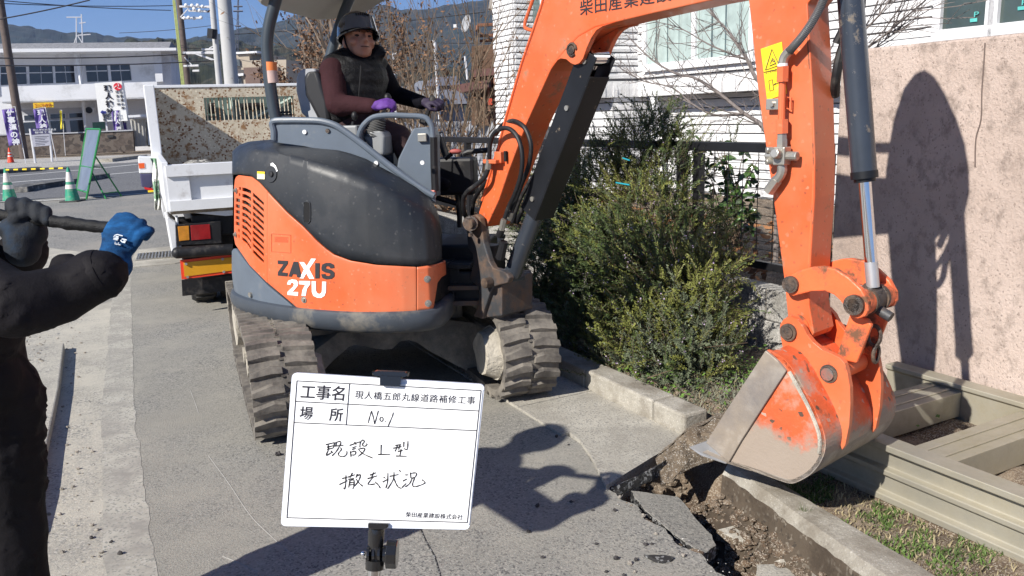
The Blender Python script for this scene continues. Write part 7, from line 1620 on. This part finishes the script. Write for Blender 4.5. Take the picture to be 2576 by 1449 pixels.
b = MB(); b.prism([q15(*p, .5) for p in ((1270, 800), (1420, 790), (1420, 1280), (1280, 1280))], Vector((0, .1, 0))); bw_ = b.build('window', pvc, bh)
b = MB(); b.prism([q15(*p, .56) for p in ((1284, 815), (1410, 805), (1410, 1095), (1290, 1100))], Vector((0, .03, 0))); b.prism([q15(*p, .56) for p in ((1290, 1125), (1410, 1120), (1410, 1270), (1292, 1270))], Vector((0, .03, 0))); b.build('pane', mat('pale_curtain', (.30, .40, .42), .4, var=.3, stretch=(9, 1, 1), scale=2), bw_)
b = MB()
for x in (1165, 1225): b.prism([q15(x+p[0], p[1], .7) for p in ((0, 800), (22, 800), (30, 1290), (8, 1290))], Vector((0, .2, 0)))
b.build('post', mat('post_brown', (.25, .13, .09), .7), bh); b = MB(); b.prism([q15(*p, .8) for p in ((1170, 1020), (1212, 1018), (1214, 1085), (1172, 1088))], Vector((0, .1, 0))); b.build('red_box', mat('red_box', (.6, .08, .04), .5), bh)
rst = mat('rusty_rail', (.22, .09, .05), .7)
b = MB()
for a_, c_ in (((1058, 262), (1340, 248)), ((1080, 372), (1330, 360)), ((1085, 425), (1335, 412)), ((1062, 262), (1062, 380)), ((1300, 455), (1365, 445))): b.tube([q15(*a_, 1.0), q15(*c_, 1.0)], .028, 5)
b.build('balcony_rail', rst, bh)
b = MB()
for k in range(8): b.tube([q15(1055+k*13, 1040, .9), q15(1065+k*13, 1230, .9)], .02, 4)
b.build('lattice', brw, bh)
b = MB(); b.prism([q15(*p, .2) for p in ((1330, 120), (1370, 120), (1400, 1290), (1390, 1290))], Vector((0, .2, 0))); b.build('downpipe', pvc, bh)
# satellite dish
c0 = q15(945, 245, 1.3); dn = Vector((-.80, -.5, .25)).normalized(); du = dn.orthogonal().normalized(); dw = dn.cross(du); t = thing('satellite_dish', 'round white satellite dish on a bracket at the brown house balcony', 'satellite dish', c0)
b = MB(); rows = [[c0+(du*math.cos(a)+dw*math.sin(a))*(.15*r_)-dn*.03*(1-r_*r_) for a in [j*math.pi/12 for j in range(24)]] for r_ in (.02, .35, .7, 1)]; b.grid(rows, wrap=True); b.build('reflector', mat('dish_white', (.30, .31, .33), .5), t, smooth=True, solid=.012)
b = MB(); b.tube([c0-dn*.03-Z*.15, c0+dn*.22-Z*.10], .012, 5); b.tube([c0-dn*.05, q15(985, 340, 1.2), q15(1060, 340, 1.1)], .014, 5); b.tube([q15(985, 260, 1.2), q15(985, 360, 1.2), q15(1060, 362, 1.1)], .014, 5); b.build('bracket', pvc, t); b = MB(); b.box(c0+dn*.22-Z*.10, (.05, .05, .05)); b.build('receiver', pvc, t)
# low grey wall in the garden
b = MB(); p0, p1 = wp(1100, 306, 7.0), wp(1290, 308, 7.0); ba, bb_ = ab(p1)[1], ab(p0)[1]; seg(b, 7.0, 7.12, ba-.5, bb_+2, 0, p0.z, 0); tag(b.build('garden_wall', mat('smooth_grey_wall', (.30, .31, .34), .85, var=.05)), 'smooth pale grey garden wall behind the bare shrubs', 'wall')
# ================================================================ PLANTS
bark = mat('pale_bark', (.20, .155, .12), .9, var=.25, scale=12, bump=.4, bscale=60); barkd = mat('grey_bark', (.13, .115, .10), .9, var=.25, scale=14)
def tree(name, label, base, height, seed, trunk_r, levels, spread, m, leafm=None, nleaf=0, leafs=.03, lean=Vector((0, 0, 0)), stems=1, upward=.35, bias=None, cat_='tree', minr=.0025, kids=(5, 7), group=None, first=.3, clip=None, wander=.12):
    rs = random.Random(seed); t = thing(name, label, cat_, base, group); wood = MB(); tips = []
    def grow(p, d, L_, r_, lv):
        n = max(3, int(5-lv*.5)); pts = [p]; q = Vector(p); dd = Vector(d)
        for i in range(n):
            dd = (dd+Vector((rs.gauss(0, wander), rs.gauss(0, wander), rs.gauss(0, wander)+.04*upward))).normalized(); q = q+dd*(L_/n); pts.append(Vector(q))
        wood.tube(pts, [r_*(1-.62*i/n) for i in range(n+1)], 6 if lv == 0 else (5 if lv == 1 else 3))
        if lv >= levels: tips.append((pts, dd)); return
        k = rs.randint(*kids)
        for i in range(k):
            f_ = first+(1-first)*(i+rs.random()*.6)/k; j = min(n-1, int(f_*n)); fr = f_*n-j; pp = pts[j].lerp(pts[j+1], min(1, fr)); bd_ = (pts[j+1]-pts[j]).normalized()
            ax = Vector((rs.gauss(0, 1), rs.gauss(0, 1), rs.gauss(0, .6))).normalized(); nd = (bd_*(1-spread*.5)+ax*spread+Z*upward*.5).normalized()
            if bias: nd = (nd+bias*.35).normalized()
            grow(pp, nd, L_*rs.uniform(.45, .72), max(minr, r_*(1-.55*f_)*.58), lv+1)
    for s in range(stems):
        a = rs.uniform(0, 6.28); d0 = (Z+lean+Vector((math.cos(a), math.sin(a), 0))*(.38 if stems > 1 else .04)*rs.uniform(.3, 1.1)).normalized(); grow(Vector(base)+Vector((math.cos(a), math.sin(a), 0))*(.08 if stems > 1 else 0), d0, height*rs.uniform(.75, 1.05), trunk_r*(rs.uniform(.6, 1) if stems > 1 else 1), 0)
    wood.build('trunk', m, t, recalc=False)
    if nleaf:
        lf = MB()
        for i in range(nleaf):
            pts, dd = rs.choice(tips); j = rs.randrange(len(pts)-1); c_ = pts[j].lerp(pts[j+1], rs.random())+Vector((rs.gauss(0, .04), rs.gauss(0, .04), rs.gauss(0, .04))); u_ = Vector((rs.gauss(0, 1), rs.gauss(0, 1), rs.gauss(0, 1))).normalized(); v_ = u_.orthogonal().normalized(); s = leafs*rs.uniform(.6, 1.3)
            lf.add([c_-u_*s, c_+v_*s*.45, c_+u_*s, c_-v_*s*.45], [(0, 1, 2, 3)])
        lf.build('leaves', leafm, t, recalc=False)
    return t, tips
brl = mat('dry_brown_leaf', (.17, .088, .045), .8, var=.45, scale=20)
bt = at(835, 300, 15.5); bt.z = -.03
tree('brown_leaved_tree', 'tree with dry brown leaves left of the operator, behind the truck', bt, 3.2, 4, .10, 3, .62, bark, brl, 3600, .045, kids=(6, 8), upward=.25, first=.25)
bt = at(775, 300, 17.5); bt.z = -.03
tree('brown_leaved_tree', 'lower brown leaved tree between the canopy posts', bt, 2.6, 9, .08, 3, .62, bark, brl, 3600, .045, kids=(6, 8), upward=.15, first=.2)
bt = at(930, 300, 14.5); bt.z = -.03
tree('bare_tree', 'pale bare tree spreading right behind the operator helmet', bt, 3.5, 21, .07, 3, .55, bark, brl, 350, .04, kids=(6, 7), upward=.5, first=.25)
barks = mat('tan_twigs', (.15, .105, .07), .9, var=.3, scale=8)
for i, (x, Y, h_, sd_, lab) in enumerate(((1085, 10.2, 2.9, 31, 'tan bare shrub with many upright stems right of the operator glove'), (1150, 9.6, 2.7, 32, 'bare shrub with many fine twigs in front of the satellite dish'), (1205, 9.0, 2.3, 33, 'bare shrub in front of the brown house wall'), (1030, 12.0, 2.6, 35, 'dry tan shrub behind the driver left arm'))):
    p = at(x, 330, Y); p.z = 0
    tree('bare_shrub', lab, p, h_, sd_, .024, 2, .50, barks, brl, 160, .028, stems=4, kids=(4, 6), upward=.5, minr=.0028, cat_='shrub', group='bare shrubs behind the fence', first=.15, wander=.08)
# garden tree in front of the tiled house: trunk rises behind the excavator arm, limbs reach left
tr0 = wp(1950, 725, 4.1); t_g = thing('garden_tree', 'leafless grey garden tree with long branches in front of the white tiled house', 'tree', tr0)
def gw(x, y, a): return wp(x, y, a)
wood = MB(); rs = random.Random(8); tw = []
limbs = [([(1950, 725), (1952, 600), (1953, 480), (1955, 330), (1948, 200), (1940, 60), (1945, -80)], .020, 4.1, 4.3), ([(1954, 400), (1921, 320), (1871, 285), (1800, 228), (1745, 195), (1700, 185), (1640, 150), (1580, 92)], .017, 4.2, 4.6), ([(1948, 230), (1903, 199), (1880, 150), (1840, 90), (1818, 64), (1790, 30), (1765, -20)], .017, 4.2, 4.8), ([(1871, 285), (1800, 290), (1742, 262), (1690, 220), (1620, 205), (1575, 178)], .010, 4.3, 4.3), ([(1955, 330), (2000, 240), (2090, 160), (2150, 100), (2210, 40), (2250, -20)], .014, 4.2, 4.6), ([(1880, 150), (1850, 140), (1780, 110), (1710, 70), (1650, 55)], .009, 4.4, 4.8), ([(2090, 160), (2180, 120), (2260, 60), (2330, 0)], .009, 4.3, 4.6), ([(2060, 185), (2160, 150), (2240, 90), (2290, 60)], .007, 4.3, 4.6)]
for pts, r_, a0, a1 in limbs:
    n = len(pts); P = [gw(x, y, a0+(a1-a0)*i/(n-1)) for i, (x, y) in enumerate(pts)]; wood.tube(P, [max(.003, r_*(1-.7*i/(n-1))) for i in range(n)], 6, smooth=3)
    if pts[0][0] == 1950 : continue
    for i in range(1, n):
        for k in range(5):
            p = P[i-1].lerp(P[i], rs.random()); d = (P[i]-P[i-1]).normalized(); d2 = (d+Vector((rs.gauss(0, .5), rs.gauss(0, .5), rs.gauss(.15, .55)))).normalized(); L_ = rs.uniform(.18, .5); q = [p, p+d2*L_*.5+Z*.01, p+d2*L_+Vector((rs.gauss(0, .03), rs.gauss(0, .03), .04))]; wood.tube(q, [.0045, .0032, .002], 3)
            for j in range(3):
                s_ = q[0].lerp(q[2], rs.uniform(.35, 1)); d3 = (d2+Vector((rs.gauss(0, .6), rs.gauss(0, .6), rs.gauss(.2, .5)))).normalized(); wood.tube([s_, s_+d3*rs.uniform(.06, .16)], [.0024, .0014], 3)
wood.build('branches', mat('smooth_grey_bark', (.16, .135, .125), .85, var=.2, scale=20), t_g, recalc=False)
# ---- rosemary
ros = mat('rosemary_leaf', (.075, .11, .032), .6, var=.4, scale=9); ros2 = mat('rosemary_young', (.18, .195, .045), .6, var=.35, scale=9); rosg = mat('rosemary_greyish', (.12, .145, .085), .75, var=.3, scale=9)
flow = mat('pale_lilac_flower', (.42, .33, .45), .8); twm = mat('rosemary_wood', (.11, .075, .05), .9, var=.3)
bush = thing('rosemary_bush', 'big sprawling rosemary bush spilling over the fence and the kerb', 'bush', RW(3.0, 4.4, .1))
LV = [MB(), MB(), MB()]; ST = MB(); FLW = MB(); rs = random.Random(77)
def sprig(p, d, L_, kind, dens=150, nl=.021, curl=.5, fl=.10, wdt=.0034):
    n = 5; pts = [Vector(p)]; dd = Vector(d).normalized(); cv = Vector((rs.gauss(0, .12), rs.gauss(0, .12), curl*.22))
    for i in range(n): dd = (dd+cv).normalized(); pts.append(pts[-1]+dd*L_/n)
    ST.tube(pts, [.0022*(1-.6*i/n) for i in range(n+1)], 3)
    m = int(L_*dens); mb = LV[kind]
    for i in range(m):
        t = (i+rs.random())/m; t = .12+.88*t; j = min(n-1, int(t*n)); c_ = pts[j].lerp(pts[j+1], t*n-j); ax = (pts[j+1]-pts[j]).normalized(); u_ = ax.orthogonal().normalized(); w_ = ax.cross(u_); a = rs.uniform(0, 6.28); rd = u_*math.cos(a)+w_*math.sin(a)
        ld = (rd*.8+ax*(.55+.3*t)).normalized(); l_ = nl*rs.uniform(.7, 1.2)*(1-.45*t**3); sd = ld.cross(ax).normalized()*wdt
        mb.add([c_-sd*.6, c_+ld*l_*.55-sd, c_+ld*l_, c_+ld*l_*.55+sd], [(0, 1, 2, 3)])
    if rs.random() < fl:
        for k in range(4):
            c_ = pts[-2].lerp(pts[-1], rs.random())+Vector((rs.gauss(0, .006), rs.gauss(0, .006), rs.gauss(0, .006))); u_ = Vector((rs.gauss(0, 1), rs.gauss(0, 1), rs.gauss(0, 1))).normalized()*.0052; v_ = u_.orthogonal().normalized()*.004; FLW.add([c_-u_, c_+v_, c_+u_, c_-v_], [(0, 1, 2, 3)])
clumps = [(1385, 690, 3.0, .28, 150, 0), (1400, 500, 3.35, .24, 120, 0), (1490, 640, 3.05, .3, 170, 1), (1420, 700, 2.95, .36, 200, 0), (1455, 560, 3.2, .34, 190, 0), (1530, 470, 3.3, .33, 190, 1), (1600, 400, 3.4, .22, 100, 1), (1620, 560, 3.25, .36, 200, 1), (1560, 650, 3.0, .34, 190, 0), (1500, 820, 2.85, .32, 190, 0), (1660, 720, 3.0, .34, 180, 0), (1640, 860, 2.85, .32, 190, 1), (1725, 780, 3.0, .27, 190, 1), (1720, 900, 2.85, .26, 160, 2), (1590, 950, 2.72, .20, 130, 2), (1765, 860, 3.0, .18, 110, 1), (1690, 440, 3.5, .22, 110, 0), (1720, 620, 3.4, .28, 130, 0), (1375, 560, 3.3, .30, 120, 0), (1390, 820, 2.9, .25, 120, 0), (1800, 690, 3.2, .13, 60, 1), (1700, 980, 2.75, .15, 90, 2), (1750, 955, 2.85, .12, 60, 2), (1650, 340, 3.55, .13, 60, 0)]
cam_xy = Vector((0, 0, EYE))
for x, y, a, r_, n, kd in clumps:
    c_ = wp(x, y, a); cb_ = Vector((rs.gauss(-.35, .35), rs.gauss(-.2, .25), rs.gauss(.12, .22)))
    for i in range(int(n*1.9)):
        u_ = Vector((rs.gauss(0, 1), rs.gauss(0, 1), rs.gauss(0, 1))).normalized()
        if u_.dot((cam_xy-c_).normalized()) < -.35: continue
        p = c_+u_*r_*rs.uniform(.35, .85); 
        if p.z < .02: continue
        d = (u_*.45+Vector((rs.gauss(0, .25), rs.gauss(0, .25), rs.gauss(.05, .25)))+cb_).normalized(); k = kd if rs.random() < .7 else rs.choice((0, 1, 2))
        sprig(p, d, rs.uniform(.10, .30), k, fl=.14, dens=190, nl=.029)
for k in range(170):      # long arching and upright shoots
    x, y, a, r_, n, kd = rs.choice(clumps); c_ = wp(x, y, a); u_ = Vector((rs.gauss(0, 1), rs.gauss(0, 1), abs(rs.gauss(0, .6)))).normalized(); sprig(c_+u_*r_*.7, u_+Vector((-.3, -.4, .1)), rs.uniform(.28, .45), rs.choice((0, 1)), dens=170, curl=rs.uniform(-1, .6))
for (x, y, y1, a) in ((1660, 350, 185, 3.55), (1645, 340, 225, 3.56), (1672, 350, 222, 3.56), (1690, 370, 250, 3.52), (1620, 330, 240, 3.55), (1700, 380, 255, 3.58), (1600, 345, 250, 3.58), (1585, 300, 235, 3.5), (1632, 350, 265, 3.53), (1650, 370, 200, 3.58), (1665, 330, 215, 3.6), (1488, 360, 318, 3.5), (1502, 375, 330, 3.5), (1550, 345, 300, 3.5), (1562, 350, 312, 3.5), (1572, 350, 305, 3.55), (1535, 350, 320, 3.5), (1596, 345, 290, 3.5), (1843, 350, 292, 3.7), (1850, 355, 305, 3.7), (1840, 360, 315, 3.7), (1730, 380, 300, 3.58), (1745, 385, 310, 3.58)):
    p = wp(x, y+18, a); q = wp(x, y1, a); sprig(p, (q-p), (q-p).length, 0, dens=230, curl=0, nl=.024, fl=0)
# trailing shoots on the right
for pts in (((1790, 520, 3.35), (1820, 545, 3.3), (1832, 600, 3.3), (1838, 660, 3.3)), ((1700, 480, 3.4), (1740, 510, 3.35), (1800, 530, 3.3)), ((1840, 640, 3.3), (1850, 700, 3.25), (1848, 770, 3.2))):
    for i in range(len(pts)-1):
        p, q = wp(*pts[i]), wp(*pts[i+1]); 
        for k in range(4): sprig(p.lerp(q, k/4), (q-p)+Vector((rs.gauss(0, .05), rs.gauss(0, .05), rs.gauss(0, .05))), (q-p).length*.6, 1, dens=220, curl=0)
for i in range(140):
    x, y, a, r_, n, kd = rs.choice(clumps); c_ = wp(x, y, a); p = Vector((c_.x, c_.y, .02))+Vector((rs.gauss(0, .15), rs.gauss(0, .15), 0)); q = c_+Vector((rs.gauss(0, .2), rs.gauss(0, .2), rs.gauss(0, .15))); ST.tube([p, p.lerp(q, .5)+Vector((rs.gauss(0, .08), rs.gauss(0, .08), .05)), q], [.006, .004, .002], 3)
ST.build('stems', twm, bush, recalc=False)
for mb, m, nm in zip(LV, (ros, ros2, rosg), ('dark_foliage', 'yellow_green_foliage', 'grey_green_foliage')): mb.build(nm, m, bush, recalc=False)
FLW.build('flowers', flow, bush, recalc=False)
# teal ribbon scraps caught in the bush
for i, (x, y, dx, lab) in enumerate(((1576, 398, 9, 'small teal scrap caught high in the rosemary bush'), (1568, 460, 18, 'bright blue ribbon strip caught in the middle of the rosemary bush'))):
    b = MB(); p, q = wp(x-dx, y-2, 2.98), wp(x+dx, y+4, 2.96); b.hexa([p, q, q-Z*.008, p-Z*.008], [v+Vector((-.004, -.006, .002)) for v in (p, q, q-Z*.008, p-Z*.008)]); tag(b.build('ribbon', mat('teal_ribbon%d' % i, (.02, .35, .45), .5)), lab, 'ribbon')
# ---- broad leaved plant behind the mesh
cam_ = thing('camellia', 'glossy broad leaved shrub behind the black mesh fence', 'shrub', wp(1850, 600, 3.9)); lf = MB(); st = MB(); rs = random.Random(12)
for k in range(22):
    x0 = rs.uniform(1820, 1880); p = wp(x0, 620, 3.85); x1 = rs.uniform(1740, 1925); y1 = rs.uniform(300, 560); q = wp(x1, y1, 3.85+rs.uniform(-.08, .25)); mid = p.lerp(q, .5)+Vector((rs.gauss(0, .04), rs.gauss(0, .04), .05)); st.tube([p, mid, q], [.006, .004, .002], 4, smooth=2)
    for j in range(11):
        t = rs.uniform(.35, 1); c_ = mid.lerp(q, (t-.5)*2) if t > .5 else p.lerp(mid, t*2); d = Vector((rs.gauss(0, 1), rs.gauss(0, 1), rs.gauss(-.4, .7))).normalized(); w_ = d.cross(Vector((rs.gauss(0, .4), -1, rs.gauss(.4, .4)))).normalized(); L_ = rs.uniform(.045, .085); n_ = d.cross(w_)*.006
        lf.add([c_, c_+d*L_*.35+w_*L_*.22-n_, c_+d*L_*.75+w_*L_*.17, c_+d*L_, c_+d*L_*.75-w_*L_*.17, c_+d*L_*.35-w_*L_*.22-n_, c_+d*L_*.5+n_], [(0, 1, 6), (1, 2, 6), (2, 3, 6), (3, 4, 6), (4, 5, 6), (5, 0, 6)])
lf.build('leaves', mat('camellia_leaf', (.05, .10, .022), .3, var=.35, scale=12, coat=.3), cam_, recalc=False, smooth=True); st.build('stems', twm, cam_, recalc=False)
# low plants and litter behind the mesh
b = MB()
for k in range(1500):
    a = rs.uniform(3.7, 5.6); bb_ = rs.uniform(1.5, 10); p = RW(a, bb_, earth_z(min(a, 7.9), bb_)+.02); u_ = Vector((rs.gauss(0, 1), rs.gauss(0, 1), rs.gauss(0, .5))).normalized()*.04; v_ = u_.orthogonal().normalized()*.022; b.add([p-u_, p+v_, p+u_, p-v_], [(0, 1, 2, 3)])
tag(b.build('leaf_litter', mat('fallen_leaves', (.22, .10, .04), .85, var=.4, scale=10), recalc=False), 'red brown fallen leaves covering the garden soil behind the fence', 'leaf litter', kind='stuff')
# ---- grass and weeds
grm = mat('grass_green', (.085, .14, .03), .7, var=.4, scale=10); grd = mat('grass_dry', (.30, .25, .15), .85, var=.3, scale=10); wdg = mat('weed_grey_green', (.17, .18, .13), .85, var=.3, scale=14)
def blades(n, reg, hmin, hmax, m, nm, lab, w_=.0028, lean=.5, seed=1):
    b = MB(); r2 = random.Random(seed)
    while n > 0:
        a, bb_ = reg(r2); n -= 1; p = RW(a, bb_, earth_z(a, bb_)-.004); d = Vector((r2.gauss(0, lean), r2.gauss(0, lean), 1)).normalized(); h_ = r2.uniform(hmin, hmax); s = Vector((r2.gauss(0, 1), r2.gauss(0, 1), 0)).normalized()*w_; q = p+d*h_*.6; t_ = q+(d+Vector((r2.gauss(0, .5), r2.gauss(0, .5), -.3))).normalized()*h_*.5
        b.add([p-s, p+s, q+s*.8, q-s*.8, t_], [(0, 1, 2, 3), (3, 2, 4)])
    return tag(b.build(nm, m, recalc=False), lab, 'grass', kind='stuff')
def strip(r2): b_ = r2.uniform(.9, 2.3); return (2.27+.12*(b_-1.85)+(.30-.12*(b_-1.85))*r2.random(), b_)
def bank(r2): return (2.52+abs(r2.gauss(0, .38)), r2.uniform(2.3, 4.6))
def clumpy(f, thr=.0): 
    def g_(r2):
        while True:
            a, b_ = f(r2)
            if fbm((a*7, b_*7, 2)) > thr: return a, b_
    return g_
blades(2300, clumpy(strip, .02), .012, .036, grm, 'grass', 'short green grass between the kerb and the metal ramp', seed=2)
blades(1700, strip, .01, .036, grd, 'dry_grass', 'dry straw coloured grass between the kerb and the metal ramp', seed=3)
blades(5200, bank, .02, .075, wdg, 'ground_cover', 'grey green low ground cover on the bank below the rosemary', lean=.9, w_=.0032, seed=4)
blades(1700, bank, .03, .10, grd, 'dry_stalks', 'dry stalks and straw on the bank behind the kerb', lean=1.0, w_=.0016, seed=5)
b = MB(); r2 = random.Random(6)
for k in range(1300):
    a, bb_ = (3.05+r2.gauss(0, .16), 2.95+r2.gauss(0, .28)) if k % 3 else (2.62+r2.gauss(0, .06), 3.35+r2.gauss(0, .2))
    if a > 3.48 or a < 2.52: continue
    p = RW(a, bb_, earth_z(a, bb_)+r2.uniform(.01, .06)); u_ = Vector((r2.gauss(0, 1), r2.gauss(0, 1), r2.gauss(0, .4))).normalized()*r2.uniform(.007, .013); v_ = u_.cross(Vector((r2.gauss(0, .3), r2.gauss(0, .3), 1))).normalized()*u_.length*.8; b.add([p-u_, p+v_, p+u_, p-v_], [(0, 1, 2, 3)])
tag(b.build('weeds', mat('fresh_weed', (.12, .22, .04), .6, var=.3, scale=12), recalc=False), 'fresh green rounded weeds growing beside the block wall', 'weeds', kind='stuff')
b = MB(); c_ = gz(2028, 1306, .04)
for k in range(40): d = Vector((r2.gauss(0, .4), r2.gauss(0, .4), 1)).normalized(); s = Vector((.002, .001, 0)); b.add([c_-s, c_+s, c_+d*r2.uniform(.03, .07)], [(0, 1, 2)])
tag(b.build('grass_tuft', grm, recalc=False), 'small grass tuft sprouting from the kerb face in the pit', 'plant')
# ================================================================ HAZE
b = MB(); b.box((0, 1300, 170), (8000, 8000, 342)); hz_ = b.build('haze', 'void'); tag(hz_, kind='stuff', label='thin blue haze in front of the distant hills')
hm = bpy.data.materials.new('haze_air'); hm.use_nodes = True; nt_ = hm.node_tree
nt_.nodes.remove(nt_.nodes['Principled BSDF']); pv_ = nt_.nodes.new('ShaderNodeVolumePrincipled'); pv_.inputs['Color'].default_value = (.42, .60, 1, 1); pv_.inputs['Density'].default_value = .00010; pv_.inputs['Anisotropy'].default_value = .1
nt_.links.new(pv_.outputs[0], nt_.nodes['Material Output'].inputs['Volume']); hz_.data.materials.clear(); hz_.data.materials.append(hm)
